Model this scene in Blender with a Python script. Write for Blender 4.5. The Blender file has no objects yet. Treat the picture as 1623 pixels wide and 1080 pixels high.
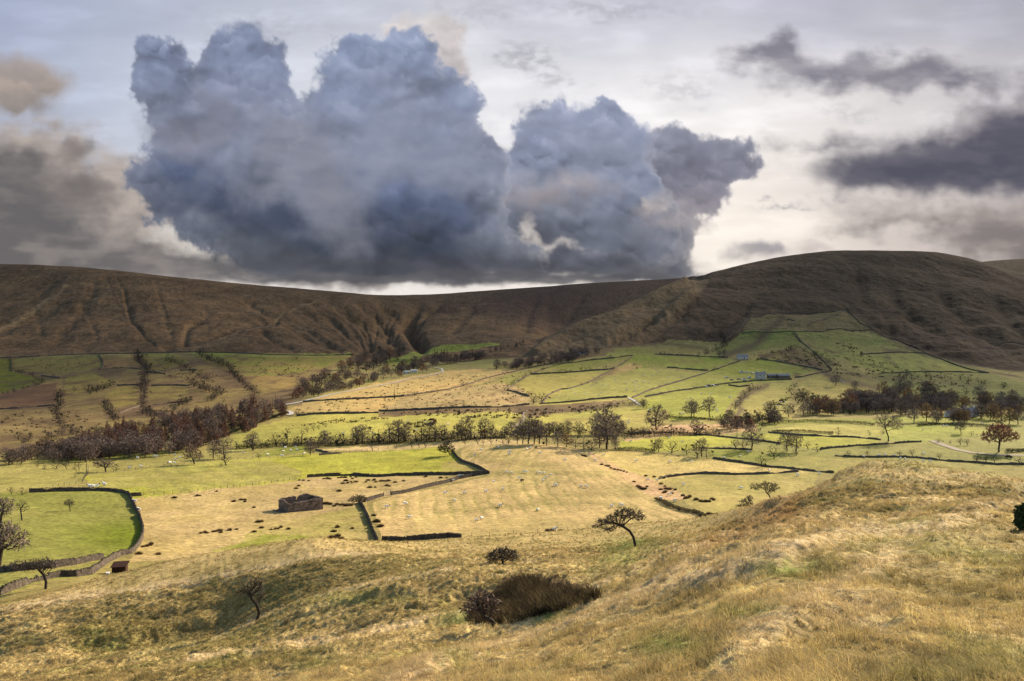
import bpy, math, random
import numpy as np
from mathutils import Vector, Matrix, Quaternion

random.seed(11)
RNG = np.random.default_rng(7)
SC = bpy.context.scene
COL = SC.collection
F, CX, VH = 1300.0, 811.5, 520.0        # focal length, centre column and eye level, in photo pixels

# ------------------------------------------------------------------ small helpers
def tag(o, label=None, cat=None, group=None, kind=None):
    if label: o['label'] = label
    if cat: o['category'] = cat
    if group: o['group'] = group
    if kind: o['kind'] = kind
    return o

def mesh_np(name, V, Q=None, T=None, mats=(), smooth=False, midx=None):
    """mesh from numpy vertices, quads and triangles"""
    me = bpy.data.meshes.new(name)
    V = np.asarray(V, np.float32)
    nq = 0 if Q is None else len(Q); nt = 0 if T is None else len(T)
    me.vertices.add(len(V)); me.vertices.foreach_set('co', V.ravel())
    L = []
    if nq: L.append(np.asarray(Q, np.int32).ravel())
    if nt: L.append(np.asarray(T, np.int32).ravel())
    L = np.concatenate(L)
    me.loops.add(len(L)); me.loops.foreach_set('vertex_index', L)
    me.polygons.add(nq + nt)
    st = np.concatenate([np.arange(nq) * 4, nq * 4 + np.arange(nt) * 3]).astype(np.int32)
    me.polygons.foreach_set('loop_start', st)
    if smooth is not None:
        me.polygons.foreach_set('use_smooth', np.full(nq + nt, bool(smooth)))
    for m in mats: me.materials.append(m)
    if midx is not None: me.polygons.foreach_set('material_index', np.asarray(midx, np.int32))
    me.update(calc_edges=True)
    return me

def set_col(me, C, name='Col'):
    a = me.color_attributes.new(name, 'FLOAT_COLOR', 'POINT')
    D = np.ones((len(C), 4), np.float32); D[:, :3] = C
    a.data.foreach_set('color', D.ravel())

def link(name, data, parent=None, loc=None):
    o = bpy.data.objects.new(name, data); COL.objects.link(o)
    if parent is not None: o.parent = parent
    if loc is not None: o.location = loc
    return o

def empty(name, loc=(0, 0, 0), rz=0.0):
    o = bpy.data.objects.new(name, None); COL.objects.link(o)
    o.location = loc; o.rotation_euler = (0, 0, rz); o.empty_display_size = 0.3
    return o

class MB:
    """collects boxes, prisms and tubes into one mesh"""
    def __init__(s): s.v = []; s.f = []
    def add(s, vs, fs):
        b = len(s.v); s.v += [tuple(p) for p in vs]; s.f += [tuple(i + b for i in f) for f in fs]
    def box(s, x0, x1, y0, y1, z0, z1):
        s.add([(x0,y0,z0),(x1,y0,z0),(x1,y1,z0),(x0,y1,z0),(x0,y0,z1),(x1,y0,z1),(x1,y1,z1),(x0,y1,z1)],
              [(0,3,2,1),(4,5,6,7),(0,1,5,4),(1,2,6,5),(2,3,7,6),(3,0,4,7)])
    def hexa(s, p):
        s.add(p, [(0,3,2,1),(4,5,6,7),(0,1,5,4),(1,2,6,5),(2,3,7,6),(3,0,4,7)])
    def tube(s, pts, rad, n=6):
        pts = [Vector(p) for p in pts]; b = len(s.v)
        for i, p in enumerate(pts):
            d = (pts[min(i+1, len(pts)-1)] - pts[max(i-1, 0)]).normalized()
            a = d.orthogonal().normalized(); c = d.cross(a)
            r = rad[i] if hasattr(rad, '__len__') else rad
            for k in range(n):
                t = 2*math.pi*k/n
                s.v.append(tuple(p + a*(r*math.cos(t)) + c*(r*math.sin(t))))
        for i in range(len(pts)-1):
            for k in range(n):
                k2 = (k+1) % n
                s.f.append((b+i*n+k, b+i*n+k2, b+(i+1)*n+k2, b+(i+1)*n+k))
        s.f.append(tuple(b+k for k in reversed(range(n))))
        s.f.append(tuple(b+(len(pts)-1)*n+k for k in range(n)))
    def build(s, name, mat, parent=None, smooth=False):
        me = bpy.data.meshes.new(name); me.from_pydata(s.v, [], s.f)
        me.materials.append(mat)
        if smooth: me.polygons.foreach_set('use_smooth', [True]*len(me.polygons))
        me.update()
        return link(name, me, parent)

# ------------------------------------------------------------------ noise
_P = np.random.default_rng(3).permutation(256).astype(np.int32); _P = np.concatenate([_P, _P])
_ga = np.random.default_rng(4).random(256) * 2 * np.pi
_GX, _GY = np.cos(_ga).astype(np.float32), np.sin(_ga).astype(np.float32)
def pn(x, y, s=0):
    x = np.asarray(x, np.float32) + np.float32((s * 17.37) % 256); y = np.asarray(y, np.float32) + np.float32((s * 9.91) % 256)
    x0 = np.floor(x); y0 = np.floor(y)
    fx, fy = x - x0, y - y0
    xi = x0.astype(np.int32) & 255; yi = y0.astype(np.int32) & 255
    pa, pb = _P[xi], _P[(xi + 1) & 255]
    def g(p, iy, dx, dy):
        h = _P[p + iy]
        return _GX[h] * dx + _GY[h] * dy
    yj = (yi + 1) & 255
    a = g(pa, yi, fx, fy); b = g(pb, yi, fx-1, fy); c = g(pa, yj, fx, fy-1); d = g(pb, yj, fx-1, fy-1)
    u = fx*fx*fx*(fx*(fx*6-15)+10); v = fy*fy*fy*(fy*(fy*6-15)+10)
    a += (b-a)*u; c += (d-c)*u
    return np.float32(1.5) * (a + (c-a)*v)
def fbm(x, y, oct=4, s=0, gain=.5):
    r = 0; a = 1; t = 0
    for i in range(oct):
        r = r + a * pn(x*2**i, y*2**i, s+i*3); t += a; a *= gain
    return r / t
def bil(x, y, oct=4, s=0, gain=.5):
    r = 0; a = 1; t = 0
    for i in range(oct):
        r = r + a * (1 - 2*np.abs(pn(x*2**i, y*2**i, s+i*3))); t += a; a *= gain
    return r / t
def sstep(a, b, x):
    t = np.clip((x-a)/(b-a), 0, 1); return t*t*(3-2*t)
def pchip(x, y, xq):
    x = np.asarray(x, float); y = np.asarray(y, float); xq = np.asarray(xq, float)
    h = np.diff(x); d = np.diff(y)/h; n = len(x); m = np.zeros(n)
    if n == 2: m[:] = d[0]
    else:
        for i in range(1, n-1):
            if d[i-1]*d[i] > 0:
                w1 = 2*h[i]+h[i-1]; w2 = h[i]+2*h[i-1]
                m[i] = (w1+w2)/(w1/d[i-1]+w2/d[i])
        m[0], m[-1] = d[0], d[-1]
    k = np.clip(np.searchsorted(x, xq)-1, 0, n-2)
    t = np.clip((xq-x[k])/h[k], 0, 1)
    return (y[k]*(1+2*t)*(1-t)**2 + m[k]*h[k]*t*(1-t)**2 + y[k+1]*t*t*(3-2*t) + m[k+1]*h[k]*t*t*(t-1))
def pdist(u, v, pts, far=60):
    """distance of many points to a polyline (only worked out near it), and the fraction along it"""
    P = np.array(pts, float)
    B = np.full(np.shape(u), 1e3, np.float32); Fr = np.zeros(np.shape(u), np.float32)
    sel = (u >= P[:, 0].min()-far) & (u <= P[:, 0].max()+far) & (v >= P[:, 1].min()-far) & (v <= P[:, 1].max()+far)
    uu, vv = u[sel], v[sel]
    best = np.full(uu.shape, 1e3); frac = np.zeros(uu.shape); n = len(pts)-1
    for i in range(n):
        (ax, ay), (bx, by) = pts[i], pts[i+1]
        dx, dy = bx-ax, by-ay; L = dx*dx+dy*dy+1e-9
        t = np.clip(((uu-ax)*dx+(vv-ay)*dy)/L, 0, 1)
        d = np.hypot(uu-ax-t*dx, vv-ay-t*dy)
        m = d < best; best = np.where(m, d, best); frac = np.where(m, (i+t)/n, frac)
    B[sel] = best; Fr[sel] = frac
    return B, Fr
def inpoly(u, v, pts):
    P = np.array(pts, float)
    r = np.zeros(np.shape(u), bool)
    sel = (u >= P[:, 0].min()) & (u <= P[:, 0].max()) & (v >= P[:, 1].min()) & (v <= P[:, 1].max())
    uu, vv = u[sel], v[sel]
    q = np.zeros(uu.shape, bool); n = len(pts); j = n-1
    for i in range(n):
        (xi, yi), (xj, yj) = pts[i], pts[j]
        if yi != yj:
            q ^= ((yi > vv) != (yj > vv)) & (uu < (xj-xi)*(vv-yi)/(yj-yi)+xi)
        j = i
    r[sel] = q
    return r

# ------------------------------------------------------------------ terrain: a loft of feature lines (column, row seen, depth)
LINES = [
 ('nb', [(-900,2180,1.4),(2500,2180,1.4)]),
 ('bot', [(-900,1170,70),(-250,1145,45),(0,1130,38),(200,1130,30),(400,1130,22),(600,1130,15),(800,1130,11),(1000,1130,9),(1200,1130,7.5),(1400,1130,7),(1623,1130,7),(2500,1150,7)]),
 ('c', [(-900,1120,80),(-250,1105,64),(0,1085,60),(200,1062,57),(405,1040,55),(511,1029,55),(600,1015,56),(700,1001,58),(800,985,58),(900,961,52),(1000,920,48),(1100,884,40),(1180,856,36),(1240,850,32),(1300,850,32),(1400,850,32),(1500,850,30),(1623,850,30),(1900,870,30),(2500,890,30)]),
 ('cd', [(-900,1116,84),(-250,1100,69),(0,1080,67),(200,1061,66),(405,1041,66),(511,1031,66),(600,1008,66),(700,990,66),(800,972,66),(900,958,60),(1000,918,54),(1100,876,48),(1180,848,43),(1240,842,37),(1300,834,37),(1400,830,37),(1500,830,35),(1623,834,35),(1900,856,35),(2500,876,35)]),
 ('a', [(-900,1100,95),(-250,1075,85),(0,1052,84),(200,1031,86),(350,1008,88),(405,986,88),(474,957,88),(548,936,87),(600,926,85),(660,917,84),(720,911,82),(800,907,80),(900,903,80),(1000,888,80),(1100,862,70),(1180,840,55),(1240,828,45),(1300,815,45),(1400,805,43),(1500,808,42),(1623,815,42),(1900,840,42),(2500,860,42)]),
 ('ad', [(-900,1094,100),(-250,1070,90),(0,1047,89),(200,1033,91),(350,1013,93),(405,991,93),(474,962,93),(548,938,92),(600,927,90),(660,916,89),(720,908,88),(800,901,90),(900,892,92),(1000,878,96),(1100,855,86),(1180,834,64),(1240,819,52),(1300,800,52),(1400,785,50),(1500,790,49),(1623,799,48),(1900,824,48),(2500,844,48)]),
 ('b', [(-900,1030,110),(-250,1000,104),(0,968,101),(92,952,104),(222,935,107),(333,915,109),(444,894,110),(520,884,110),(600,881,110),(700,883,112),(800,879,112),(900,872,115),(1000,862,120),(1100,845,110),(1180,826,75),(1240,805,62),(1300,785,62),(1400,765,60),(1500,770,58),(1623,782,56),(1900,806,56),(2500,826,56)]),
 ('f', [(-900,1005,120),(-250,985,112),(0,956,114),(100,934,126),(200,905,150),(300,886,170),(400,876,180),(500,871,185),(600,863,190),(700,857,192),(800,849,195),(900,842,198),(1000,832,190),(1100,823,180),(1180,806,115),(1240,785,88),(1274,774,86),(1320,753,84),(1390,736,76),(1440,737,74),(1510,746,72),(1623,761,70),(1900,788,70),(2500,800,70)]),
 ('g', [(-900,990,130),(-250,970,122),(0,945,123),(100,924,134),(200,898,158),(300,882,178),(400,873,188),(500,870,193),(600,865,202),(700,862,203),(800,855,206),(900,848,208),(1000,842,204),(1100,836,198),(1180,836,150),(1240,842,140),(1300,846,146),(1400,846,150),(1623,850,150),(2500,860,150)]),
 ('h', [(-900,880,165),(0,869,171),(200,850,195),(400,830,225),(600,830,231),(800,810,255),(1000,806,262),(1100,802,262),(1200,791,285),(1400,790,290),(1623,790,290),(2500,800,285)]),
 ('i', [(-900,762,285),(0,760,290),(200,756,305),(400,750,325),(600,752,330),(700,752,330),(800,752,325),(900,750,333),(1000,752,340),(1200,745,355),(1400,738,370),(1623,745,360),(2500,748,360)]),
 ('j', [(-900,726,385),(0,722,390),(200,718,400),(400,712,415),(600,703,438),(720,707,418),(800,704,418),(870,706,412),(940,713,408),(1000,715,412),(1100,708,435),(1200,700,455),(1400,690,480),(1623,690,480),(2500,690,480)]),
 ('k', [(-900,692,495),(0,690,500),(200,686,515),(400,681,520),(600,677,530),(700,680,510),(800,686,490),(870,690,480),(940,690,480),(1000,682,510),(1200,668,560),(1400,662,580),(1623,662,580),(2500,664,580)]),
 ('l', [(-900,655,640),(0,655,640),(200,655,640),(400,650,640),(600,640,660),(800,641,655),(1000,635,690),(1200,632,700),(1400,640,680),(1623,642,690),(2500,645,690)]),
 ('m', [(-900,612,850),(0,610,860),(200,610,860),(400,608,870),(600,605,900),(800,603,880),(1000,598,880),(1200,600,880),(1310,597,870),(1350,600,850),(1400,609,845),(1450,612,840),(1623,620,800),(2500,630,790)]),
 ('n', [(-900,566,1120),(0,565,1140),(200,560,1150),(400,560,1180),(540,563,1230),(600,575,1230),(700,574,1150),(800,568,1140),(900,561,1120),(1000,549,1120),(1100,546,1120),(1200,540,1120),(1310,542,1120),(1400,548,1110),(1500,572,1060),(1623,590,1000),(2500,600,950)]),
 ('s', [(-900,510,1480),(0,510,1480),(200,510,1450),(400,525,1420),(540,545,1400),(620,560,1430),(700,549,1480),(800,547,1350),(850,551,1260),(900,532,1330),(950,512,1400),(1000,490,1480),(1050,466,1590),(1090,450,1690),(1130,446,1640),(1200,462,1500),(1300,465,1480),(1400,470,1480),(1480,476,1470),(1560,490,1420),(1623,505,1380),(2500,540,1300)]),
 ('t', [(-900,458,1780),(0,456,1780),(200,461,1750),(400,486,1750),(540,506,1800),(620,532,1800),(700,512,2000),(800,516,1900),(850,526,1850),(900,556,1700),(950,538,1760),(1000,514,1850),(1050,487,1950),(1090,462,1990),(1130,440,1760),(1200,430,1730),(1300,420,1750),(1400,424,1750),(1480,430,1750),(1560,442,1700),(1623,457,1680),(2500,500,1600)]),
 ('p', [(-900,416,2050),(0,419,2050),(100,423,2050),(200,431,2050),(300,442,2080),(400,452,2120),(500,460,2160),(570,466,2250),(620,468.5,2450),(680,467.5,2700),(750,463,2850),(850,456,2950),(950,449,3000),(1050,444,3000),(1090,442,2800),(1130,434,2050),(1180,420,1960),(1250,406,1980),(1350,398,2000),(1480,401,2000),(1530,409,2000),(1560,417,2000),(1623,434,2000),(2500,480,1900)]),
 ('q', [(-900,440,2500),(0,440,2500),(400,475,2600),(620,490,2900),(900,480,3500),(1090,470,3300),(1130,465,2500),(1250,440,2450),(1480,440,2450),(1623,460,2450),(2500,500,2400)]),
 ('r', [(-900,470,3600),(900,500,4400),(1400,470,3800),(1500,432,3400),(1560,416,3300),(1623,411,3300),(1800,404,3300),(2500,400,3300)]),
 ('e', [(-900,505,9000),(2500,505,9000)]),
]
NM = [l[0] for l in LINES]; LI = {n: i for i, n in enumerate(NM)}
U = np.concatenate([np.arange(-880, -64, 12.0), np.arange(-64, 1690, 1.6), np.arange(1690, 2480, 12.0)])
NC = len(U)
LY = []; LV = []
for n, p in LINES:
    p = np.array(p, float)
    LY.append(np.exp(pchip(p[:, 0], np.log(p[:, 2]), U))); LV.append(pchip(p[:, 0], p[:, 1], U))
LY = np.array(LY); LV = np.array(LV)
for k in range(1, len(LY)): LY[k] = np.maximum(LY[k], LY[k-1]*1.01)
LZ = -(LV-VH)*LY/F
inn = (U > -60) & (U < 1680)
rows = []; RS = {}
tot = 0
for k in range(len(NM)-1):
    dv = np.percentile(np.abs(LV[k+1]-LV[k])[inn], 90)
    n = int(max(6, math.ceil(dv/1.25)))
    if NM[k] == 'nb': n = 50
    if NM[k] in ('p', 'q', 'r'): n = 10
    if NM[k] in ('f', 'g'): n = 40
    RS[NM[k]] = tot; rows += [(k, j/n) for j in range(n)]; tot += n
rows.append((len(NM)-2, 1.0)); RS['e'] = tot; NR = tot+1
RK = np.array([r[0] for r in rows]); RT = np.array([r[1] for r in rows])
YG = np.zeros((NR, NC)); ZG = np.zeros((NR, NC))
for c in range(NC):
    y0 = LY[RK, c]; y1 = LY[RK+1, c]
    YG[:, c] = 1/((1-RT)/y0 + RT/y1)
    ZG[:, c] = pchip(LY[:, c], LZ[:, c], YG[:, c])
XG = (U[None, :]-CX)/F*YG
UG = np.broadcast_to(U[None, :], (NR, NC))
VG = VH-ZG/YG*F                                     # where each ground point was laid out
RI = np.arange(NR)[:, None]
fore = RI < RS['f']; valley = (RI >= RS['f']) & (RI < RS['n']); hill = RI >= RS['n']

# ---- relief on top of the loft
dz = np.zeros_like(ZG)
lin = lambda a, b: sstep(a, b, YG)
# near hillside: hummocks, sheep terraces, tussocks
wf = 1-sstep(RS['f']-30, RS['g'], RI+0*YG)
big = fbm(XG/14, YG/14, 3, 1)
wz = 1-.85*sstep(RS['b']-12, RS['b']+4, RI+0*YG)*(1-sstep(1080, 1180, UG))
big1 = pn(XG/26, YG/26, 2)
dz += wf*(big*wz*np.clip(YG/40, .15, 1.1)*.75+big1*.25)
terr = fbm((XG*.9+YG*.35)/8, (YG-XG*.3)/2.6, 3, 5)
dz += wf*wz*terr*np.clip(YG/60, .08, 1)*.5
tus = bil(XG/1.3, YG/1.3, 3, 9)
tusf = bil(XG/.8, YG/.9, 2, 10)
dz += wf*(.3+.7*wz)*(tus*.09+tusf*.075*(1-sstep(70, 120, YG)))*np.clip(YG/25, .7, 1.9)
tus2 = fbm(XG/.45, YG/.45, 2, 12)
dz += wf*tus2*.06*(1-sstep(30, 70, YG))
mound = np.exp(-(((UG-1235)/60)**2+((VG-815)/38)**2))*wf
dz += mound*fbm(XG/4, YG/4, 3, 31)*.9
# scarp on the mound's left face
SCARP = [(1135,868),(1180,838),(1215,812),(1245,793),(1275,779),(1318,757)]
ds, _ = pdist(UG, VG, SCARP)
dz -= wf*np.exp(-(ds/6)**2)*1.0*sstep(-.5, .2, fbm(XG/5, YG/5, 2, 32)+.2)
# long soft folds slanting across the slope: steep towards the viewpoint, gentle beyond
for pts, amp, w1, w2 in [([(440,1112),(522,1082),(590,1057),(650,1038),(760,1011),(900,979),(1000,951),(1100,921)],7,9,34),([(600,1112),(700,1067),(760,1046),(900,1004),(1000,968),(1100,938),(1250,899),(1330,873),(1480,850),(1600,812)],9,11,34),
   ([(1130,1062),(1200,1024),(1274,982),(1330,964),(1390,962),(1450,985)],12,16,44),([(1270,912),(1340,902),(1420,898),(1520,872),(1640,835)],7,9,30),([(470,990),(544,962),(590,949),(650,942)],5,6,22),([(300,1052),(400,1041),(511,1030),(585,1019),(696,1003),(770,992)],5,7,24),
   ([(60,1042),(150,1022),(260,1000),(340,975)],5,8,26),([(620,985),(700,958),(745,935)],4,7,20),([(660,905),(740,898),(820,890),(900,885)],4,5,16),([(1040,930),(1150,893),(1260,850),(1340,822)],6,8,26)]:
    P_ = np.array(pts, float); vl = np.interp(UG, P_[:, 0], P_[:, 1])+fbm(UG/60, VG/60, 2, 33)*9; vd = VG-vl
    ends = sstep(P_[0, 0]-30, P_[0, 0]+40, UG)*sstep(P_[-1, 0]+30, P_[-1, 0]-40, UG)
    dz += wf*ends*amp*1.8*YG/F*np.where(vd > 0, np.exp(-(vd/w1)**2), np.exp(-(vd/w2)**2))
# valley fields
wv = sstep(RS['g'], RS['g']+25, RI+0*YG)*(1-sstep(RS['n']-25, RS['n'], RI+0*YG))
dz += wv*(fbm(XG/60, YG/60, 3, 20)*1.3+fbm(XG/12, YG/14, 2, 23)*.18)
STRIPE = [(590,796),(775,752),(728,728),(735,709),(850,704),(925,711),(965,738),(1000,770),(1060,800),(1110,815),(1100,826),(740,856),(605,856)]
instr = inpoly(UG, VG, STRIPE) & valley
sx = XG + 8*np.sin((YG-260)/60) + .0016*(YG-250)**2*np.sign(XG-20)*.25
stripe = np.sin(sx*2*np.pi/4.6)
dz += np.where(instr, stripe*.035, 0)
LSTR = [(224,786),(330,778),(470,760),(480,745),(420,732),(330,734),(240,745)]
instr2 = inpoly(UG, VG, LSTR) & valley
st2 = np.sin((XG*.9+YG*.55)*2*np.pi/9.0)
dz += np.where(instr2, st2*.05, 0)
# moorland: gullies, spurs and broken ground
GUL = [([(181,433),(192,455),(200,475),(211,517),(246,549)],2.5,3),([(522,479),(570,510),(633,549)],6,16),([(500,490),(545,520),(596,553)],6,14),
 ([(555,475),(590,500),(622,531)],5,14),([(592,475),(625,500),(648,520)],5,12),([(663,488),(650,505),(646,522),(668,545)],8,42),([(707,475),(680,498),(659,518)],5,12),
 ([(436,508),(480,528),(540,555)],6,14),([(470,488),(520,515),(580,548)],5,12),([(387,478),(412,492),(436,508)],5,10),([(405,520),(430,538),(470,560)],5,8),
 ([(330,500),(300,520),(290,545)],5,8),([(436,508),(380,522),(300,545),(262,556)],5,8),([(120,470),(60,500),(0,525)],7,9),([(100,440),(60,470),(0,490)],6,7),([(70,560),(110,520),(140,480),(150,455)],9,5),
 ([(1060,495),(1020,515),(977,541)],9,34),([(1120,455),(1085,490),(1050,525),(1020,540)],7,9),([(1200,470),(1170,500),(1140,530),(1105,560)],7,16),([(1160,500),(1130,520),(1110,548)],5,10),
 ([(1345,492),(1390,520),(1440,545),(1500,572),(1560,590)],8,12),([(1400,440),(1420,480),(1450,510),(1500,540)],9,14),([(1480,445),(1500,480),(1530,515),(1600,560)],9,14),([(1350,410),(1360,450),(1370,480)],9,8),
 ([(1560,450),(1590,500),(1623,540)],9,12),([(1440,470),(1400,500),(1410,525)],8,9),([(760,475),(740,500),(720,525)],7,8),([(850,470),(840,500),(830,525)],7,8),([(930,465),(910,490),(890,515)],7,8)]
_rg = random.Random(3)
for k_ in range(13):
    x0_ = 395+k_*17+_rg.uniform(-5, 5); y0_ = 500-k_*1.6+_rg.uniform(-6, 6); GUL.append(([(x0_, y0_),(x0_+45, y0_+16),(x0_+(640-x0_)*.55+_rg.uniform(-8, 8), 549-abs(k_-5))], 2.6, _rg.uniform(4, 8)))
for k_ in range(5):
    x0_ = 20+k_*80+_rg.uniform(-34, 34); GUL.append(([(x0_, 455+_rg.uniform(-12, 20)),(x0_+12, 490),(x0_+_rg.uniform(8, 30), 535)], 4.5, _rg.uniform(1, 2.5)))
wh = sstep(RS['n'], RS['n']+12, RI+0*YG)*(1-sstep(RS['p'], RS['q'], RI+0*YG))
GW = fbm(UG/22, VG/22, 3, 37)*6
for pts, w, dpt in GUL:
    wob = GW
    d, fr = pdist(UG+wob, VG, pts)
    dz -= wh*dpt*(.36 if pts[-1][0] > 1090 else .6)*np.exp(-(d/w)**2)*np.clip(fr*4, .3, 1)
RID = [([(1085,452),(1040,474),(985,500),(935,520),(890,540),(840,566)],5,9),([(1100,466),(1060,492),(1036,512),(973,549)],7,10),([(1095,447),(1040,472),(980,500),(900,532),(862,548)],8,6),([(1290,512),(1330,520)],9,2)]
for pts, w, dpt in RID:
    d, _ = pdist(UG, VG, pts); dz += wh*dpt*np.exp(-(d/w)**2)
crestw = 1-.85*np.exp(-((RI-RS['p'])/22.0)**2)
dz += wh*crestw*(fbm(XG/170, YG/170, 4, 40)*12 + fbm(XG/45, YG/70, 3, 44)*2.4)
rough = sstep(1330, 1450, UG)*sstep(440, 480, VG)
dz += wh*crestw*rough*bil(XG/90, YG/90, 3, 46)*5
dz += wh*crestw*bil(XG/18, YG/30, 2, 48)*.9
# the hump below the farm and the knoll fields
ZG0 = ZG.copy()
ZG = ZG+dz
VF = VH-ZG/YG*F
VMIN = np.minimum.accumulate(np.where(np.arange(NR)[:, None] < 3, 9999, VF), axis=0)

def col_at(u):
    c = np.interp(u, U, np.arange(NC)); i = int(min(max(math.floor(c), 0), NC-2)); return i, c-i
def at(u, v, r0=3):
    """the visible ground point under a photo pixel (r0: first terrain row looked at)"""
    i, t = col_at(u)
    y = YG[:, i]*(1-t)+YG[:, i+1]*t; z = ZG[:, i]*(1-t)+ZG[:, i+1]*t
    vp = VH-z/y*F
    k = np.nonzero(vp[r0:] <= v)[0]
    k = int(k[0])+r0 if len(k) else NR-12
    a = (vp[k-1]-v)/max(vp[k-1]-vp[k], 1e-6) if k > r0 else 1
    a = min(max(a, 0), 1)
    yy = y[k-1]+(y[k]-y[k-1])*a
    return Vector(((u-CX)/F*yy, yy, z[k-1]+(z[k]-z[k-1])*a))
def atv(u, v): return at(u, v, RS['g']+1)
def zq(x, y):
    u = CX+F*x/y; i, t = col_at(u)
    yy = YG[:, i]*(1-t)+YG[:, i+1]*t; z = ZG[:, i]*(1-t)+ZG[:, i+1]*t
    return float(np.interp(y, yy, z))
def drop(x, y): return Vector((x, y, zq(x, y)))

# ------------------------------------------------------------------ what grows where, with some sun and shade painted into the albedo
A = np.array
STRAW, PALE, OLIVE, GREEN, BGREEN, YGREEN = A([.36,.255,.105]), A([.44,.32,.15]), A([.20,.168,.052]), A([.15,.165,.03]), A([.125,.17,.02]), A([.27,.262,.045])
HEATH, MOOR, RUSH, OSTRAW, EARTH = A([.105,.07,.038]), A([.062,.044,.027]), A([.12,.078,.04]), A([.29,.225,.075]), A([.11,.07,.04])
C = np.zeros((NR, NC, 3)) + A([.205,.17,.058])
uw = UG+fbm(UG/9, VG/5, 2, 60)*3.0; vw = VG+fbm(UG/14, VG/6, 2, 63)*1.6
def mixc(mask, col): 
    m = np.clip(mask, 0, 1)[..., None]; C[:] = C*(1-m)+col*m
def field(pts, col, col2=None, s=0, sc=40):
    m = inpoly(uw, vw, pts) & (RI >= RS['g']-8)
    if col2 is None: C[m] = col
    else:
        n = sstep(-.35, .35, fbm(XG[m]/sc, YG[m]/(sc*1.6), 3, 70+s))[:, None]
        C[m] = col*(1-n)+col2*n
OG = (OLIVE+GREEN)/2; OS = (OLIVE+OSTRAW)/2
# right and far slopes, back to front
field([(0,560),(560,560),(640,575),(480,640),(430,645),(380,655),(0,720)], A([.185,.16,.055]), A([.135,.105,.05]), 1, 45)
field([(-80,569),(17,569),(20,590),(74,604),(0,622),(-80,640)], BGREEN*1.0, GREEN*.9, 2)
field([(20,568),(157,563),(163,583),(138,590),(90,592),(24,588)], A([.20,.175,.05]), A([.165,.165,.045]), 3)
field([(160,563),(218,561),(226,584),(180,585),(164,580)], A([.225,.165,.06]), A([.19,.155,.055]), 4)
field([(222,562),(280,560),(300,575),(250,590),(232,582)], OLIVE*.9, A([.15,.16,.04]), 5)
field([(300,559),(560,562),(530,580),(470,592),(400,600),(350,585)], A([.165,.19,.038]), A([.2,.18,.05]), 6, 30)
field([(105,598),(140,590),(178,603),(176,612),(120,624),(100,622)], A([.235,.215,.055]), OLIVE, 7)
field([(165,630),(185,613),(219,612),(220,640),(185,645)], A([.21,.19,.05]), OLIVE, 8)
field([(236,612),(298,612),(300,628),(262,638),(238,640)], A([.19,.18,.05]), OLIVE*.8, 9)
field([(62,608),(100,600),(98,620),(62,625)], A([.28,.21,.075]), OS, 10)
field([(0,625),(90,605),(88,640),(0,650)], A([.13,.085,.045]), A([.17,.115,.055]), 11)
field([(386,596),(470,598),(465,616),(420,622)], A([.24,.19,.06]), OLIVE, 12)
field([(0,655),(90,648),(160,650),(170,672),(90,690),(0,690)], A([.2,.17,.065]), A([.15,.12,.05]), 13, 25)
field([(600,575),(640,560),(700,545),(770,532),(850,528),(838,540),(790,549),(740,556),(680,566),(640,582)], GREEN*1.08, A([.2,.21,.045]), 14)
field([(560,600),(620,585),(700,575),(800,565),(900,560),(900,575),(780,590),(700,592),(600,612)], A([.2,.155,.065]), A([.17,.16,.05]), 15)
field([(840,562),(900,545),(960,545),(980,560),(900,572),(800,580)], A([.155,.1,.05]), A([.18,.125,.055]), 16)
field([(925,572),(1002,562),(1002,566),(940,585),(900,590),(840,592),(880,578)], GREEN*1.05, OG, 17)
field([(960,560),(1010,548),(1040,560),(1030,566),(960,572)], A([.2,.2,.05]), OG, 18)
field([(1040,545),(1060,540),(1135,542),(1100,563),(1036,562)], A([.2,.165,.055]), OLIVE*.9, 19)
field([(1122,566),(1180,528),(1257,526),(1272,548),(1230,552),(1170,560),(1150,566)], A([.135,.16,.036]), A([.15,.145,.04]), 20)
field([(1257,526),(1386,524),(1468,561),(1360,562),(1310,572),(1290,560)], A([.16,.165,.042]), A([.18,.155,.05]), 21)
field([(1178,527),(1190,505),(1212,498),(1342,491),(1386,523),(1300,525)], A([.125,.1,.043]), A([.15,.11,.045]), 22)
field([(1200,562),(1270,550),(1310,575),(1320,588),(1250,576),(1205,569)], OLIVE*.8, RUSH, 23, 20)
field([(1150,578),(1205,569),(1300,584),(1250,600),(1180,592)], A([.14,.19,.03]), OG, 24)
field([(1340,565),(1466,561),(1570,591),(1400,592),(1350,578)], A([.185,.18,.045]), A([.15,.165,.04]), 25)
field([(1380,592),(1570,592),(1640,612),(1680,650),(1500,650),(1420,625)], A([.14,.15,.04]), A([.165,.155,.045]), 26)
field([(1268,606),(1300,592),(1345,592),(1380,603),(1405,616),(1380,636),(1300,634),(1270,622)], A([.26,.215,.06]), A([.22,.19,.055]), 27)
field([(1003,563),(1160,567),(1156,575),(1122,589),(1057,583),(1010,585),(975,583)], A([.13,.19,.028]), OG, 28)
field([(900,590),(975,583),(1124,590),(1020,626),(993,631),(880,640),(860,636),(900,617)], A([.215,.205,.05]), A([.2,.19,.05]), 29)
field([(804,620),(842,592),(960,588),(940,604),(900,617),(865,631)], A([.24,.2,.055]), A([.22,.195,.05]), 30)
field([(975,583),(1000,575),(1020,580),(990,592),(950,598)], A([.29,.2,.08]), OS, 31)
field([(800,595),(858,580),(890,586),(840,594),(806,620),(790,606)], A([.2,.19,.05]), OLIVE, 32)
field([(1000,632),(1150,580),(1240,586),(1255,603),(1150,612),(1100,622)], A([.17,.205,.035]), A([.2,.205,.045]), 33)
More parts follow.
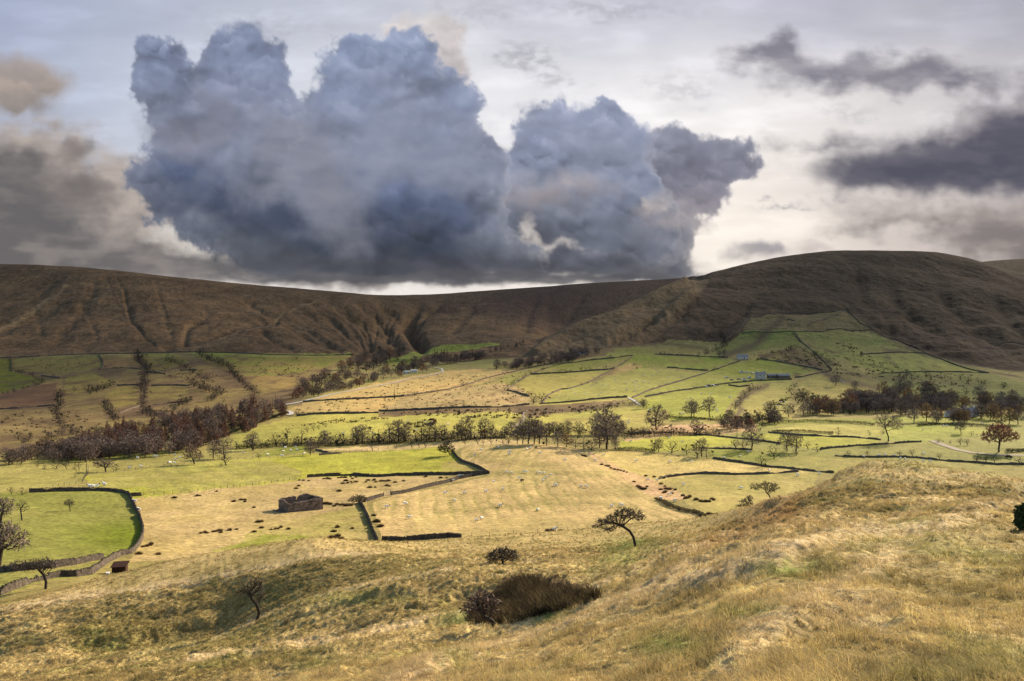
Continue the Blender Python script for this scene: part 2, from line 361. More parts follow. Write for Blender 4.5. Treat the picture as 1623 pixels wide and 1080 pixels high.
field([(1010,633),(1100,620),(1155,611),(1180,612),(1150,650),(1148,664),(1060,668),(1010,650)], A([.215,.235,.042]), A([.18,.215,.036]), 34)
field([(1150,662),(1165,635),(1195,612),(1255,604),(1250,640),(1255,668),(1170,672)], A([.255,.22,.06]), A([.22,.205,.055]), 35)
# the rough pastures west of the road
field([(455,655),(470,640),(600,607),(700,588),(760,586),(840,582),(770,605),(720,618),(640,630),(600,652)], A([.33,.23,.09]), A([.3,.225,.085]), 36)
field([(600,650),(640,632),(720,618),(800,606),(840,625),(842,643),(700,648),(640,652)], A([.29,.21,.095]), A([.24,.185,.08]), 37)
field([(340,700),(430,670),(480,657),(600,655),(760,655),(830,650),(860,640),(1000,634),(1060,670),(900,690),(840,680),(700,688),(600,692),(480,702),(380,712)], A([.285,.25,.06]), A([.25,.235,.055]), 38, 60)
field([(600,652),(700,648),(850,643),(900,640),(1000,634),(960,648),(880,655),(850,662),(800,652),(700,655),(600,662)], A([.1,.068,.035]), A([.15,.11,.05]), 39, 25)
field([(820,680),(900,664),(1060,650),(1060,672),(930,690),(860,690)], A([.25,.22,.06]), OLIVE, 40)
# valley floor right of the river
field([(960,705),(1100,672),(1250,665),(1623,660),(1680,660),(1680,745),(1323,745),(1200,738)], A([.2,.185,.05]), A([.17,.175,.042]), 41, 45)
field([(1000,684),(1100,676),(1200,672),(1200,686),(1100,690),(990,700)], A([.33,.22,.115]), A([.29,.21,.09]), 42, 18)
field([(1030,675),(1110,674),(1190,668),(1180,674),(1050,684)], A([.4,.26,.15]), A([.3,.2,.1]), 43, 12)
field([(978,702),(1060,692),(1125,690),(1168,697),(1160,704),(1110,712),(1040,716),(985,712)], A([.3,.285,.042]), A([.25,.265,.04]), 44)
field([(1190,690),(1248,689),(1400,700),(1360,708),(1300,712),(1238,704)], A([.285,.275,.042]), A([.25,.255,.04]), 45)
field([(1220,684),(1260,675),(1390,675),(1395,697),(1290,690)], A([.25,.225,.06]), A([.2,.2,.045]), 46)
field([(1400,676),(1480,674),(1580,682),(1540,692),(1480,700),(1400,698)], A([.16,.21,.032]), A([.2,.21,.045]), 47)
field([(1200,668),(1330,664),(1600,658),(1600,668),(1390,671),(1210,671)], A([.175,.215,.036]), GREEN, 48)
field([(1118,712),(1205,713),(1240,712),(1220,740),(1190,735),(1130,726)], A([.2,.19,.045]), A([.165,.2,.032]), 49)
field([(1240,722),(1323,724),(1480,730),(1623,738),(1700,740),(1700,780),(1400,760),(1290,748),(1215,738)], A([.23,.195,.055]), A([.2,.19,.045]), 50)
# valley floor left of the river
field([(-80,745),(0,738),(60,727),(130,727),(290,716),(480,706),(490,722),(330,734),(140,752),(130,765),(0,782),(-80,785)], A([.225,.2,.058]), A([.255,.22,.07]), 51)
field([(40,735),(80,724),(160,722),(180,717),(300,716),(250,723),(140,730)], A([.15,.17,.036]), A([.18,.18,.045]), 52)
field([(420,716),(450,708),(480,706),(500,716),(400,726)], A([.17,.2,.036]), A([.22,.22,.045]), 53)
field([(490,716),(600,705),(680,700),(760,693),(850,700),(855,706),(735,708),(722,714),(700,709),(640,711),(560,714)], A([.43,.32,.15]), A([.3,.24,.085]), 54)
field([(130,755),(140,752),(330,734),(480,722),(640,711),(706,708),(722,718),(728,728),(772,751),(487,757),(470,762),(300,781),(205,790),(160,778)], A([.29,.285,.04]), A([.255,.265,.04]), 55)
field([(140,752),(330,734),(430,730),(480,748),(470,760),(300,781),(205,788),(150,778)], A([.275,.24,.068]), A([.25,.235,.055]), 56, 18)
field([(700,735),(728,730),(765,748),(700,752)], A([.32,.25,.08]), A([.27,.25,.05]), 57)
field([(170,776),(230,773),(290,782),(205,790)], A([.2,.24,.03]), A([.25,.25,.045]), 58)
field([(205,790),(300,781),(470,762),(487,757),(772,751),(726,760),(640,783),(580,796),(598,862),(560,872),(460,876),(300,886),(200,892),(222,868),(228,840)], A([.345,.255,.115]), A([.31,.235,.09]), 59, 22)
field([(390,850),(480,820),(520,812),(570,800),(590,840),(600,866),(470,872),(380,880)], A([.26,.22,.065]), A([.3,.235,.085]), 60, 14)
field([(340,872),(420,852),(470,852),(560,862),(420,876),(330,884)], BGREEN*1.1, A([.25,.22,.06]), 61, 12)
field([(-80,781),(0,781),(45,780),(154,778),(192,781),(207,792),(222,820),(228,840),(218,868),(188,882),(164,888),(80,902),(0,908),(-80,912)], A([.19,.185,.05]), A([.165,.185,.04]), 62, 30)
g1 = inpoly(uw, vw, [(45,780),(154,778),(192,781),(207,792),(222,820),(228,840),(218,868),(188,882),(164,888),(80,902)]) & valley
mixc(g1*np.exp(-(np.hypot((UG-205)/75, (VG-852)/32))**2)*1.0, A([.095,.165,.012]))
field([(-80,912),(80,905),(160,890),(150,912),(70,922),(0,945),(-80,960)], A([.15,.18,.035]), A([.2,.19,.05]), 63)
field(STRIPE, A([.405,.29,.125]), A([.345,.265,.10]), 64, 30)
field([(925,711),(1000,716),(1060,722),(1130,728),(1200,738),(1260,746),(1290,750),(1200,753),(1115,752),(1057,758),(1040,766),(985,742),(945,728)], A([.42,.32,.115]), A([.36,.285,.09]), 65, 30)
field([(1040,764),(1060,757),(1115,752),(1200,753),(1300,750),(1280,790),(1180,820),(1110,814),(1085,795)], A([.29,.235,.075]), A([.25,.215,.06]), 66, 20)
field([(925,713),(950,722),(985,742),(1030,757),(1058,772),(1090,788),(1070,794),(1040,790),(1008,776),(985,755),(955,735)], A([.42,.275,.14]), A([.36,.25,.11]), 67, 9)
# stripes left by the plough
m = (np.where(instr, sstep(-.25, -.95, np.sin(sx*2*np.pi/4.6+fbm(XG/9, YG/20, 3, 80)*2.4)), 0))*.62*sstep(-.35, .4, fbm(XG/40, YG/40, 3, 81)+.05)
mixc(m, A([.2,.175,.05]))
for pts, w, a in [([(690,812),(800,803),(860,797),(950,797),(1010,806)],5,.6),([(700,752),(770,748),(870,750),(950,755)],5,.55),([(860,790),(920,783),(1000,778)],9,.5),([(735,712),(760,728),(800,736),(900,738)],6,.5)]:
    d, _ = pdist(UG, VG, pts); mixc(a*np.exp(-(d/w)**2)*valley, OLIVE)
mot_ = fbm(XG/8, YG/10, 3, 82)
mixc(np.where(instr2, sstep(.1, -.9, st2+mot_*1.2), 0)*.32, A([.18,.16,.055]))
# soft mottling of every pasture
mot = fbm(XG/7, YG/9, 4, 90); mot2 = fbm(XG/35, YG/45, 3, 95)
C *= np.where(valley, 1+mot*.22+mot2*.25, 1)[..., None]
far_v = valley & (RI >= RS['k']-20)
rsh = sstep(.22, .42, fbm(XG/6.5, YG/16, 4, 100)+mot2*.35) * far_v
mixc(rsh*.42*sstep(500, 900, YG), A([.09,.07,.033]))
dk = sstep(.1, .4, fbm(XG/22, YG/40, 4, 106))*far_v*sstep(1235, 1260, UG)*sstep(1560, 1520, UG)*(VG < 600)*(VG > 545)
mixc(dk*.8, A([.075,.05,.028]))
dk = sstep(.0, .35, fbm(XG/16, YG/40, 4, 109))*far_v*inpoly(UG, VG, [(600,645),(650,618),(760,600),(850,612),(840,645),(640,655)])
mixc(dk*.5, A([.13,.08,.04]))
dk = sstep(.05, .35, fbm(XG/26, YG/50, 4, 112))*far_v*(UG < 480)*(VG < 680)
mixc(dk*.7, A([.095,.07,.038]))
# stream ditches and boggy lines on the fields
for pts, w, a in [([(1255,566),(1290,580),(1320,600),(1390,615)],6,.8),([(1145,565),(1195,548),(1225,522),(1240,505)],7,.85),([(1000,545),(1060,545),(1120,553)],3,.6),
   ([(1160,668),(1175,650),(1168,640),(1190,622),(1215,612)],5,.85),([(820,648),(900,652),(1010,640)],5,.7),([(840,680),(815,672),(830,660),(850,654)],4,.8),
   ([(975,585),(960,595),(940,606)],4,.5),([(1310,592),(1400,600),(1480,605),(1560,612)],6,.5),([(215,560),(232,590),(226,640)],5,.6),([(330,568),(380,600),(415,640)],5,.6)]:
    d, _ = pdist(uw, vw, pts); mixc(a*np.exp(-(d/w)**2)*(RI >= RS['j']), A([.07,.048,.03]))
# moorland
hm = RI >= RS['n']-6
wn = sstep(RS['n']-3, RS['n']+3, RI+fbm(XG/40, YG/40, 3, 120)*4)
mo = fbm(XG/70, YG/110, 4, 122); mo2 = fbm(XG/16, YG/40, 3, 125)
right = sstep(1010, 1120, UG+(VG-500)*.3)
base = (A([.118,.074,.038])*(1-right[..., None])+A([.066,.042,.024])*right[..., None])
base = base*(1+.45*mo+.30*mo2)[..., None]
keep = ((C[..., 1] > C[..., 0]*.93) & (RI < RS['s'])) | inpoly(uw, vw, [(1178,527),(1190,505),(1212,498),(1342,491),(1386,523),(1300,525)]) | inpoly(uw, vw, [(1257,526),(1386,524),(1468,561),(1360,562),(1310,572),(1290,560)]) | inpoly(uw, vw, [(1122,566),(1180,528),(1257,526),(1272,548),(1230,552),(1170,560)]) | inpoly(uw,vw,[(1040,545),(1060,540),(1135,542),(1100,563),(1036,562)])
mh = np.where(keep, 0, wn)[..., None]
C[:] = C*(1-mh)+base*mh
sp = fbm(XG/26, YG/80, 3, 130)
mixc(sstep(.15, .45, sp)*wn*right*.35*sstep(430, 520, VG)*~keep, A([.15,.095,.042]))
ht = inpoly(UG+fbm(UG/12, VG/6, 3, 133)*22, VG+fbm(UG/15, VG/6, 3, 134)*9, [(680,497),(720,478),(800,470),(900,462),(1010,458),(960,480),(890,497),(870,520),(840,528),(830,500)])
mixc(ht*.55*wn*sstep(-.4, .3, fbm(XG/50, YG/80, 3, 135)), A([.075,.038,.03]))
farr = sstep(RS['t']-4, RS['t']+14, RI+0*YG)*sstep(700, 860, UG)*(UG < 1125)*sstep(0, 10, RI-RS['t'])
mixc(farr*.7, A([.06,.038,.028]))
spur = inpoly(uw, vw, [(820,566),(850,551),(900,531),(950,511),(1000,489),(1050,465),(1092,446),(1128,436),(1120,452),(1095,478),(1050,508),(1010,530),(975,547),(900,562)])
mixc(spur*.7*wn*sstep(-.5, .2, mo2+.2), A([.145,.10,.052]))
dk = sstep(.05, .4, fbm(XG/40, YG/60, 4, 136))*wn
mixc(dk*.35*~keep, A([.05,.038,.024]))
bog = inpoly(uw, vw, [(1390,530),(1420,520),(1500,530),(1623,545),(1623,600),(1560,590),(1490,575),(1440,555)])
mixc(bog*sstep(-.2, .3, fbm(XG/40, YG/60, 3, 139))*.7, A([.055,.034,.026]))
for pts, w, a in [([(172,440),(181,470),(200,500),(240,548)],2.2,.6),([(0,440),(60,470),(100,485)],1.6,.3),([(262,556),(300,545),(380,520),(436,508)],1.8,.6),([(200,500),(290,504),(360,518)],1.3,.4),
   ([(1175,418),(1150,440),(1130,462)],1.8,.5),([(1110,463),(1150,490),(1170,505)],1.5,.4),([(1180,508),(1160,530),(1142,556)],3,.5),([(1340,490),(1400,535),(1466,566)],3.5,.6),([(1300,455),(1345,490)],1.6,.35)]:
    d, _ = pdist(uw, vw, pts); mixc(a*np.exp(-(d/w)**2)*wn, A([.045,.032,.02]))
for pts, w, a in [([(0,520),(40,500),(90,470),(105,455)],3,.45),([(436,504),(470,487),(500,480)],1.3,.5),([(280,551),(380,524),(430,510)],1.2,.4),([(940,540),(960,552)],1.0,.5),([(130,450),(170,455),(178,463),(150,478)],2,.25)]:
    d, _ = pdist(uw, vw, pts); mixc(a*np.exp(-(d/w)**2)*wn, A([.26,.18,.09]))
# near hillside
fm = np.clip(wf, 0, 1)
pa = fbm(XG/11, YG/11, 4, 140); pb = fbm((XG*.9+YG*.3)/2.6, (YG-XG*.3)/1.7, 4, 144); pc = fbm(XG/3.2, YG/3.2, 3, 148)
t = sstep(-.45, .25, pa*.8+pb*.4+pc*.25)
pf = fbm(XG/.6, YG/.85, 3, 149)
cf = A([.37,.277,.118])*t[..., None]+A([.20,.155,.053])*(1-t[..., None])
gm = sstep(.18, .42, fbm(XG/6, YG/7, 4, 152)+pb*.4)
cf = cf*(1-.5*gm[..., None])+A([.15,.155,.04])*.5*gm[..., None]
bm = sstep(.2, .5, fbm(XG/3.4, YG/4.2, 4, 156)+pc*.3)
cf = cf*(1-.3*bm[..., None])+A([.17,.115,.055])*.3*bm[..., None]
cf = cf*np.clip(1+.16*pb+.2*pc+.55*pf, .35, 1.8)[..., None]
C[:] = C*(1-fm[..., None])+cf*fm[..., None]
PALES = [([(600,1110),(700,1065),(760,1045),(900,1003),(1000,967),(1100,937),(1250,898),(1330,872),(1500,850)],14,.75),([(1180,1010),(1300,960),(1400,905),(1500,850),(1560,820),(1640,785)],16,.45),
  ([(340,1012),(400,988),(474,957),(548,936),(660,917),(720,911)],4,.8),([(0,968),(92,952),(222,935),(333,915),(444,893),(520,882),(600,879)],5,.7),([(300,1052),(400,1040),(511,1029),(585,1018),(696,1002),(770,991),(900,961),(960,944)],5,.75),
  ([(1000,922),(1100,885),(1180,850),(1240,812)],5,.4),([(330,1100),(450,1070),(560,1058),(640,1040)],5,.35),([(1150,1060),(1260,985),(1340,975),(1400,990)],18,.45),([(1480,800),(1400,846),(1360,860)],8,.5)]
PW = fbm(UG/30, VG/16, 3, 160)*10
for pts, w, a in PALES:  # pale straw bands; those on the crests paint in sunlit highlights
    d, _ = pdist(UG, VG+PW, pts); mixc(a*.85*np.exp(-(d/w)**2)*fm*sstep(-.5, .15, pb*.5+pf*.7+.15), A([.52,.39,.225]))
PU = UG+fbm(UG/20, VG/9, 2, 163)*22; PV = VG+fbm(UG/25, VG/9, 2, 164)*9
for (gu, gv, ru, rv, a) in [(1470,738,60,10,.55),(1440,850,70,9,.6),(1065,1030,55,16,.75),(1180,985,50,10,.7),(1255,918,60,9,.8),(985,890,40,14,.5),(575,960,60,14,.55),(500,1060,50,16,.5),(860,990,50,8,.6),(740,1005,50,8,.6),(1000,865,50,14,.7),(440,945,120,24,.35),(560,905,110,16,.3),(1440,880,90,14,.35),(1580,900,70,14,.4),(240,1010,140,30,.3),(1300,800,50,8,.3),(720,1062,30,12,.5)]:
    m = np.exp(-((PU-gu)/ru)**2-((PV-gv)/rv)**2)
    mixc(m*a*fm, A([.115,.15,.025]))
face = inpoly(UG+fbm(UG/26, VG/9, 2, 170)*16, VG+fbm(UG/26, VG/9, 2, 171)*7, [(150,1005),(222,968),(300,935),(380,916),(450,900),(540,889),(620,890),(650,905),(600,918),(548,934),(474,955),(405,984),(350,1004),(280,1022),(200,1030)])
mixc(face*.62*fm, A([.185,.14,.05])*(1+.35*pf)[..., None])  # dark olive-brown growth that also paints in this slope's shade
for pts, w in [([(735,940),(660,930),(600,955),(560,985)],18),([(720,880),(800,872),(880,868)],9),([(540,1010),(620,1000),(700,985)],9),([(430,1058),(520,1046),(600,1036)],8),([(880,985),(960,962),(1040,935)],7)]:
    d, _ = pdist(UG, VG+PW, pts); mixc(.45*np.exp(-(d/w)**2)*fm, A([.2,.15,.055])*(1+.35*pf)[..., None])
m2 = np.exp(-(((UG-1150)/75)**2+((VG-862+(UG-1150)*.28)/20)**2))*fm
mixc(np.maximum(mound*.8, m2*.65), A([.225,.13,.052])*(1+.5*pf)[..., None])  # brown painted in as shade on the mound's left flank
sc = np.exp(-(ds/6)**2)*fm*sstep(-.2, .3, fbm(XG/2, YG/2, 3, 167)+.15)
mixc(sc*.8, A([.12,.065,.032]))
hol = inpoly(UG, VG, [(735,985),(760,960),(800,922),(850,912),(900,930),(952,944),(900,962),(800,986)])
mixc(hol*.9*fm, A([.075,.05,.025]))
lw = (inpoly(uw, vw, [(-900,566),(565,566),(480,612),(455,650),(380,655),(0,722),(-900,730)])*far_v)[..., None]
C *= 1-lw*A([.12,.24,.18])  # left fields browned and darkened to paint in cloud shade
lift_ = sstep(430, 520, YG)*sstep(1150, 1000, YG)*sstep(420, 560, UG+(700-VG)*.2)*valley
C *= 1+lift_[..., None]*A([.30,.27,.20])  # albedo raised to make up for weak sunlight on the middle slopes
gex = np.clip(C[..., 1]-C[..., 0]*.92, 0, 1)
C[..., 0] += gex*.35*valley; C[..., 1] -= gex*.25*valley
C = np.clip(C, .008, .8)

# ------------------------------------------------------------------ materials
def nodes(name):
    m = bpy.data.materials.new(name); m.use_nodes = True
    nt = m.node_tree; b = nt.nodes['Principled BSDF']
    b.inputs['Specular IOR Level'].default_value = .15
    return m, nt, b
def N(nt, t, **kw):
    n = nt.nodes.new(t)
    for k, v in kw.items():
        if hasattr(n, k): setattr(n, k, v)
        else: n.inputs[k.replace('_', ' ')].default_value = v
    return n
def ground_mat(name, s1, s2, a1, a2, bump, bdist, squash=1.0, rough=.95):
    """vertex colour from the field map, broken up by two octaves of world-space noise"""
    m, nt, b = nodes(name); L = nt.links.new
    at_ = N(nt, 'ShaderNodeAttribute', attribute_name='Col')
    tc = N(nt, 'ShaderNodeTexCoord'); mp = N(nt, 'ShaderNodeMapping'); mp.inputs['Scale'].default_value = (1, squash, 1)
    L(tc.outputs['Object'], mp.inputs['Vector'])
    n1 = N(nt, 'ShaderNodeTexNoise', Scale=s1, Detail=6.0, Roughness=.62); L(mp.outputs[0], n1.inputs['Vector'])
    n2 = N(nt, 'ShaderNodeTexNoise', Scale=s2, Detail=4.0, Roughness=.6); L(mp.outputs[0], n2.inputs['Vector'])
    r1 = N(nt, 'ShaderNodeMapRange'); r1.inputs[1].default_value = .3; r1.inputs[2].default_value = .7; r1.inputs[3].default_value = 1-a1; r1.inputs[4].default_value = 1+a1; L(n1.outputs[0], r1.inputs[0])
    r2 = N(nt, 'ShaderNodeMapRange'); r2.inputs[1].default_value = .3; r2.inputs[2].default_value = .7; r2.inputs[3].default_value = 1-a2; r2.inputs[4].default_value = 1+a2; L(n2.outputs[0], r2.inputs[0])
    mu = N(nt, 'ShaderNodeMath', operation='MULTIPLY'); L(r1.outputs[0], mu.inputs[0]); L(r2.outputs[0], mu.inputs[1])
    vm = N(nt, 'ShaderNodeVectorMath', operation='SCALE'); L(at_.outputs['Color'], vm.inputs[0]); L(mu.outputs[0], vm.inputs['Scale'])
    L(vm.outputs[0], b.inputs['Base Color'])
    bp = N(nt, 'ShaderNodeBump', Strength=bump, Distance=bdist); L(n1.outputs[0], bp.inputs['Height']); L(bp.outputs[0], b.inputs['Normal'])
    b.inputs['Roughness'].default_value = rough; b.inputs['Specular IOR Level'].default_value = .05
    return m
def plain(name, col, rough=.9, var=.25, scale=2.0, bump=.3, bdist=.03, spec=.1, trans=0, attr=None):
    m, nt, b = nodes(name); L = nt.links.new
    tc = N(nt, 'ShaderNodeTexCoord'); oi = N(nt, 'ShaderNodeObjectInfo')
    ad = N(nt, 'ShaderNodeVectorMath', operation='ADD'); L(tc.outputs['Object'], ad.inputs[0]); L(oi.outputs['Random'], ad.inputs[1])
    n1 = N(nt, 'ShaderNodeTexNoise', Scale=scale, Detail=5.0, Roughness=.65); L(ad.outputs[0], n1.inputs['Vector'])
    r1 = N(nt, 'ShaderNodeMapRange'); r1.inputs[1].default_value = .3; r1.inputs[2].default_value = .7; r1.inputs[3].default_value = 1-var; r1.inputs[4].default_value = 1+var; L(n1.outputs[0], r1.inputs[0])
    vm = N(nt, 'ShaderNodeVectorMath', operation='SCALE'); L(r1.outputs[0], vm.inputs['Scale'])
    if attr:
        a_ = N(nt, 'ShaderNodeAttribute', attribute_name=attr); L(a_.outputs['Color'], vm.inputs[0])
    else: vm.inputs[0].default_value = col
    L(vm.outputs[0], b.inputs['Base Color'])
    if bump:
        bp = N(nt, 'ShaderNodeBump', Strength=bump, Distance=bdist); L(n1.outputs[0], bp.inputs['Height']); L(bp.outputs[0], b.inputs['Normal'])
    b.inputs['Roughness'].default_value = rough; b.inputs['Specular IOR Level'].default_value = spec
    if trans:
        tr = N(nt, 'ShaderNodeBsdfTranslucent'); L(vm.outputs[0], tr.inputs['Color'])
        mx = N(nt, 'ShaderNodeMixShader'); mx.inputs[0].default_value = trans
        out = nt.nodes['Material Output']; L(b.outputs[0], mx.inputs[1]); L(tr.outputs[0], mx.inputs[2]); L(mx.outputs[0], out.inputs['Surface'])
    return m
M_HILLSIDE = ground_mat('rough_grass_ground', 5.0, .9, .45, .25, .8, .12)
M_FIELD = ground_mat('pasture', .8, .16, .42, .16, .7, .4)
M_MOOR = ground_mat('moorland', .12, .45, .34, .28, .8, 4.0, .6)

def terrain(name, r0, r1, mat, label, cat):
    n = r1-r0+1
    V = np.stack([XG[r0:r1+1], YG[r0:r1+1], ZG[r0:r1+1]], -1).reshape(-1, 3)
    i = np.arange(n-1)[:, None]*NC+np.arange(NC-1)[None, :]
    Q = np.stack([i, i+1, i+NC+1, i+NC], -1).reshape(-1, 4)
    me = mesh_np(name, V, Q, mats=[mat], smooth=True)
    set_col(me, C[r0:r1+1].reshape(-1, 3))
    return tag(link(name, me), label, cat, kind='structure')
GS = RS['g']
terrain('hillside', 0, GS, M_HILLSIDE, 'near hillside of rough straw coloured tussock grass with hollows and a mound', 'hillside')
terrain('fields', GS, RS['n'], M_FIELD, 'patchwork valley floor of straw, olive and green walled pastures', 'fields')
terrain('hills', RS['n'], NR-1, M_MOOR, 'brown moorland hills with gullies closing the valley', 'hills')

# ------------------------------------------------------------------ sky: a far curved backdrop of evening cloud, and the real sky and sun
SUN_AZ, SUN_EL = math.radians(41), math.radians(25)
EXPO = 1.12
W = bpy.data.worlds.new('World'); SC.world = W; W.use_nodes = True
wn_ = W.node_tree; bg = wn_.nodes['Background']
sk = wn_.nodes.new('ShaderNodeTexSky'); sk.sky_type = 'NISHITA'; sk.sun_disc = False
sk.sun_elevation = SUN_EL; sk.sun_rotation = SUN_AZ; sk.altitude = 300; sk.air_density = 1.0; sk.dust_density = 2.0
wn_.links.new(sk.outputs[0], bg.inputs[0]); bg.inputs[1].default_value = .10
su = bpy.data.lights.new('sun', 'SUN'); su.energy = 4.9; su.angle = math.radians(.6); su.color = (1, .83, .60)
so = link('sun', su)
sv = Vector((math.sin(SUN_AZ)*math.cos(SUN_EL), math.cos(SUN_AZ)*math.cos(SUN_EL), math.sin(SUN_EL)))
so.rotation_euler = sv.to_track_quat('Z', 'Y').to_euler(); so.location = sv*500

# unseen cloud sheet added off the top right, shaped to shade far hills and left fields
def shade_cloud():
    H = 6000.0; ox, oy = sv.x/sv.z*H, sv.y/sv.z*H; st = 70.0
    gx, gy = np.meshgrid(np.arange(-2600, 2600, st), np.arange(560, 3290, st))
    u = CX+F*gx/gy
    yb = np.interp(u, [-600,0,300,450,540,640,760,900,1000,1100,1250,1400,1500,1623,2000], [560,640,720,930,1140,1400,1560,1290,1220,1180,1140,1040,920,820,720])
    e = (gy-yb)/st+fbm(gx/260, gy/260, 3, 501)*1.9
    th = np.clip(e, 0, 6)/6*(.6+.8*(fbm(gx/300, gy/300, 3, 505)*.5+.5)); k = e > 0
    idx = -np.ones(gx.shape, int); idx[k] = np.arange(k.sum()); n = int(k.sum())
    top = np.stack([gx[k]+ox, gy[k]+oy, H+20+240*th[k]+bil(gx[k]/200, gy[k]/200, 3, 509)*60*th[k]], -1); bot = top.copy(); bot[:, 2] = H-30*th[k]+fbm(gx[k]/200, gy[k]/200, 2, 511)*25
    Q = []; edges = {}
    q = np.stack([idx[:-1, :-1], idx[:-1, 1:], idx[1:, 1:], idx[1:, :-1]], -1).reshape(-1, 4); q = q[(q >= 0).all(1)]
    Q = [q, q[:, ::-1]+n]; cnt = {}
    for f in q:
        for a, b in zip(f, np.roll(f, -1)): cnt[(a, b)] = 1
    side = [(b, a, a+n, b+n) for (a, b) in cnt if (b, a) not in cnt]
    m = bpy.data.materials.new('shade_cloud_sheet'); m.use_nodes = True; nt = m.node_tree; nt.nodes.clear(); L = nt.links.new
    o_ = nt.nodes.new('ShaderNodeOutputMaterial'); mx = nt.nodes.new('ShaderNodeMixShader'); tr = nt.nodes.new('ShaderNodeBsdfTransparent'); df = nt.nodes.new('ShaderNodeBsdfDiffuse'); df.inputs[0].default_value = (.85, .85, .87, 1)
    tc = nt.nodes.new('ShaderNodeTexCoord'); ns = nt.nodes.new('ShaderNodeTexNoise'); ns.inputs['Scale'].default_value = .0016; ns.inputs['Detail'].default_value = 4; L(tc.outputs['Object'], ns.inputs['Vector'])
    mr = nt.nodes.new('ShaderNodeMapRange'); mr.inputs[1].default_value = .35; mr.inputs[2].default_value = .65; mr.inputs[3].default_value = .30; mr.inputs[4].default_value = .62; L(ns.outputs[0], mr.inputs[0])
    at_ = nt.nodes.new('ShaderNodeAttribute'); at_.attribute_name = 'Col'; mm = nt.nodes.new('ShaderNodeMath'); mm.operation = 'MULTIPLY'; mm.use_clamp = True; L(mr.outputs[0], mm.inputs[0]); L(at_.outputs['Fac'], mm.inputs[1]); L(mm.outputs[0], mx.inputs[0]); L(tr.outputs[0], mx.inputs[1]); L(df.outputs[0], mx.inputs[2]); L(mx.outputs[0], o_.inputs[0])
    me = mesh_np('cloud', np.concatenate([top, bot]), np.concatenate(Q+[np.array(side)]), mats=[m], smooth=True)
    dens = np.repeat(np.concatenate([np.where(gy[k] > 1980, 1.4, np.interp(u[k], [0,500,780,880,1050,1150,1300], [1.15,1.05,.95,.7,.8,1.15,1.4]))]*2)[:, None], 3, 1); set_col(me, dens)  # density set by region to tune the shade on each slope
    tag(link('cloud', me), 'unseen bank of high cloud added to shade the far hills', 'cloud', kind='stuff')
shade_cloud()

def lin8(*c): 
    c = np.array(c, float)/255
    return np.where(c <= .04045, c/12.92, ((c+.055)/1.055)**2.4)
su_ = np.concatenate([np.arange(-420, -180, 8.0), np.arange(-180, 1820, 1.6), np.arange(1820, 2050, 8.0)])
sv_ = np.concatenate([np.arange(-110, -8, 8.0), np.arange(-8, 500, 1.6), np.arange(500, 621, 12.0)])
SU, SV = np.meshgrid(su_, sv_)
def ramp(x, xs, cs):
    cs = np.array([lin8(*c) for c in cs])
    return np.stack([np.interp(x, xs, cs[:, i]) for i in range(3)], -1)
# clear sky behind: blue-grey aloft, warm and bright towards the hidden sun
wx = SU+fbm(SU/240, SV/120, 3, 200)*90; wy = SV+fbm(SU/200, SV/90, 3, 203)*45
ctop = ramp(wx, [0, 250, 700, 1100, 1623], [(165,174,198),(180,187,206),(200,202,212),(196,197,210),(172,173,186)])
cmid = ramp(wx, [0, 230, 700, 1100, 1300, 1623], [(176,184,204),(196,203,218),(232,232,236),(240,237,237),(232,227,226),(205,200,202)])
clow = ramp(wx, [0, 250, 600, 1000, 1200, 1623], [(150,140,134),(206,198,192),(236,229,224),(247,237,228),(240,229,220),(176,165,160)])
a = sstep(-20, 190, wy)[..., None]; b_ = sstep(170, 400, wy)[..., None]
SKY = (ctop*(1-a)+cmid*a)*(1-b_)+clow*b_
glow = np.exp(-((SU-1150)/170)**2-((SV-360)/130)**2)[..., None]
SKY = SKY*(1-.45*glow)+lin8(252,242,230)*.45*glow
cir = fbm(SU/210+SV/300, SV/46, 5, 206)+.4*fbm(SU/90, SV/40, 4, 212)
SKY *= (1.02+.13*sstep(-.1, .5, cir)-.06*sstep(.05, .6, -cir))[..., None]
WIN = 1.0
def blend(al, col):
    al = al*WIN
    SKY[:] = SKY*(1-al[..., None])+col*al[..., None]
def local(fn):
    """work only on the part of the sky round the lobes"""
    def g(B, *a, **k):
        global SU, SV, SKY, WIN
        keep = (SU, SV, SKY)
        r_ = np.nonzero((sv_ > min(b[1]-b[3] for b in B)-70) & (sv_ < max(b[1]+b[3] for b in B)+70))[0]
        c_ = np.nonzero((su_ > min(b[0]-b[2] for b in B)-90) & (su_ < max(b[0]+b[2] for b in B)+90))[0]
        sl = (slice(r_[0], r_[-1]+1), slice(c_[0], c_[-1]+1))
        SU, SV, SKY = SU[sl], SV[sl], SKY[sl]
        wr = np.ones(SU.shape[0]); wc = np.ones(SU.shape[1]); q = np.linspace(0, 1, 24); q = q*q*(3-2*q)
        if sl[0].start > 0: wr[:24] *= q
        if sl[0].stop < len(sv_): wr[-24:] *= q[::-1]
        if sl[1].start > 0: wc[:24] *= q
        if sl[1].stop < len(su_): wc[-24:] *= q[::-1]
        WIN = wr[:, None]*wc[None, :]
        fn(B, *a, **k)
        SU, SV, SKY = keep; WIN = 1.0
    return g
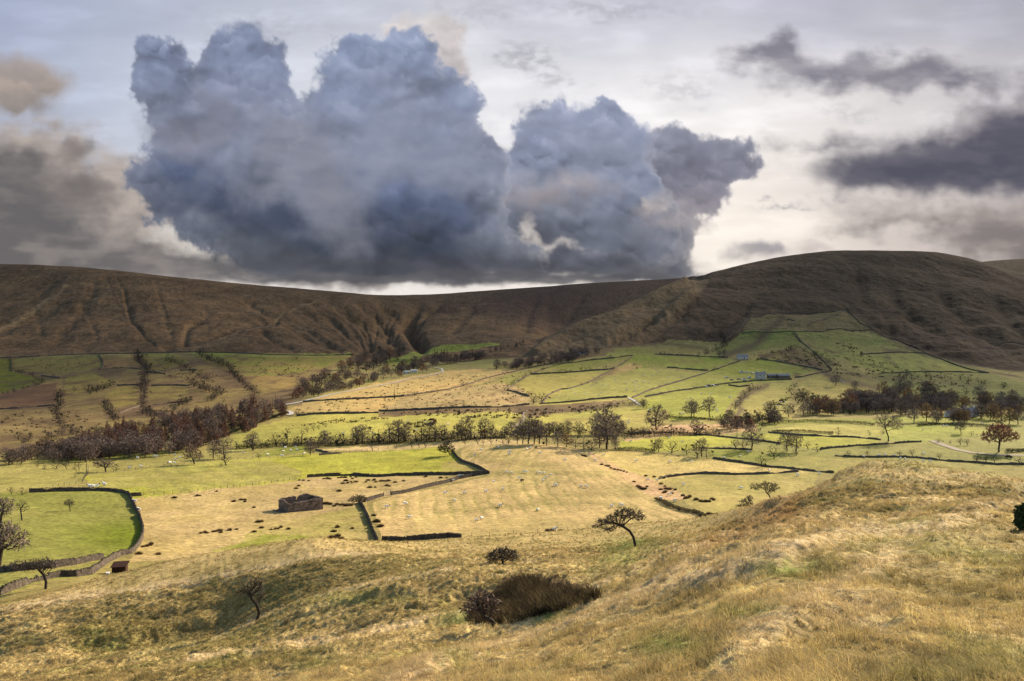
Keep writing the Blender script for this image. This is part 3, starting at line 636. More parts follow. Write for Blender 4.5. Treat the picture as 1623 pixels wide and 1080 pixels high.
def blobs(B, wob, s, kx=1.0):
    """signed depth (px) inside a union of lobes, with a cauliflower edge"""
    u = SU+fbm(SU/70, SV/70, 3, s)*wob*1.3+fbm(SU/22, SV/22, 3, s+7)*wob*.35
    v = SV+fbm(SU/70, SV/70, 3, s+11)*wob*1.3+fbm(SU/22, SV/22, 3, s+17)*wob*.35
    D = np.full(SU.shape, -1e9)
    for (cu, cv, rx, ry) in B:
        d = (1-np.hypot((u-cu)/rx, (v-cv)/ry))*min(rx, ry)
        h = np.clip(12-np.abs(D-d), 0, None)
        D = np.maximum(D, d)+h*h/48
    return D
A_WARM = np.array([.35, .12, -.15])
@local
def cumulus(B, s, top, mid, low, v0, v1, edge=7, wob=24, puff=13, amp=.22, rim=.5, base=None, holes=(), puffs=2):
    D = blobs(B, wob, s)+bil(SU/48, SV/48, 5, s+21, .55)*puff+bil(SU/17, SV/17, 3, s+25, .55)*puff*.38*(edge < 10)
    for (hu, hv, rx, ry) in holes:
        q = np.hypot((SU+fbm(SU/18, SV/18, 3, s+31)*15-hu)/rx, (SV+fbm(SU/18, SV/18, 3, s+33)*11-hv)/ry)
        D = D-20*sstep(2.3, .2, q)
    if base is not None: D = np.minimum(D, (base+fbm(SU/80, SV/30, 4, s+41)*14-SV)*1.0)
    e = edge*(1+.9*fbm(SU/60, SV/60, 2, s+44))
    al = sstep(-e*.5, np.maximum(e, 2)*1.9, D)
    # overlapping billows: each lit from above and from the sun's side, dark beneath
    rg = np.random.default_rng(s)
    H = np.zeros(SU.shape); wu = fbm(SU/44, SV/44, 4, s+50, .55)*30; wv = fbm(SU/44, SV/44, 4, s+53, .55)*30
    PU_ = []
    for (cu, cv, rx, ry) in B:
        for k in range(puffs):
            t_ = rg.random()*2*np.pi; q = math.sqrt(rg.random())*.85; r = min(rx, ry)*rg.uniform(.35, .8)
            PU_.append((cu+rx*q*math.cos(t_), cv+ry*q*math.sin(t_), r*rg.uniform(1, 1.4), r))
    PU_.sort(key=lambda p: p[1]+rg.uniform(-25, 25))
    for (cu, cv, rx, ry) in PU_:
        q = np.hypot((SU+wu-cu)/rx, (SV+wv-cv)/ry)
        mk = sstep(1.0, .62, q)
        sh = np.clip(-(SV+wv*.5-cv)/ry*.75+(SU-cu)/rx*.12, -1, 1)
        H = H*(1-mk)+(H*.55+sh*.55)*mk
    bl = bil(SU/95, SV/80, 3, s+60, .5); bl2 = bil(SU/95-.06, SV/80-.14, 3, s+60, .5)
    H = H*1.0+(bl-bl2)*.55+fbm(SU/130, SV/100, 3, s+66)*.7
    y = np.clip((SV-v0)/(v1-v0)+fbm(SU/130, SV/90, 3, s+70)*.3, 0, 1)
    t = lin8(*top); m_ = lin8(*mid); l = lin8(*low)
    y = y[..., None]
    col = np.where(y < .5, t*(1-2*y)+m_*2*y, m_*(2-2*y)+l*(2*y-1))
    hm_ = np.clip(H, -1, 1)[..., None]
    col = col*np.clip(1+amp*hm_*2.0, .6, 1.6)*(1+A_WARM*np.clip(hm_, 0, 1)*amp)
    wsun = sstep(150, 1000, SU)*.6+.4
    col = col+lin8(222,214,206)*(rim*wsun*np.exp(-np.clip(D, 0, None)/(edge*1.0)))[..., None]*.62
    blend(al, col)
# wisps high up
for (cu, cv, rx, ry, a0) in [(835,90,38,22,.42),(880,128,30,14,.32),(800,98,22,14,.25),(1075,140,50,26,.24),(965,15,110,14,.30),(760,22,70,18,.22),(420,40,110,22,.18),(1240,328,40,7,.45),(1350,180,34,14,.22),(1400,325,70,12,.28),(1330,322,30,8,.3)]:
    n = fbm(SU/34, SV/16, 5, int(cu))
    al = np.exp(-((SU+n*60-cu)/rx)**2-((SV+n*26-cv)/ry)**2)*sstep(-.35, .3, fbm(SU/20, SV/12, 4, int(cu)+5)+.1)
    blend(np.clip(al*a0*1.2, 0, .6), lin8(150,147,157))
# soft stratus bars on the right
@local
def stratus(B, s, col, col2, soft, a0=1, wob=34, fx=70, fy=34):
    n = fbm(SU/fx, SV/fy, 5, s, .58)
    D = blobs(B, wob, s+5)+n*soft*.8
    al = sstep(-soft*.75, soft*.75, D)*a0
    y = sstep(-.25, .35, fbm(SU/90, SV/30, 4, s+9)+.1)[..., None]
    blend(al, lin8(*col)*y+lin8(*col2)*(1-y))
stratus([(1228,92,56,24),(1195,98,36,14),(1245,72,26,24),(1330,122,80,18),(1420,114,100,27),(1510,128,76,20),(1285,108,60,16)], 301, (112,110,124), (146,143,153), 22, .85, 22)
stratus([(1600,215,110,50),(1660,190,70,70)], 305, (128,123,132), (150,144,148), 34, .75, 26)
stratus([(1430,274,130,27),(1560,262,180,42),(1650,240,120,70),(1350,268,60,24),(1310,230,56,9),(1480,240,60,18)], 309, (88,87,101), (104,102,114), 24, .96, 18, 140, 70)
stratus([(1470,268,150,22),(1580,262,120,34)], 310, (84,84,98), (98,97,109), 20, .9, 14, 160, 80)
stratus([(1600,372,110,36),(1500,352,130,16),(1650,400,70,28),(1570,390,70,16)], 313, (120,113,113), (146,136,133), 28, .85, 24)
stratus([(1390,330,66,11),(1300,400,30,8)], 317, (186,176,172), (200,190,186), 12, .6, 18)
# warm-lit cloud on the left, grey below
cumulus([(-20,125,90,46),(50,132,62,40),(90,128,34,22),(20,150,70,26),(60,168,30,14)], 321, (158,150,150), (160,149,143), (136,129,126), 85, 185, 13, 14, 6, .12, .45)
stratus([(30,300,130,100),(150,330,110,70),(230,385,90,34),(70,230,60,30),(180,290,50,50),(120,235,30,24)], 325, (184,172,164), (164,153,147), 30, .95, 22)
stratus([(10,360,165,90),(-30,290,140,66),(80,400,170,36)], 329, (100,98,101), (118,114,113), 36, .95, 26, 100, 70)
stratus([(160,316,30,10),(120,240,24,16),(110,300,60,20),(250,345,26,8)], 331, (120,113,112), (138,130,126), 14, .75, 20)
stratus([(250,425,310,16),(100,412,230,26),(430,434,200,12),(620,442,160,7),(380,402,80,8),(-60,400,200,36)], 333, (108,104,105), (138,131,128), 14, .92, 18, 110, 26)
stratus([(335,372,80,22),(300,345,40,18),(400,398,60,14)], 319, (226,219,211), (208,200,193), 18, .8, 24)
# low cloud by the right hill
cumulus([(1195,398,42,14),(1165,412,24,8),(1225,400,22,10)], 337, (158,154,160), (168,162,164), (186,178,174), 380, 420, 6, 10, 4, .12, .3, puffs=1)
# the great cumulus: far pale tower, right lobe, middle tower, main mass
BASE = 443
cumulus([(690,62,48,42),(668,60,36,30),(714,110,30,54),(724,165,26,44),(640,52,26,20)], 341, (204,199,200), (197,189,190), (169,165,175), 25, 200, 9, 17, 11, .16, .4)
cumulus([(1058,238,46,34),(1105,256,58,40),(1160,258,40,32),(1090,300,60,46),(1062,345,44,34),(1120,290,40,26),(1050,280,50,50)], 351, (141,145,163), (123,123,138), (160,152,156), 205, 360, 5, 17, 10, .28, .7)
cumulus([(1062,385,34,52),(1030,400,50,46),(1020,340,48,50),(1040,425,60,26)], 361, (128,130,143), (115,116,127), (95,96,103), 330, 450, 5, 16, 9, .28, .6, base=BASE+4)
cumulus([(885,210,68,44),(960,200,28,42),(930,225,82,48),(985,235,40,42),(870,265,84,50),(960,285,82,58),(1008,300,38,40),(850,320,96,60),(940,350,112,62),(820,390,100,52),(930,412,120,34),(840,242,24,20),(1010,375,60,50)], 371, (147,156,182), (122,129,148), (92,94,102), 175, 440, 5, 18, 11, .36, .7, base=BASE,
        )
stratus([(832,372,12,22),(824,352,9,12),(868,393,26,7),(850,386,12,9),(1040,325,12,9)], 373, (228,218,210), (190,182,180), 11, .68, 22, 16, 12)
cumulus([(850,312,80,26),(900,296,64,20),(935,306,44,16),(800,322,50,22)], 375, (180,174,179), (151,146,153), (114,114,122), 270, 350, 20, 20, 12, .16, .06, puffs=1)
cumulus([(262,88,38,30),(238,80,18,24),(262,130,48,46),(292,130,24,30),(288,190,60,52),(345,180,40,40),(392,88,50,46),(352,70,24,28),(420,100,34,40),(385,140,66,66),(400,200,84,70),(440,150,26,44),(320,240,90,60),(300,290,84,50),(250,272,38,30),(340,320,110,52),(420,360,120,52),(480,250,80,80)], 381, (132,142,169), (125,132,153), (91,96,107), 60, 400, 5, 20, 12, .34, .6,
        base=BASE)
cumulus([(600,108,82,52),(560,110,42,46),(640,90,50,40),(590,180,104,70),(670,190,84,90),(720,240,64,60),(760,280,36,60),(545,260,90,80),(650,290,130,90),(740,330,60,80),(560,330,110,80),(700,390,110,60),(600,410,190,44),(480,390,120,46),(770,415,90,32)], 391, (135,147,175), (133,139,159), (88,92,102), 60, 440, 5, 20, 12, .33, .6, base=BASE)
# nearer dark billows within the mass
cumulus([(345,310,105,44),(290,280,60,34),(420,350,110,46),(490,390,110,40),(560,418,120,26)], 397, (88,99,127), (72,80,99), (66,70,79), 255, 420, 18, 18, 9, .28, .05, base=BASE+2)
cumulus([(650,320,70,50),(690,350,78,56),(620,360,70,50),(660,400,110,42),(560,280,40,26)], 403, (105,117,147), (74,83,104), (64,68,78), 280, 430, 18, 18, 9, .28, .05, base=BASE+2)
# pale grey veils where thinner cloud lets light through
stratus([(470,235,60,60),(500,290,60,50),(440,300,70,24)], 421, (140,142,156), (126,130,146), 40, .75, 30, 80, 80)
stratus([(640,205,80,34),(600,250,60,50),(700,255,60,40)], 423, (146,152,172), (134,142,164), 40, .7, 30, 80, 80)
stratus([(300,215,60,24),(350,190,50,30)], 425, (136,136,150), (126,128,144), 30, .7, 26, 70, 60)
stratus([(545,345,26,60),(565,390,20,30),(520,300,26,40)], 427, (134,134,144), (122,124,136), 28, .5, 26, 50, 60)
stratus([(900,205,60,30),(960,235,50,26)], 429, (150,156,176), (138,146,168), 30, .65, 26, 60, 50)
stratus([(1035,335,30,14),(1075,350,40,12)], 431, (172,164,166), (150,146,152), 16, .7, 18, 40, 30)
glow2 = np.exp(-((SU-1125)/60)**2-((SV-405)/40)**2); blend(glow2*.5*sstep(1070, 1135, SU), lin8(255,246,232))
stratus([(700,428,220,12),(500,420,160,14),(900,425,160,12)], 409, (72,74,82), (84,86,94), 16, .7, 18, 90, 26)
stratus([(560,443,200,5),(760,441,180,6),(950,440,150,5)], 411, (86,86,92), (98,97,101), 6, .9, 10, 90, 14)
for (cu, cv, r) in [(580,466,18),(640,462,10)]:
    al = np.exp(-((SU-cu)/r)**2-((SV-cv)/6)**2)*sstep(-.2, .3, fbm(SU/9, SV/7, 3, cu)+.1); blend(al*.5, lin8(250,245,240))
# deck continuing out of frame overhead and to the sides
SKY = np.clip(SKY, .02, 1.3)/(2.0**EXPO)
R_SKY = 20000.0
dx = (SU-CX)/F; dzv = (VH-SV)/F
nrm = np.sqrt(dx*dx+1+dzv*dzv)
Vs = np.stack([dx/nrm, 1/nrm, dzv/nrm], -1).reshape(-1, 3)*R_SKY
nr, nc = SU.shape
i = np.arange(nr-1)[:, None]*nc+np.arange(nc-1)[None, :]
Qs = np.stack([i, i+nc, i+nc+1, i+1], -1).reshape(-1, 4)
m = bpy.data.materials.new('cloudy_sky'); m.use_nodes = True; nt = m.node_tree; nt.nodes.clear()
o_ = nt.nodes.new('ShaderNodeOutputMaterial'); em = nt.nodes.new('ShaderNodeEmission'); at_ = nt.nodes.new('ShaderNodeAttribute'); at_.attribute_name = 'Col'
nt.links.new(at_.outputs['Color'], em.inputs[0]); nt.links.new(em.outputs[0], o_.inputs[0])
m.cycles.emission_sampling = 'NONE'
me = mesh_np('sky', Vs, Qs, mats=[m], smooth=True); set_col(me, SKY.reshape(-1, 3))
tag(link('sky', me), 'evening sky with a great blue grey cumulus and paler cloud', 'sky', kind='structure')

# ------------------------------------------------------------------ camera and view
cam = bpy.data.cameras.new('camera'); co = link('camera', cam)
cam.sensor_width = 36; cam.lens = 36*F/1623; cam.shift_y = -(540-VH)/1623
co.rotation_euler = (math.radians(90), 0, 0); co.location = (0, 0, 0)
cam.clip_start = .2; cam.clip_end = 40000
SC.camera = co
SC.view_settings.view_transform = 'Standard'; SC.view_settings.look = 'None'; SC.view_settings.gamma = 1; SC.view_settings.exposure = EXPO
try: SC.view_settings.use_curve_mapping = False
except Exception: pass
SC.cycles.max_bounces = 5; SC.cycles.diffuse_bounces = 2; SC.cycles.transparent_max_bounces = 6
SC.cycles.use_denoising = True

# ------------------------------------------------------------------ trees
M_BARK = plain('dark_bark', (.050, .040, .032), var=.35, scale=6, bump=.5, bdist=.02)
M_TWIG = plain('bare_twigs', (.19, .145, .115), var=.35, scale=1.2, bump=0)
M_TWIGP = plain('purple_brown_twigs', (.155, .112, .09), var=.35, scale=1.2, bump=0)
M_TWIGD = plain('dark_thorn_twigs', (.095, .075, .058), var=.35, scale=1.2, bump=0)
M_RUST = plain('rust_leaves', (.25, .105, .045), var=.5, scale=.8, bump=0, trans=.25)
M_RED = plain('red_beech_leaves', (.21, .062, .035), var=.4, scale=.8, bump=0, trans=.25)
M_GOLD = plain('yellow_brown_leaves', (.27, .17, .055), var=.45, scale=.8, bump=0, trans=.25)
M_LARCH = plain('larch_needles', (.165, .070, .040), var=.6, scale=.5, bump=0, trans=.2)
M_DARKLEAF = plain('dark_evergreen_leaves', (.055, .058, .030), var=.5, scale=1.0, bump=0, trans=.1)
M_OLIVELEAF = plain('olive_scrub_leaves', (.12, .098, .05), var=.5, scale=1.0, bump=0, trans=.2)
M_GORSE = plain('gorse_green', (.035, .052, .018), var=.5, scale=3.0, bump=0, trans=.1)

def colonize(trunk, att, step, infl, kill, rng, iters=140):
    """space colonisation: limbs grow from the trunk towards the points of the crown"""
    P = []; par = []
    for i, p in enumerate(trunk):
        p = np.array(p, float)
        if i == 0: P.append(p); par.append(-1); continue
        q = P[-1]; n = max(1, int(np.linalg.norm(p-q)/step))
        for k in range(1, n+1): P.append(q+(p-q)*k/n); par.append(len(P)-2)
    P = np.array(P); par = list(par); att = np.array(att, float)
    start = max(1, int(len(P)*.45))
    alive = np.ones(len(att), bool)
    D = np.linalg.norm(att[:, None]-P[None], axis=2); D[:, :start] = 1e9
    near = D.argmin(1); nd = D.min(1)
    for it in range(iters):
        ok = alive & (nd < infl)
        if not ok.any(): break
        dirs = att[ok]-P[near[ok]]; dirs /= np.linalg.norm(dirs, axis=1)[:, None]+1e-9
        idx = near[ok]; S = np.zeros_like(P); np.add.at(S, idx, dirs)
        us = np.unique(idx)
        g = S[us]; g /= np.linalg.norm(g, axis=1)[:, None]+1e-6
        g += rng.normal(0, .22, g.shape); g /= np.linalg.norm(g, axis=1)[:, None]+1e-6
        new = P[us]+g*step
        base = len(P); P = np.concatenate([P, new]); par += [int(k) for k in us]
        d2 = np.linalg.norm(att[:, None]-new[None], axis=2)
        m = d2.min(1); am = d2.argmin(1)+base
        near = np.where(m < nd, am, near); nd = np.minimum(nd, m)
        alive &= nd > kill
        if len(P) > 5000: break
    return P, np.array(par)

def tree_meshes(name, trunk, att, step, infl, kill, r0, rtip, seed, twig, ntw, wtw, leaf=None, expo=2.3, droop=0.0, lean=(0, 0, 0), thick=None):
    """returns (trunk mesh, crown mesh)"""
    rng = np.random.default_rng(seed)
    P, par = colonize(trunk, att, step, infl, kill, rng)
    n = len(P); area = np.zeros(n); kids = np.zeros(n, int)
    for i in range(n-1, 0, -1):
        if kids[i] == 0: area[i] = rtip**expo
        area[par[i]] += area[i]; kids[par[i]] += 1
    R = area**(1/expo); R *= r0/R[0]; R = np.maximum(R, rtip)
    nt = len(trunk)
    # flare at the foot
    thick = thick or r0*.16
    def tubes(sel, ns):
        V = []; Qd = []; b = 0
        ang = np.arange(ns)*2*np.pi/ns
        for i in sel:
            p, q = P[par[i]], P[i]; d = q-p; L = np.linalg.norm(d)
            if L < 1e-6: continue
            d = d/L; a = np.cross(d, [.31, .17, .93]); a /= np.linalg.norm(a)+1e-9; c = np.cross(d, a)
            r1 = min(R[par[i]], R[i]*1.35); r2 = R[i]
            if par[i] == 0: r1 = R[0]*1.25
            ring = np.cos(ang)[:, None]*a+np.sin(ang)[:, None]*c
            V.append(p-d*r1*.2+ring*r1); V.append(q+d*r2*.2+ring*r2)
            k = np.arange(ns); k2 = (k+1) % ns
            Qd.append(np.stack([b+k, b+k2, b+ns+k2, b+ns+k], 1)); b += 2*ns
        return np.concatenate(V), np.concatenate(Qd)
    big = [i for i in range(1, n) if R[i] >= thick]; small = [i for i in range(1, n) if R[i] < thick]
    V, Qd = tubes(big if big else [1], 7)
    tm = (V, Qd)
    V2, Q2 = tubes(small, 3) if small else (np.zeros((0, 3)), np.zeros((0, 4), int))
    # twigs: thin tapering slips from every thin limb
    src = np.array([i for i in small if R[i] < max(rtip*2.2, thick*.5)] or small or [n-1])
    src = np.repeat(src, ntw)
    base = P[src]+(P[par[src]]-P[src])*rng.random((len(src), 1))
    par_d = P[src]-P[par[src]]; par_d /= np.linalg.norm(par_d, axis=1)[:, None]+1e-9
    d = par_d*.8+rng.normal(0, .75, base.shape)+np.array(lean); d[:, 2] += .15-droop
    d /= np.linalg.norm(d, axis=1)[:, None]+1e-9
    L = twig*rng.uniform(.4, 1.25, (len(src), 1))
    s = np.cross(d, rng.normal(0, 1, d.shape)); s /= np.linalg.norm(s, axis=1)[:, None]+1e-9
    w = wtw*rng.uniform(.7, 1.3, (len(src), 1))
    mid = base+d*L*.55+rng.normal(0, .10, base.shape)*L
    tip = base+d*L+rng.normal(0, .15, base.shape)*L
    k = np.arange(len(src))*4+len(V2)
    VT = np.stack([base-s*w, base+s*w, mid+s*w*.8, tip], 1).reshape(-1, 3)
    T = np.concatenate([np.stack([k, k+1, k+2], 1), np.stack([k, k+2, k+3], 1)])
    Vc = np.concatenate([V2, VT]) if len(V2) else VT
    mats = [1]*0
    midx = np.zeros(len(Q2)+len(T), np.int32)
    Ql = Q2
    if leaf:
        nl, ls = leaf
        si = rng.integers(0, len(src), nl)
        c = base[si]+d[si]*L[si]*rng.random((nl, 1))+rng.normal(0, ls*.5, (nl, 3))
        a = rng.normal(0, 1, (nl, 3)); a /= np.linalg.norm(a, axis=1)[:, None]; bb = np.cross(a, rng.normal(0, 1, (nl, 3))); bb /= np.linalg.norm(bb, axis=1)[:, None]
        z = ls*rng.uniform(.5, 1.2, (nl, 1))
        VL = np.stack([c-a*z, c-bb*z*.6, c+a*z, c+bb*z*.6], 1).reshape(-1, 3)
        k = np.arange(nl)*4+len(Vc)
        Ql = np.concatenate([Q2.reshape(-1, 4), np.stack([k, k+1, k+2, k+3], 1)])
        midx = np.concatenate([np.zeros(len(Q2), np.int32), np.ones(nl, np.int32), np.zeros(len(T), np.int32)])
        Vc = np.concatenate([Vc, VL])
    return tm, (Vc, Ql, T, midx)

def ell(rng, E, n):
    """points scattered through a set of ellipsoids (x, y, z, rx, ry, rz, weight)"""
    w = np.array([e[6] if len(e) > 6 else e[3]*e[4]*e[5] for e in E]); k = rng.choice(len(E), n, p=w/w.sum())
    q = rng.normal(0, 1, (n, 3)); q /= np.linalg.norm(q, axis=1)[:, None]; q *= rng.random((n, 1))**.42
    E = np.array([e[:6] for e in E]); return E[k, :3]+q*E[k, 3:6]

def proto(name, trunk, E, natt, step, infl, kill, r0, rtip, seed, twig, ntw, wtw, twm, leafm=None, leaf=None, **kw):
    rng = np.random.default_rng(seed+1000)
    tm, cm = tree_meshes(name, trunk, ell(rng, E, natt), step, infl, kill, r0, rtip, seed, twig, ntw, wtw, leaf, **kw)
    a = mesh_np(name+'_trunk', tm[0], tm[1], mats=[M_BARK], smooth=True)
    b = mesh_np(name+'_crown', cm[0], cm[1], cm[2], mats=[twm]+([leafm] if leafm else []), midx=cm[3] if leafm else None)
    return a, b

# generic kinds, ten metres tall (bushes four)
KIND = {}
def kind(k, n, fn):
    KIND[k] = [fn(i) for i in range(n)]
def bare(i):
    r = random.Random(50+i); h = 10
    f = r.uniform(.16, .24)
    tr = [(0,0,-.4), (r.uniform(-.2,.2),0,h*f*.5), (r.uniform(-.4,.4),r.uniform(-.2,.2),h*f), (r.uniform(-.6,.2),0,h*.5)]
    E = [(0,0,h*.58,h*.40,h*.40,h*.40,3), (r.uniform(-2,0),0,h*.45,h*.42,h*.36,h*.24,1.4), (r.uniform(-1,1),0,h*.8,h*.25,h*.25,h*.2,1)]
    return proto('bare_tree%d'%i, tr, E, 420, .40, 3.2, .55, .24, .014, 300+i, .95, 4, .012, M_TWIG, lean=(-.15,0,0))
def brown(i):
    r = random.Random(80+i); h = 10
    tr = [(0,0,-.4), (0,0,h*.08), (r.uniform(-.5,.2),0,h*.2), (r.uniform(-.6,.2),0,h*.55)]
    E = [(0,0,h*.52,h*.44,h*.42,h*.45,3), (r.uniform(-2,0),0,h*.4,h*.46,h*.4,h*.3,1.7), (r.uniform(-1,1),0,h*.8,h*.26,h*.26,h*.2,1)]
    return proto('brown_tree%d'%i, tr, E, 420, .42, 3.0, .6, .22, .015, 330+i, 1.0, 5, .018, M_TWIGP, lean=(-.1,0,0))
def leafy(nm, mat, nl, ls, sd):
    def f(i):
        r = random.Random(sd+i); h = 10
        tr = [(0,0,-.4), (0,0,h*.1), (r.uniform(-.4,.2),0,h*.24), (r.uniform(-.5,.3),0,h*.58)]
        E = [(0,0,h*.55,h*.40,h*.40,h*.42,3), (r.uniform(-2,0),0,h*.42,h*.42,h*.38,h*.28,1.5), (r.uniform(-1,1),0,h*.82,h*.23,h*.23,h*.17,.8)]
        return proto('%s%d'%(nm, i), tr, E, 300, .5, 3.2, .75, .24, .02, sd+i, 1.0, 5, .022, M_TWIGP, mat, (nl, ls))
    return f
def larch(i):
    r = random.Random(120+i); h = 10
    tr = [(0,0,-.3), (0,0,h*.4), (r.uniform(-.1,.1),0,h*.97)]
    E = [(0,0,h*(.12+.085*k),h*(.29-.024*k),h*(.29-.024*k),h*.08,1.6-.12*k) for k in range(10)]
    return proto('larch%d'%i, tr, E, 320, .4, 2.8, .5, .15, .016, 360+i, .85, 6, .026, M_TWIGP, M_LARCH, (2600, .17), droop=.25)
def conifer(i):
    r = random.Random(140+i); h = 10
    tr = [(0,0,-.3), (0,0,h*.4), (0,0,h*.98)]
    E = [(0,0,h*(.16+.08*k),h*(.23-.021*k),h*(.23-.021*k),h*.06,1.6-.13*k) for k in range(10)]
    return proto('conifer%d'%i, tr, E, 240, .4, 2.4, .5, .17, .018, 380+i, .7, 4, .03, M_TWIGD, M_DARKLEAF, (2600, .2), droop=.3)
def thorn(i):
    r = random.Random(160+i)
    tr = [(.3,0,-.3), (.2,0,.5), (-.1,r.uniform(-.1,.1),1.1), (-.4,0,1.7)]
    E = [(-.25,0,2.5,1.75,1.5,1.2,3), (-1.0,0,2.1,1.5,1.2,.75,1.4), (.7,0,2.2,1.2,1.2,.8,1), (r.uniform(-.6,.4),0,3.3,1.0,.9,.7,.8)]
    return proto('thorn%d'%i, tr, E, 300, .22, 2.0, .32, .14, .011, 400+i, .45, 9, .013, M_TWIGD, lean=(-.35,0,0))
def bush(i):
    r = random.Random(180+i)
    tr = [(0,0,-.25), (r.uniform(-.2,.2),0,.35), (0,0,1.0)]
    E = [(0,0,1.9,2.2,1.9,1.7,3), (-1.1,0,1.5,1.6,1.4,1.2,1.2), (1.2,0,1.3,1.5,1.3,1.1,1), (r.uniform(-.7,.7),0,2.9,1.2,1.1,1.0,.9)]
    return proto('bush%d'%i, tr, E, 260, .26, 2.2, .4, .13, .012, 420+i, .5, 7, .018, M_TWIGD, M_DARKLEAF, (1100, .085), lean=(-.15,0,0))
def scrub(i):
    r = random.Random(190+i)
    tr = [(0,0,-.25), (r.uniform(-.2,.2),0,.3), (0,0,.9)]
    E = [(0,0,1.7,2.2,1.9,1.6,3), (-1.2,0,1.3,1.6,1.4,1.1,1.2), (1.3,0,1.2,1.5,1.3,1.0,1), (r.uniform(-.7,.7),0,2.7,1.2,1.1,1.0,.9)]
    return proto('scrub%d'%i, tr, E, 240, .26, 2.2, .4, .12, .012, 440+i, .55, 8, .02, M_TWIG, M_OLIVELEAF, (500, .085), lean=(-.15,0,0))
kind('bare', 5, bare); kind('brown', 4, brown); kind('rust', 3, leafy('rust_tree', M_RUST, 2200, .17, 500)); kind('gold', 2, leafy('gold_tree', M_GOLD, 2200, .17, 520))
kind('larch', 4, larch); kind('conifer', 2, conifer); kind('thorn', 4, thorn); kind('bush', 4, bush); kind('scrub', 3, scrub)
KNAME = {'bare': ('bare_tree', 'tree', 10), 'brown': ('bare_tree', 'tree', 10), 'rust': ('autumn_tree', 'tree', 10), 'gold': ('autumn_tree', 'tree', 10), 'larch': ('larch_tree', 'tree', 10),
         'conifer': ('conifer_tree', 'tree', 10), 'thorn': ('hawthorn_tree', 'tree', 4), 'bush': ('hawthorn_bush', 'bush', 4), 'scrub': ('scrub_bush', 'bush', 4)}
KDESC = {'bare': 'bare grey tree', 'brown': 'purple brown tree', 'rust': 'rust orange tree', 'gold': 'yellow brown tree', 'larch': 'rust brown larch', 'conifer': 'dark green conifer',
         'thorn': 'dark windswept hawthorn', 'bush': 'dark round bush', 'scrub': 'brown scrubby bush'}
ORD = ['first','second','third','fourth','fifth','sixth','seventh','eighth','ninth','tenth','eleventh','twelfth','thirteenth','fourteenth','fifteenth','sixteenth','seventeenth','eighteenth','nineteenth','twentieth']
def tree_at(k, p, h, label, group=None, wide=1.0):
    nm, cat, h0 = KNAME[k]
    a, b = random.choice(KIND[k]); s = h/h0
    o = empty(nm, p, random.uniform(-.45, .45) if k in ('thorn', 'bare') else random.uniform(0, 6.28)); o.scale = (s*wide*random.uniform(.92, 1.1), s*wide*random.uniform(.92, 1.1), s)
    tag(o, label, cat, group)
    link('trunk', a, o); link('crown', b, o)
    return o
def px_h(p, hpx): return hpx/F*p.y
def plant(items, where, group, tall=1.0):
    """items (u, v of the foot, height in pixels, kind[, width]) told apart by kind and by their order from the left"""
    its = sorted(items, key=lambda t: t[0]); cnt = {}
    for t in its: cnt[t[3]] = cnt.get(t[3], 0)+1
    seen = {}
    for t in its:
        k = t[3]; seen[k] = seen.get(k, 0)+1
        if cnt[k] == 1: lab = '%s %s' % (KDESC[k], where)
        elif seen[k] == 1: lab = '%s %s, leftmost' % (KDESC[k], where)
        elif seen[k] == cnt[k]: lab = '%s %s, rightmost' % (KDESC[k], where)
        else: lab = '%s %s, %s from left' % (KDESC[k], where, ORD[seen[k]-1])
        p = atv(t[0], t[1])
        tree_at(k, p-Vector((0, 0, .15)), px_h(p, t[2]*tall)*random.uniform(.9, 1.12), lab, group, t[4] if len(t) > 4 else 1.0)
MASS = []
def wood(pts, n, kinds, hpx, label, group, wide=1.0, mass=False, seed=0):
    """a stand of trees that nothing tells apart, scattered inside a photo outline of their feet"""
    rg = random.Random(seed); us = [p[0] for p in pts]; vs = [p[1] for p in pts]; done = []; tries = 0
    while len(done) < n and tries < n*60:
        tries += 1
        u, v = rg.uniform(min(us), max(us)), rg.uniform(min(vs), max(vs))
        if not bool(inpoly(np.array([u]), np.array([v]), pts)[0]): continue
        if any(abs(u-a) < hpx[0]*.16 and abs(v-b) < hpx[0]*.07 for a, b in done): continue
        done.append((u, v)); k = rg.choice(kinds); p = atv(u, v)
        if mass: MASS.append((k, p-Vector((0, 0, .2)), px_h(p, rg.uniform(*hpx)), wide*rg.uniform(.9, 1.15), rg.uniform(0, 6.28), rg.randrange(9))); continue
        tree_at(k, p-Vector((0, 0, .2)), px_h(p, rg.uniform(*hpx)), label[k] if isinstance(label, dict) else label, group[k] if isinstance(group, dict) else group, wide)

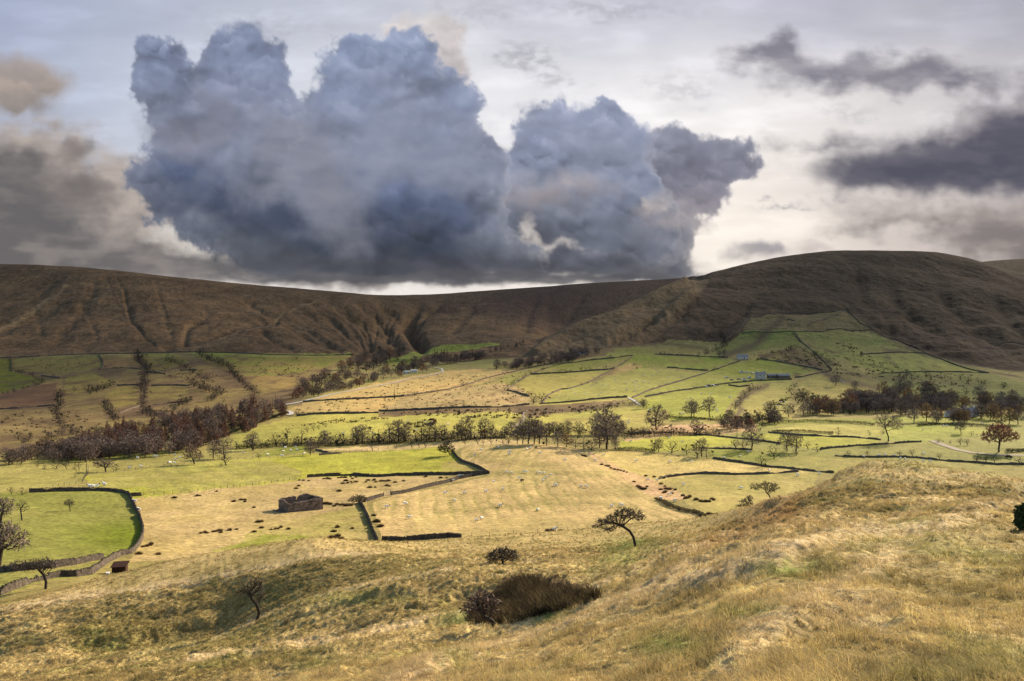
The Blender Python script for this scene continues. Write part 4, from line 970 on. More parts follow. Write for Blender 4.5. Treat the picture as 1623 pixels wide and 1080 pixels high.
# ---- the trees one can tell apart
def hero(name, foot, label, cat, trunk_px, blobs_px, natt, r0, seed, depth=.8, step=None, twig=.3, ntw=6, wtw=.006, rtip=.006, twm=None, leafm=None, leaf=None, infl=9, kill=1.6, lean=(-.3,0,0), group=None, thick=None, far=False):
    """a tree of its own shape: trunk and crown masses given in pixels of the photograph around its foot, built at its own place and size"""
    p = atv(*foot) if far or foot[1] < 830 or foot[0] < 60 else at(*foot); m = p.y/F
    natt = int(natt*1.35); kill = 1.2; r0 *= .85; ntw = max(3, int(ntw*.55)); wtw *= .72
    rng = random.Random(seed)
    tr = [(x*m, rng.uniform(-.05, .05)*0, y*m) for x, y in trunk_px]; tr[0] = (tr[0][0], 0, tr[0][2]-.35)
    E = [(x*m, rng.uniform(-.3, .3)*rx*m, y*m, rx*m, rx*m*depth, ry*m, rx*ry) for x, y, rx, ry in blobs_px]
    size = max(max(abs(b[0])+b[2] for b in blobs_px), max(b[1]+b[3] for b in blobs_px))*m
    st = (step or size/22)*.8
    a, b = proto(name, tr, E, natt, st, st*infl, st*kill, r0, rtip, seed, twig, ntw, wtw, twm or M_TWIGD, leafm, leaf, lean=lean, thick=thick)
    o = empty(name, p); tag(o, label, cat, group)
    link('trunk', a, o); link('crown', b, o)
    return o
hero('hawthorn_tree', (1008,866), 'large windswept hawthorn with a leaning trunk and flat crown on the near slope', 'tree', [(0,0),(-4,14),(-10,24),(-20,31),(-32,36)],
     [(-8,51,19,8),(-28,46,18,8),(-48,38,17,6),(-62,32,9,4),(6,46,10,8),(-18,57,14,4),(-42,26,13,4),(-30,33,12,5)], 640, .22, 601, twig=.40, ntw=10, wtw=.008, step=.21, infl=9, kill=1.5)
hero('hawthorn_tree', (1222,799), 'small umbrella shaped hawthorn standing at the foot of the scarp', 'tree', [(0,0),(-1,9),(-3,14),(-8,18)],
     [(-8,29,14,7),(-24,27,12,6),(6,27,9,7),(-2,22,10,4)], 360, .24, 602, twig=.5, ntw=10, wtw=.011, step=.26, infl=8, kill=1.5)
hero('hawthorn_tree', (1199,814), 'ragged hawthorn bent to the left beside the wall end under the scarp', 'tree', [(0,0),(-4,6),(-9,10),(-14,13)],
     [(-15,17,12,8),(-24,11,9,5),(-12,24,7,5)], 300, .2, 603, twig=.45, ntw=12, wtw=.012, step=.26, infl=8, kill=1.5)
hero('hawthorn_tree', (405,985), 'gnarled bare tree with a thick crooked trunk on the grassy bank crest', 'tree', [(0,0),(6,14),(2,26),(-6,36),(-8,44)],
     [(-6,52,11,14),(4,58,9,12),(-17,50,8,8),(10,46,7,10),(-24,46,6,6),(2,66,8,6)], 560, .19, 604, twig=.34, ntw=7, wtw=.006, step=.17, infl=9, kill=1.5)
hero('hawthorn_tree', (72,934), 'hawthorn with a spreading flat crown in front of the roadside wall', 'tree', [(0,0),(1,12),(-2,22),(-10,30)],
     [(-2,42,19,9),(-22,38,20,9),(-44,38,14,8),(8,38,12,8)], 460, .24, 605, twig=.42, ntw=9, wtw=.008, step=.22, infl=9, kill=1.5)
hero('bare_tree', (-4,902), 'great bare tree with fanning branches cut by the frame edge, lower of two', 'tree', [(0,0),(2,12),(4,24),(6,34)],
     [(8,52,36,20),(28,44,26,17),(-14,50,26,18),(12,62,22,12)], 620, .55, 606, twig=.8, ntw=7, wtw=.013, step=.36, infl=9, kill=1.5, twm=M_TWIG)
hero('bare_tree', (1,835), 'bare tree on the field wall above the great tree at the frame edge', 'tree', [(0,0),(0,9),(1,17),(3,24)],
     [(4,32,16,14),(-4,34,14,13),(10,24,10,9)], 360, .36, 607, twig=.8, ntw=7, wtw=.015, step=.38, infl=9, kill=1.5, twm=M_TWIG)
hero('bare_tree', (35,825), 'slender bare tree standing on the wall of the green enclosed field', 'tree', [(0,0),(-1,7),(-2,14),(-2,20)],
     [(-2,24,10,9),(4,20,8,6),(-7,22,7,7)], 260, .2, 608, twig=.6, ntw=6, wtw=.012, step=.32, infl=9, kill=1.5, twm=M_TWIG)
hero('hawthorn_tree', (111,811), 'little lone hawthorn inside the green enclosed field', 'tree', [(0,0),(0,5),(-1,9),(-1,13)],
     [(-1,15,8,5),(4,13,5,4),(-5,13,5,4)], 200, .14, 609, twig=.4, ntw=8, wtw=.011, step=.22, infl=9, kill=1.5)
hero('hawthorn_bush', (786,993), 'twiggy purple grey thorn bush leaning left beside the dark rush bed', 'bush', [(0,0),(-5,7),(-12,12),(-18,14),(-23,22)],
     [(-30,32,20,14),(-14,40,16,14),(-44,26,12,9),(-20,50,12,8),(-6,30,9,10)], 620, .13, 610, twig=.30, ntw=7, wtw=.0045, rtip=.004, step=.11, infl=9, kill=1.5, twm=M_TWIGP)
hero('hawthorn_bush', (797,894), 'many stemmed round thorn bush alone on the slope above the rush bed', 'bush', [(0,0),(0,3),(-1,6),(-2,10)],
     [(-2,14,16,9),(-16,12,12,8),(12,13,14,9),(0,22,12,5)], 480, .16, 611, twig=.40, ntw=11, wtw=.008, step=.2, infl=14, kill=1.4)
hero('hawthorn_bush', (569,798), 'dark bush at the wall junction beside the ruined barn', 'bush', [(0,0),(0,3),(-1,6)],
     [(-2,8,12,6),(-10,5,9,4),(5,7,8,5)], 320, .16, 612, twig=.5, ntw=12, wtw=.014, step=.26, infl=14, kill=1.4, leafm=M_DARKLEAF, leaf=(700, .10))
hero('holly_tree', (714,722), 'dense dark bush tree at the corner of the bright green field', 'tree', [(0,0),(-3,5),(-5,10)],
     [(-7,12,13,9),(-3,20,7,6),(2,9,6,7),(-14,11,8,6)], 340, .25, 613, twig=.7, ntw=9, wtw=.02, step=.4, infl=12, kill=1.4, leafm=M_DARKLEAF, leaf=(2400, .17))
hero('gorse_bush', (1631,842), 'dense dark green gorse bush cut by the frame edge on the near slope', 'bush', [(0,0),(0,5),(0,12)],
     [(0,22,18,18),(16,24,18,18),(-8,15,10,10),(6,34,13,11),(-4,10,12,9)], 520, .06, 614, twig=.22, ntw=9, wtw=.006, step=.09, infl=14, kill=1.4, leafm=M_GORSE, leaf=(26000, .05), lean=(0,0,0))
hero('beech_tree', (1583,717), 'red brown beech with a broad rounded crown by the track', 'tree', [(0,0),(0,6),(1,11),(1,17)],
     [(0,30,26,14),(-14,24,18,10),(16,26,16,11),(0,40,16,7)], 460, .5, 615, twig=1.0, ntw=6, wtw=.025, step=.55, infl=9, kill=1.5, twm=M_TWIG, leafm=M_RED, leaf=(5200, .24), lean=(0,0,0))
hero('oak_tree', (168,748), 'spreading bare oak beside its small companion on the field fence', 'tree', [(0,0),(-1,5),(-2,8)],
     [(-4,15,14,8),(-12,12,9,6),(6,13,9,7)], 340, .35, 616, twig=.7, ntw=9, wtw=.02, step=.4, infl=10, kill=1.5, twm=M_TWIGP)
hero('oak_tree', (308,736), 'brown domed oak standing on the fence in front of the plantation', 'tree', [(0,0),(-1,6),(-3,9)],
     [(-4,18,15,9),(-12,11,8,4),(8,12,9,5),(-2,26,8,5)], 380, .35, 617, twig=.8, ntw=9, wtw=.026, step=.45, infl=10, kill=1.5, twm=M_TWIGP, leafm=M_RUST, leaf=(500, .16))
hero('bare_tree', (1408,700), 'tall bare tree leaning left in the meadow below the white cottage', 'tree', [(0,0),(0,8),(-3,16),(-6,26)],
     [(-2,32,22,12),(-12,34,12,14),(10,28,14,10)], 420, .4, 618, twig=.9, ntw=6, wtw=.02, step=.5, infl=9, kill=1.5, twm=M_TWIG)
plant([(184,747,14,'bush',.8),(125,752,10,'scrub'),(118,745,12,'scrub'),(70,745,14,'bush'),(32,739,10,'bush'),(60,740,12,'bush'),(90,743,14,'bush',1.2),(105,744,13,'thorn'),(125,744,13,'thorn'),(119,757,8,'scrub'),(78,780,7,'scrub'),(18,784,14,'thorn'),(35,785,14,'bush',1.1)], 'on the pastures left of the bare oak', 'bushes on the left pastures')
plant([(357,738,22,'thorn',1.2),(350,740,9,'scrub'),(410,728,12,'thorn'),(492,722,26,'brown',.8)], 'along the fence of the bright green field', 'trees along the green field fence')
plant([(628,711,9,'bush'),(653,711,15,'thorn'),(664,710,13,'thorn'),(674,710,15,'thorn'),(590,715,13,'thorn'),(737,706,11,'thorn'),(757,705,15,'thorn'),(766,705,10,'thorn'),(778,704,14,'thorn')], 'on the pale strip above the bright green field', 'hawthorns on the pale strip')
plant([(820,704,24,'bare'),(829,704,32,'bare'),(838,704,34,'bare'),(847,704,36,'bare'),(855,704,34,'bare'),(797,704,14,'bush'),(806,704,15,'bush'),(866,706,22,'conifer',1.5),(884,708,22,'bare'),(898,709,20,'gold'),(912,710,16,'scrub'),(925,712,22,'scrub'),(938,714,20,'scrub'),(975,712,18,'bare'),(950,710,32,'brown'),(962,712,48,'bare'),(958,700,34,'bare')], 'on the crest behind the striped field', 'trees behind the striped field', 1.22)
plant([(1037,717,22,'scrub'),(1044,717,24,'bare'),(1065,719,22,'bush',1.2),(1088,720,20,'bush'),(1105,726,30,'bush'),(1120,727,20,'scrub'),(1112,724,28,'bare')], 'in the clump below the yellow green field', 'clump below the yellow green field')
plant([(1192,713,42,'bare',1.1),(1166,713,18,'thorn',1.2),(1178,713,16,'thorn'),(1207,740,28,'scrub',1.1),(1226,727,24,'scrub'),(1247,716,30,'bare'),(1262,717,30,'bare'),(1245,714,12,'bush'),(1280,713,13,'thorn'),(1295,717,15,'bush'),(1262,722,14,'bush'),(1146,712,7,'bush'),(1210,700,14,'scrub'),(1168,694,8,'scrub')], 'round the wall corner between the two yellow green fields', 'trees between the yellow green fields')
plant([(1345,724,11,'thorn'),(1375,723,12,'thorn'),(1426,724,10,'thorn'),(1446,724,15,'thorn'),(1489,729,12,'thorn'),(1549,734,14,'thorn',1.3),(1563,735,17,'thorn'),(1576,734,15,'thorn'),(1616,737,13,'thorn',1.2)], 'on the field wall just beyond the mound', 'hawthorns on the wall beyond the mound')
plant([(1487,702,11,'scrub',1.2),(1506,703,7,'scrub'),(1522,706,13,'thorn'),(1533,706,11,'thorn'),(1523,688,26,'bare',.9),(1540,691,10,'scrub'),(1315,690,10,'scrub'),(1329,690,12,'scrub'),(1378,690,9,'scrub'),(1400,688,12,'scrub',1.3)], 'round the track and meadow left of the red beech', 'bushes left of the red beech')
plant([(1096,663,30,'bare'),(1100,660,26,'bare'),(1124,661,30,'bare'),(1040,682,38,'brown'),(1020,648,18,'bare'),(1052,658,9,'bush'),(1061,660,9,'bush'),(1078,662,9,'bush')], 'by the stream path below the bright slope field', 'trees by the stream path')
plant([(1325,612,20,'bare'),(1355,618,15,'bare'),(1437,600,14,'bare'),(1468,640,18,'conifer'),(1531,626,16,'scrub'),(1148,565,11,'bare'),(1140,566,10,'bare')], 'alone on the slope by the hill farm', 'lone trees by the hill farm')
plant([(625,634,24,'conifer',.8),(631,612,6,'scrub'),(657,628,10,'bush',1.3),(734,612,10,'bush',1.8),(693,620,7,'bush'),(684,623,5,'bush'),(753,605,5,'bush'),(770,600,5,'bush'),(804,592,6,'bush'),(838,583,6,'bush'),(735,645,12,'scrub',1.2),(716,646,7,'scrub'),(652,652,6,'scrub'),(785,617,8,'bush')], 'on the rough straw pastures above the river', 'bushes on the rough pastures')
plant([(800,619,10,'bush'),(804,614,9,'bush'),(810,612,9,'bush'),(814,610,7,'bush'),(822,606,9,'bush'),(829,601,8,'bush'),(833,597,7,'bush'),(841,594,9,'bush'),(849,594,5,'bush'),(860,588,8,'bush'),(870,594,7,'bush'),(886,592,8,'bush'),(891,592,8,'bush'),(897,592,8,'bush'),(821,623,7,'bush'),(836,628,9,'bush',1.3)], 'along the hedge line climbing the middle slope', 'bushes of the climbing hedge line')
plant([(846,640,18,'bush',1.2),(858,636,16,'bush',1.2),(875,624,5,'bush'),(921,611,6,'bush'),(931,609,6,'bush'),(921,588,8,'bush'),(928,588,7,'bush'),(936,588,6,'bush'),(904,590,7,'bush'),(960,587,8,'bush'),(972,586,6,'bush'),(1047,562,6,'bush'),(1053,562,6,'bush'),(1132,587,5,'bush'),(967,567,6,'bush'),(1010,586,6,'scrub'),(1004,580,5,'scrub')], 'among the walls of the middle green slope', 'bushes on the middle green slope')
plant([(338,728,26,'bare'),(356,728,30,'bare'),(400,714,26,'bare'),(402,714,16,'scrub'),(437,706,20,'scrub'),(455,706,24,'rust',.9),(470,708,16,'scrub'),(478,706,20,'scrub'),(505,710,18,'scrub'),(515,708,20,'bare'),(535,707,26,'scrub'),(565,704,24,'bare'),(575,704,26,'bare'),(590,702,24,'scrub'),(600,700,20,'scrub')], 'in the river tree line left of the rust trees', 'river trees on the left', 1.22)
plant([(617,701,26,'rust'),(632,701,28,'brown'),(642,700,24,'brown'),(668,700,24,'rust'),(680,699,26,'brown'),(690,699,24,'rust',.8),(700,699,22,'brown'),(716,698,16,'scrub'),(726,698,22,'brown'),(738,697,30,'brown'),(745,696,26,'rust',.8),(762,695,26,'rust'),(768,694,24,'brown'),(780,690,22,'rust',.8),(785,694,16,'scrub'),(800,694,18,'brown'),(810,694,20,'brown')], 'in the river tree line above the pale strip', 'river trees in the middle', 1.22)
plant([(900,690,20,'brown'),(918,690,20,'brown'),(945,688,26,'bare'),(973,688,26,'brown',1.1),(985,690,18,'brown'),(1000,690,12,'scrub'),(1020,692,16,'scrub'),(870,690,18,'brown'),(880,690,18,'brown'),(890,690,16,'brown'),(855,694,18,'brown'),(1068,690,14,'scrub'),(1104,688,22,'brown',1.1),(1120,690,8,'scrub'),(975,699,10,'scrub'),(1003,695,10,'scrub'),(1058,694,8,'scrub'),(1030,694,7,'scrub'),(990,697,10,'scrub')], 'in the riverside thicket right of the striped field', 'trees of the riverside thicket', 1.22)
plant([(478,686,8,'bush'),(487,686,10,'thorn'),(497,684,11,'thorn'),(505,682,9,'thorn'),(516,677,8,'bush'),(540,668,7,'scrub'),(470,658,11,'bush',1.3)], 'on the bank field below the white road', 'bushes below the white road')

wood([(95,733),(230,722),(305,716),(345,704),(420,676),(456,660),(440,648),(390,652),(330,664),(250,676),(190,688),(140,702),(95,716)], 225, ['larch','larch','larch','larch','brown'], (20, 29),
     {'larch': 'rust brown larch packed in the dense plantation below the left moor', 'brown': 'purple bare tree among the larches of the plantation below the left moor'},
     {'larch': 'larches of the plantation', 'brown': 'bare trees of the plantation'}, 1.05, seed=1)
wood([(-30,742),(20,738),(95,735),(180,722),(160,700),(80,712),(0,725),(-30,730)], 46, ['brown','bare','brown','bush','gold'], (18, 28),
     {'brown': 'purple brown tree in the wood at the left frame edge', 'bare': 'grey bare tree in the wood at the left frame edge', 'bush': 'dark bush in the wood at the left frame edge', 'gold': 'yellow brown tree in the wood at the left frame edge'}, {k: 'wood at the left frame edge: '+KDESC[k] for k in KDESC}, 1.1, seed=2)
wood([(0,700),(60,694),(160,684),(240,668),(330,655),(330,662),(240,680),(120,694),(0,708)], 40, ['scrub','bush','brown'], (10, 16),
     {'scrub': 'brown scrub bush on the far edge of the plantation', 'bush': 'dark bush on the far edge of the plantation', 'brown': 'purple brown tree on the far edge of the plantation'}, {k: 'far edge of the plantation: '+KDESC[k] for k in KDESC}, 1.2, seed=3)
wood([(455,636),(480,612),(540,580),(600,565),(640,560),(625,578),(560,600),(520,622),(470,634)], 85, ['brown','bush','brown','rust','bush'], (12, 19),
     {'brown': 'purple brown tree in the side valley wood above the white road', 'bush': 'dark bush in the side valley wood above the white road', 'rust': 'rust tree in the side valley wood above the white road'}, {k: 'side valley wood: '+KDESC[k] for k in KDESC}, 1.15, mass=True, seed=4)
wood([(480,634),(540,622),(600,606),(660,592),(690,586),(640,584),(600,594),(545,612)], 50, ['bush','brown','bush','rust'], (10, 15),
     {'brown': 'purple brown tree in the belt between white road and stream', 'bush': 'dark bush in the belt between white road and stream', 'rust': 'rust tree in the belt between white road and stream'}, {k: 'belt by the white road: '+KDESC[k] for k in KDESC}, 1.2, mass=True, seed=5)
wood([(612,594),(640,582),(680,572),(720,568),(770,566),(760,572),(700,580),(660,588)], 40, ['brown','bush','brown'], (10, 16),
     {'brown': 'purple brown tree in the belt below the far bright green field', 'bush': 'dark bush in the belt below the far bright green field'}, {k: 'belt below the far green field: '+KDESC[k] for k in KDESC}, 1.1, mass=True, seed=6)
wood([(672,572),(712,566),(712,572),(680,576)], 12, ['conifer'], (15, 19), 'dark conifer in the first small block below the far bright green field', 'first block of far conifers', 1.3, seed=7)
wood([(728,566),(764,560),(764,566),(730,571)], 12, ['conifer'], (12, 16), 'dark conifer in the second small block below the far bright green field', 'second block of far conifers', 1.3, seed=8)
wood([(770,558),(830,544),(832,548),(772,563)], 16, ['conifer'], (9, 12), 'dark conifer in the thin row beside the far bright green field', 'thin row of far conifers', 1.2, seed=9)
wood([(760,588),(800,580),(860,570),(930,560),(960,556),(930,570),(880,578),(820,586)], 55, ['brown','bush','brown'], (10, 15),
     {'brown': 'purple brown tree in the strip wood under the brown spur', 'bush': 'dark bush in the strip wood under the brown spur'}, {k: 'strip wood under the spur: '+KDESC[k] for k in KDESC}, 1.1, mass=True, seed=10)
wood([(1145,680),(1180,668),(1230,664),(1240,670),(1190,680),(1150,684)], 24, ['brown','bare','rust','bush','bush'], (14, 26),
     {'brown': 'purple brown tree in the wood left of the farm stream mouth', 'bare': 'bare tree in the wood left of the farm stream mouth', 'rust': 'rust tree in the wood left of the farm stream mouth', 'bush': 'dark bush in the wood left of the farm stream mouth'}, {k: 'wood by the stream mouth: '+KDESC[k] for k in KDESC}, 1.1, seed=11)
wood([(1215,666),(1240,662),(1330,658),(1420,656),(1420,648),(1380,640),(1300,650),(1220,660)], 62, ['brown','brown','rust','bare','conifer','gold'], (17, 28),
     {'brown': 'purple brown tree in the long wood below the hill farm', 'rust': 'rust tree in the long wood below the hill farm', 'bare': 'grey bare tree in the long wood below the hill farm', 'conifer': 'dark conifer in the long wood below the hill farm', 'gold': 'yellow brown tree in the long wood below the hill farm'}, {k: 'long wood below the farm: '+KDESC[k] for k in KDESC}, 1.1, seed=12)
wood([(1420,660),(1500,656),(1680,668),(1680,645),(1560,636),(1480,640),(1420,648)], 62, ['brown','brown','bare','gold','brown'], (17, 27),
     {'brown': 'purple brown tree in the wood round the white cottage', 'bare': 'grey bare tree in the wood round the white cottage', 'gold': 'yellow brown tree in the wood round the white cottage'}, {k: 'wood round the cottage: '+KDESC[k] for k in KDESC}, 1.1, seed=13)
wood([(1430,676),(1560,672),(1640,690),(1640,676),(1560,662),(1430,664)], 16, ['bare','brown','gold'], (22, 32),
     {'bare': 'grey bare tree on the meadow edge before the white cottage', 'brown': 'purple brown tree on the meadow edge before the white cottage', 'gold': 'yellow brown tree on the meadow edge before the white cottage'}, {k: 'meadow edge: '+KDESC[k] for k in KDESC}, 1.05, seed=14)
wood([(1250,620),(1262,610),(1262,625),(1300,632),(1340,640),(1340,650),(1260,640)], 40, ['bush','scrub'], (9, 15),
     {'bush': 'dark bush in the scrubby gully below the knoll', 'scrub': 'brown scrub in the scrubby gully below the knoll'}, {k: 'gully below the knoll: '+KDESC[k] for k in KDESC}, 1.3, seed=15)
wood([(1120,668),(1160,664),(1215,668),(1240,672),(1190,684),(1130,682)], 18, ['scrub','bush','brown'], (10, 20),
     {'scrub': 'brown scrub bush in the thicket under the stream path', 'bush': 'dark bush in the thicket under the stream path', 'brown': 'purple brown tree in the thicket under the stream path'}, {k: 'thicket under the stream path: '+KDESC[k] for k in KDESC}, 1.2, seed=31)
wood([(1380,622),(1440,618),(1520,630),(1640,640),(1640,650),(1500,644),(1400,638)], 26, ['brown','bush','gold','brown'], (14, 24),
     {'brown': 'purple brown tree in the top edge of the right wood', 'bush': 'dark bush in the top edge of the right wood', 'gold': 'yellow brown tree in the top edge of the right wood'}, {k: 'top edge of the right wood: '+KDESC[k] for k in KDESC}, 1.2, seed=32)
wood([(1330,640),(1400,636),(1500,646),(1500,652),(1400,648),(1340,648)], 40, ['brown','rust','rust','brown'], (17, 29),
     {'brown': 'purple brown tree in the upper wood right of the knoll', 'rust': 'rust red tree in the upper wood right of the knoll'}, {k: 'upper wood: '+KDESC[k] for k in KDESC}, 1.15, seed=16)
wood([(95,736),(200,728),(310,720),(320,712),(200,716),(95,724)], 34, ['brown','bare','brown'], (24, 34), {'brown': 'purple brown tree along the lower front of the plantation', 'bare': 'bare grey tree along the lower front of the plantation'}, {'brown': 'front of the plantation: purple', 'bare': 'front of the plantation: grey'}, 1.15, seed=21)
def line_wood(pts, n, kinds, hpx, label, group, jit=4, wide=1.2, seed=0, mass=False):
    rg = random.Random(seed)
    n = int(n*1.3)
    for i in range(n):
        f = (i+rg.random())/n*(len(pts)-1); k = min(int(f), len(pts)-2); t = f-k
        u = pts[k][0]*(1-t)+pts[k+1][0]*t+rg.uniform(-jit, jit); v = pts[k][1]*(1-t)+pts[k+1][1]*t+rg.uniform(-jit, jit)*.4
        p = atv(u, v); kk = rg.choice(kinds)
        if mass: MASS.append((kk, p-Vector((0, 0, .15)), px_h(p, rg.uniform(*hpx)*1.35), wide, rg.uniform(0, 6.28), rg.randrange(9))); continue
        tree_at(kk, p-Vector((0, 0, .15)), px_h(p, rg.uniform(*hpx)*1.35), label[kk], group+': '+KDESC[kk], wide)
for pts, n, hp, where in [([(375,711),(480,706),(560,704),(640,701),(720,698),(800,695)],48,(10,15),'in the undergrowth of the river tree line'),
   ([(820,692),(900,690),(1000,691),(1060,690),(1140,689)],34,(9,14),'in the undergrowth of the riverside thicket'),
   ([(220,566),(224,578),(230,590),(228,610),(226,628),(228,650),(240,655)],26,(7,13),'on the dark stream line down the middle of the left fields'),
   ([(92,622),(95,640),(90,655),(92,672),(106,683)],15,(7,13),'on the stream line down the far left fields'),
   ([(165,640),(170,652),(180,664),(185,668)],11,(8,13),'in the thicket between the two left stream lines'),
   ([(140,622),(152,622),(165,616),(178,612)],9,(7,11),'in the hedge across the left fields'),
   ([(315,564),(340,575),(362,586),(372,600),(390,612),(412,628)],26,(6,12),'on the stream line slanting down to the white road'),
   ([(262,572),(280,578),(300,590),(320,600),(340,610)],14,(5,9),'in the broken hedge of the upper left fields'),
   ([(20,590),(45,595),(70,604),(60,612),(30,620),(5,626)],14,(4,7),'round the bright green corner field'),
   ([(300,612),(325,618),(350,625),(330,640)],14,(8,13),'in the thicket above the plantation'),
   ([(225,655),(240,662),(262,658),(290,640),(298,640)],12,(8,12),'on the hedge above the plantation'),
   ([(108,686),(140,690),(165,684),(110,684)],9,(7,11),'at the foot of the far left stream line'),
   ([(1150,668),(1166,650),(1172,640),(1188,622),(1200,614)],11,(6,10),'on the stream gully below the scrap heap'),
   ([(1222,562),(1260,552),(1300,565),(1330,590)],12,(4,7),'on the rough bank above the farm'),
   ([(1420,604),(1470,598),(1540,604),(1600,618)],12,(5,9),'on the rough slope above the right wood'),
   ([(915,655),(960,648),(1005,641),(1040,652)],12,(5,9),'on the bank of the brown river rushes'),
   ([(1105,565),(1140,556),(1150,545),(1142,530)],12,(5,9),'in the gully above the hill barn')]:
    line_wood(pts, n, ['bush','scrub','bush'], hp, {'bush': 'dark bush '+where, 'scrub': 'brown scrub bush '+where}, where, seed=int(pts[0][0]), mass='undergrowth' in where)
plant([(85,598,7,'bush'),(28,590,6,'bush'),(38,592,5,'bush'),(118,620,9,'bush'),(143,625,8,'scrub'),(268,640,7,'bush'),(283,638,6,'bush'),(418,570,5,'bush'),(470,570,6,'bush',1.6),(442,595,6,'bush'),(420,592,6,'bush',1.5),(290,577,6,'bush'),(112,682,9,'conifer',1.6),(320,605,8,'bush'),(354,638,7,'bush',1.3),(560,568,8,'conifer',1.2)], 'standing apart on the left hill fields', 'lone bushes on the left hill fields')

def mass_object(items, name, label, cat):
    """far woods that read as one mass: many crowns and stems in one object"""
    VV = []; QQ = []; TT = []; QM = []; TM = []; mats = []; b = 0
    for k, p, h, wide, rz, pick in items:
        for me in KIND[k][pick % len(KIND[k])]:
            n = len(me.vertices); co = np.empty(n*3, np.float32); me.vertices.foreach_get('co', co); co = co.reshape(-1, 3)
            s = h/KNAME[k][2]; c, si = math.cos(rz), math.sin(rz)
            x = (co[:, 0]*c-co[:, 1]*si)*s*wide+p.x; y = (co[:, 0]*si+co[:, 1]*c)*s*wide+p.y; VV.append(np.stack([x, y, co[:, 2]*s+p.z], 1))
            mi = [mats.index(m) if m in mats else (mats.append(m) or len(mats)-1) for m in me.materials]
            L = np.empty(len(me.loops), np.int32); me.loops.foreach_get('vertex_index', L); lt = np.empty(len(me.polygons), np.int32); me.polygons.foreach_get('loop_total', lt); ls = np.empty(len(me.polygons), np.int32); me.polygons.foreach_get('loop_start', ls)
            ix = np.empty(len(me.polygons), np.int32); me.polygons.foreach_get('material_index', ix); ix = np.array(mi, np.int32)[ix]
            q = lt == 4; t = lt == 3
            QQ.append(L[ls[q][:, None]+np.arange(4)]+b); QM.append(ix[q]); TT.append(L[ls[t][:, None]+np.arange(3)]+b); TM.append(ix[t]); b += n
    me = mesh_np(name, np.concatenate(VV), np.concatenate(QQ), np.concatenate(TT), mats=mats, midx=np.concatenate(QM+TM))
    tag(link(name, me), label, cat, kind='stuff')
mass_object([m for m in MASS if m[0] not in ('bush', 'scrub') or m[1].y > 700], 'woodland', 'dark far woods filling the side valley beyond the pale lane', 'woodland')
mass_object([m for m in MASS if m[0] in ('bush', 'scrub') and m[1].y <= 700], 'undergrowth', 'dark undergrowth along the river at the foot of its trees', 'undergrowth')

# ------------------------------------------------------------------ dry stone walls, fences, hedges, road
def stone_mat(name, col, sc):
    m, nt, b = nodes(name); L = nt.links.new
    tc = N(nt, 'ShaderNodeTexCoord'); vo = N(nt, 'ShaderNodeTexVoronoi', Scale=sc); vo.feature = 'F1'
    mp = N(nt, 'ShaderNodeMapping'); mp.inputs['Scale'].default_value = (1, 1, 2.2); L(tc.outputs['Object'], mp.inputs['Vector']); L(mp.outputs[0], vo.inputs['Vector'])
    ns = N(nt, 'ShaderNodeTexNoise', Scale=sc*.35, Detail=5.0); L(tc.outputs['Object'], ns.inputs['Vector'])
    sp = N(nt, 'ShaderNodeSeparateColor'); L(vo.outputs['Color'], sp.inputs[0])
    r = N(nt, 'ShaderNodeMapRange'); r.inputs[3].default_value = .55; r.inputs[4].default_value = 1.45; L(sp.outputs[0], r.inputs[0])
    r2 = N(nt, 'ShaderNodeMapRange'); r2.inputs[1].default_value = .3; r2.inputs[2].default_value = .7; r2.inputs[3].default_value = .6; r2.inputs[4].default_value = 1.35; L(ns.outputs[0], r2.inputs[0])
    mu = N(nt, 'ShaderNodeMath', operation='MULTIPLY'); L(r.outputs[0], mu.inputs[0]); L(r2.outputs[0], mu.inputs[1])
    vm = N(nt, 'ShaderNodeVectorMath', operation='SCALE'); vm.inputs[0].default_value = col; L(mu.outputs[0], vm.inputs['Scale']); L(vm.outputs[0], b.inputs['Base Color'])
    bp = N(nt, 'ShaderNodeBump', Strength=.9, Distance=.08); bp.invert = True; L(vo.outputs['Distance'], bp.inputs['Height']); L(bp.outputs[0], b.inputs['Normal'])
    b.inputs['Roughness'].default_value = .95
    return m
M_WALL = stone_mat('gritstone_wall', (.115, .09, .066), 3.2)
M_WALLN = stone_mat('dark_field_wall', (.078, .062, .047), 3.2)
M_BARN = stone_mat('barn_stone', (.145, .108, .085), 2.2)
M_HOUSE = stone_mat('house_stone', (.46, .40, .34), 2.0)
M_SLATE = plain('grey_slate', (.26, .235, .22), var=.25, scale=1.5, rough=.9, spec=.1)
M_WHITE = plain('whitewash', (.72, .71, .68), var=.08, scale=.6, bump=.1)
M_SCRAP = plain('pale_paint', (.66, .66, .64), var=.12, scale=1.0, bump=0, rough=.5, spec=.4)
M_GLASS = plain('dark_glass', (.03, .035, .04), var=.1, bump=0, rough=.15, spec=.5)
M_WOOD = plain('weathered_wood', (.13, .10, .075), var=.35, scale=5, bump=.4)
M_RUSTY = plain('rusty_iron_sheet', (.045, .022, .016), var=.4, scale=1.8, bump=.3)
M_WIRE = plain('wire', (.12, .11, .10), bump=0, rough=.5)
M_TRACK = plain('pale_road', (.42, .40, .36), var=.12, scale=.15, bump=.1)
M_DIRT = plain('stony_path', (.24, .20, .145), var=.3, scale=.6)
M_FLEECE = plain('fleece', (.86, .82, .72), var=.1, scale=9, bump=.6, bdist=.05)
M_FACE = plain('sheep_face', (.10, .085, .075), var=.2, bump=0)
M_BLACK = plain('black_fleece', (.03, .026, .024), var=.3, scale=8, bump=.5)

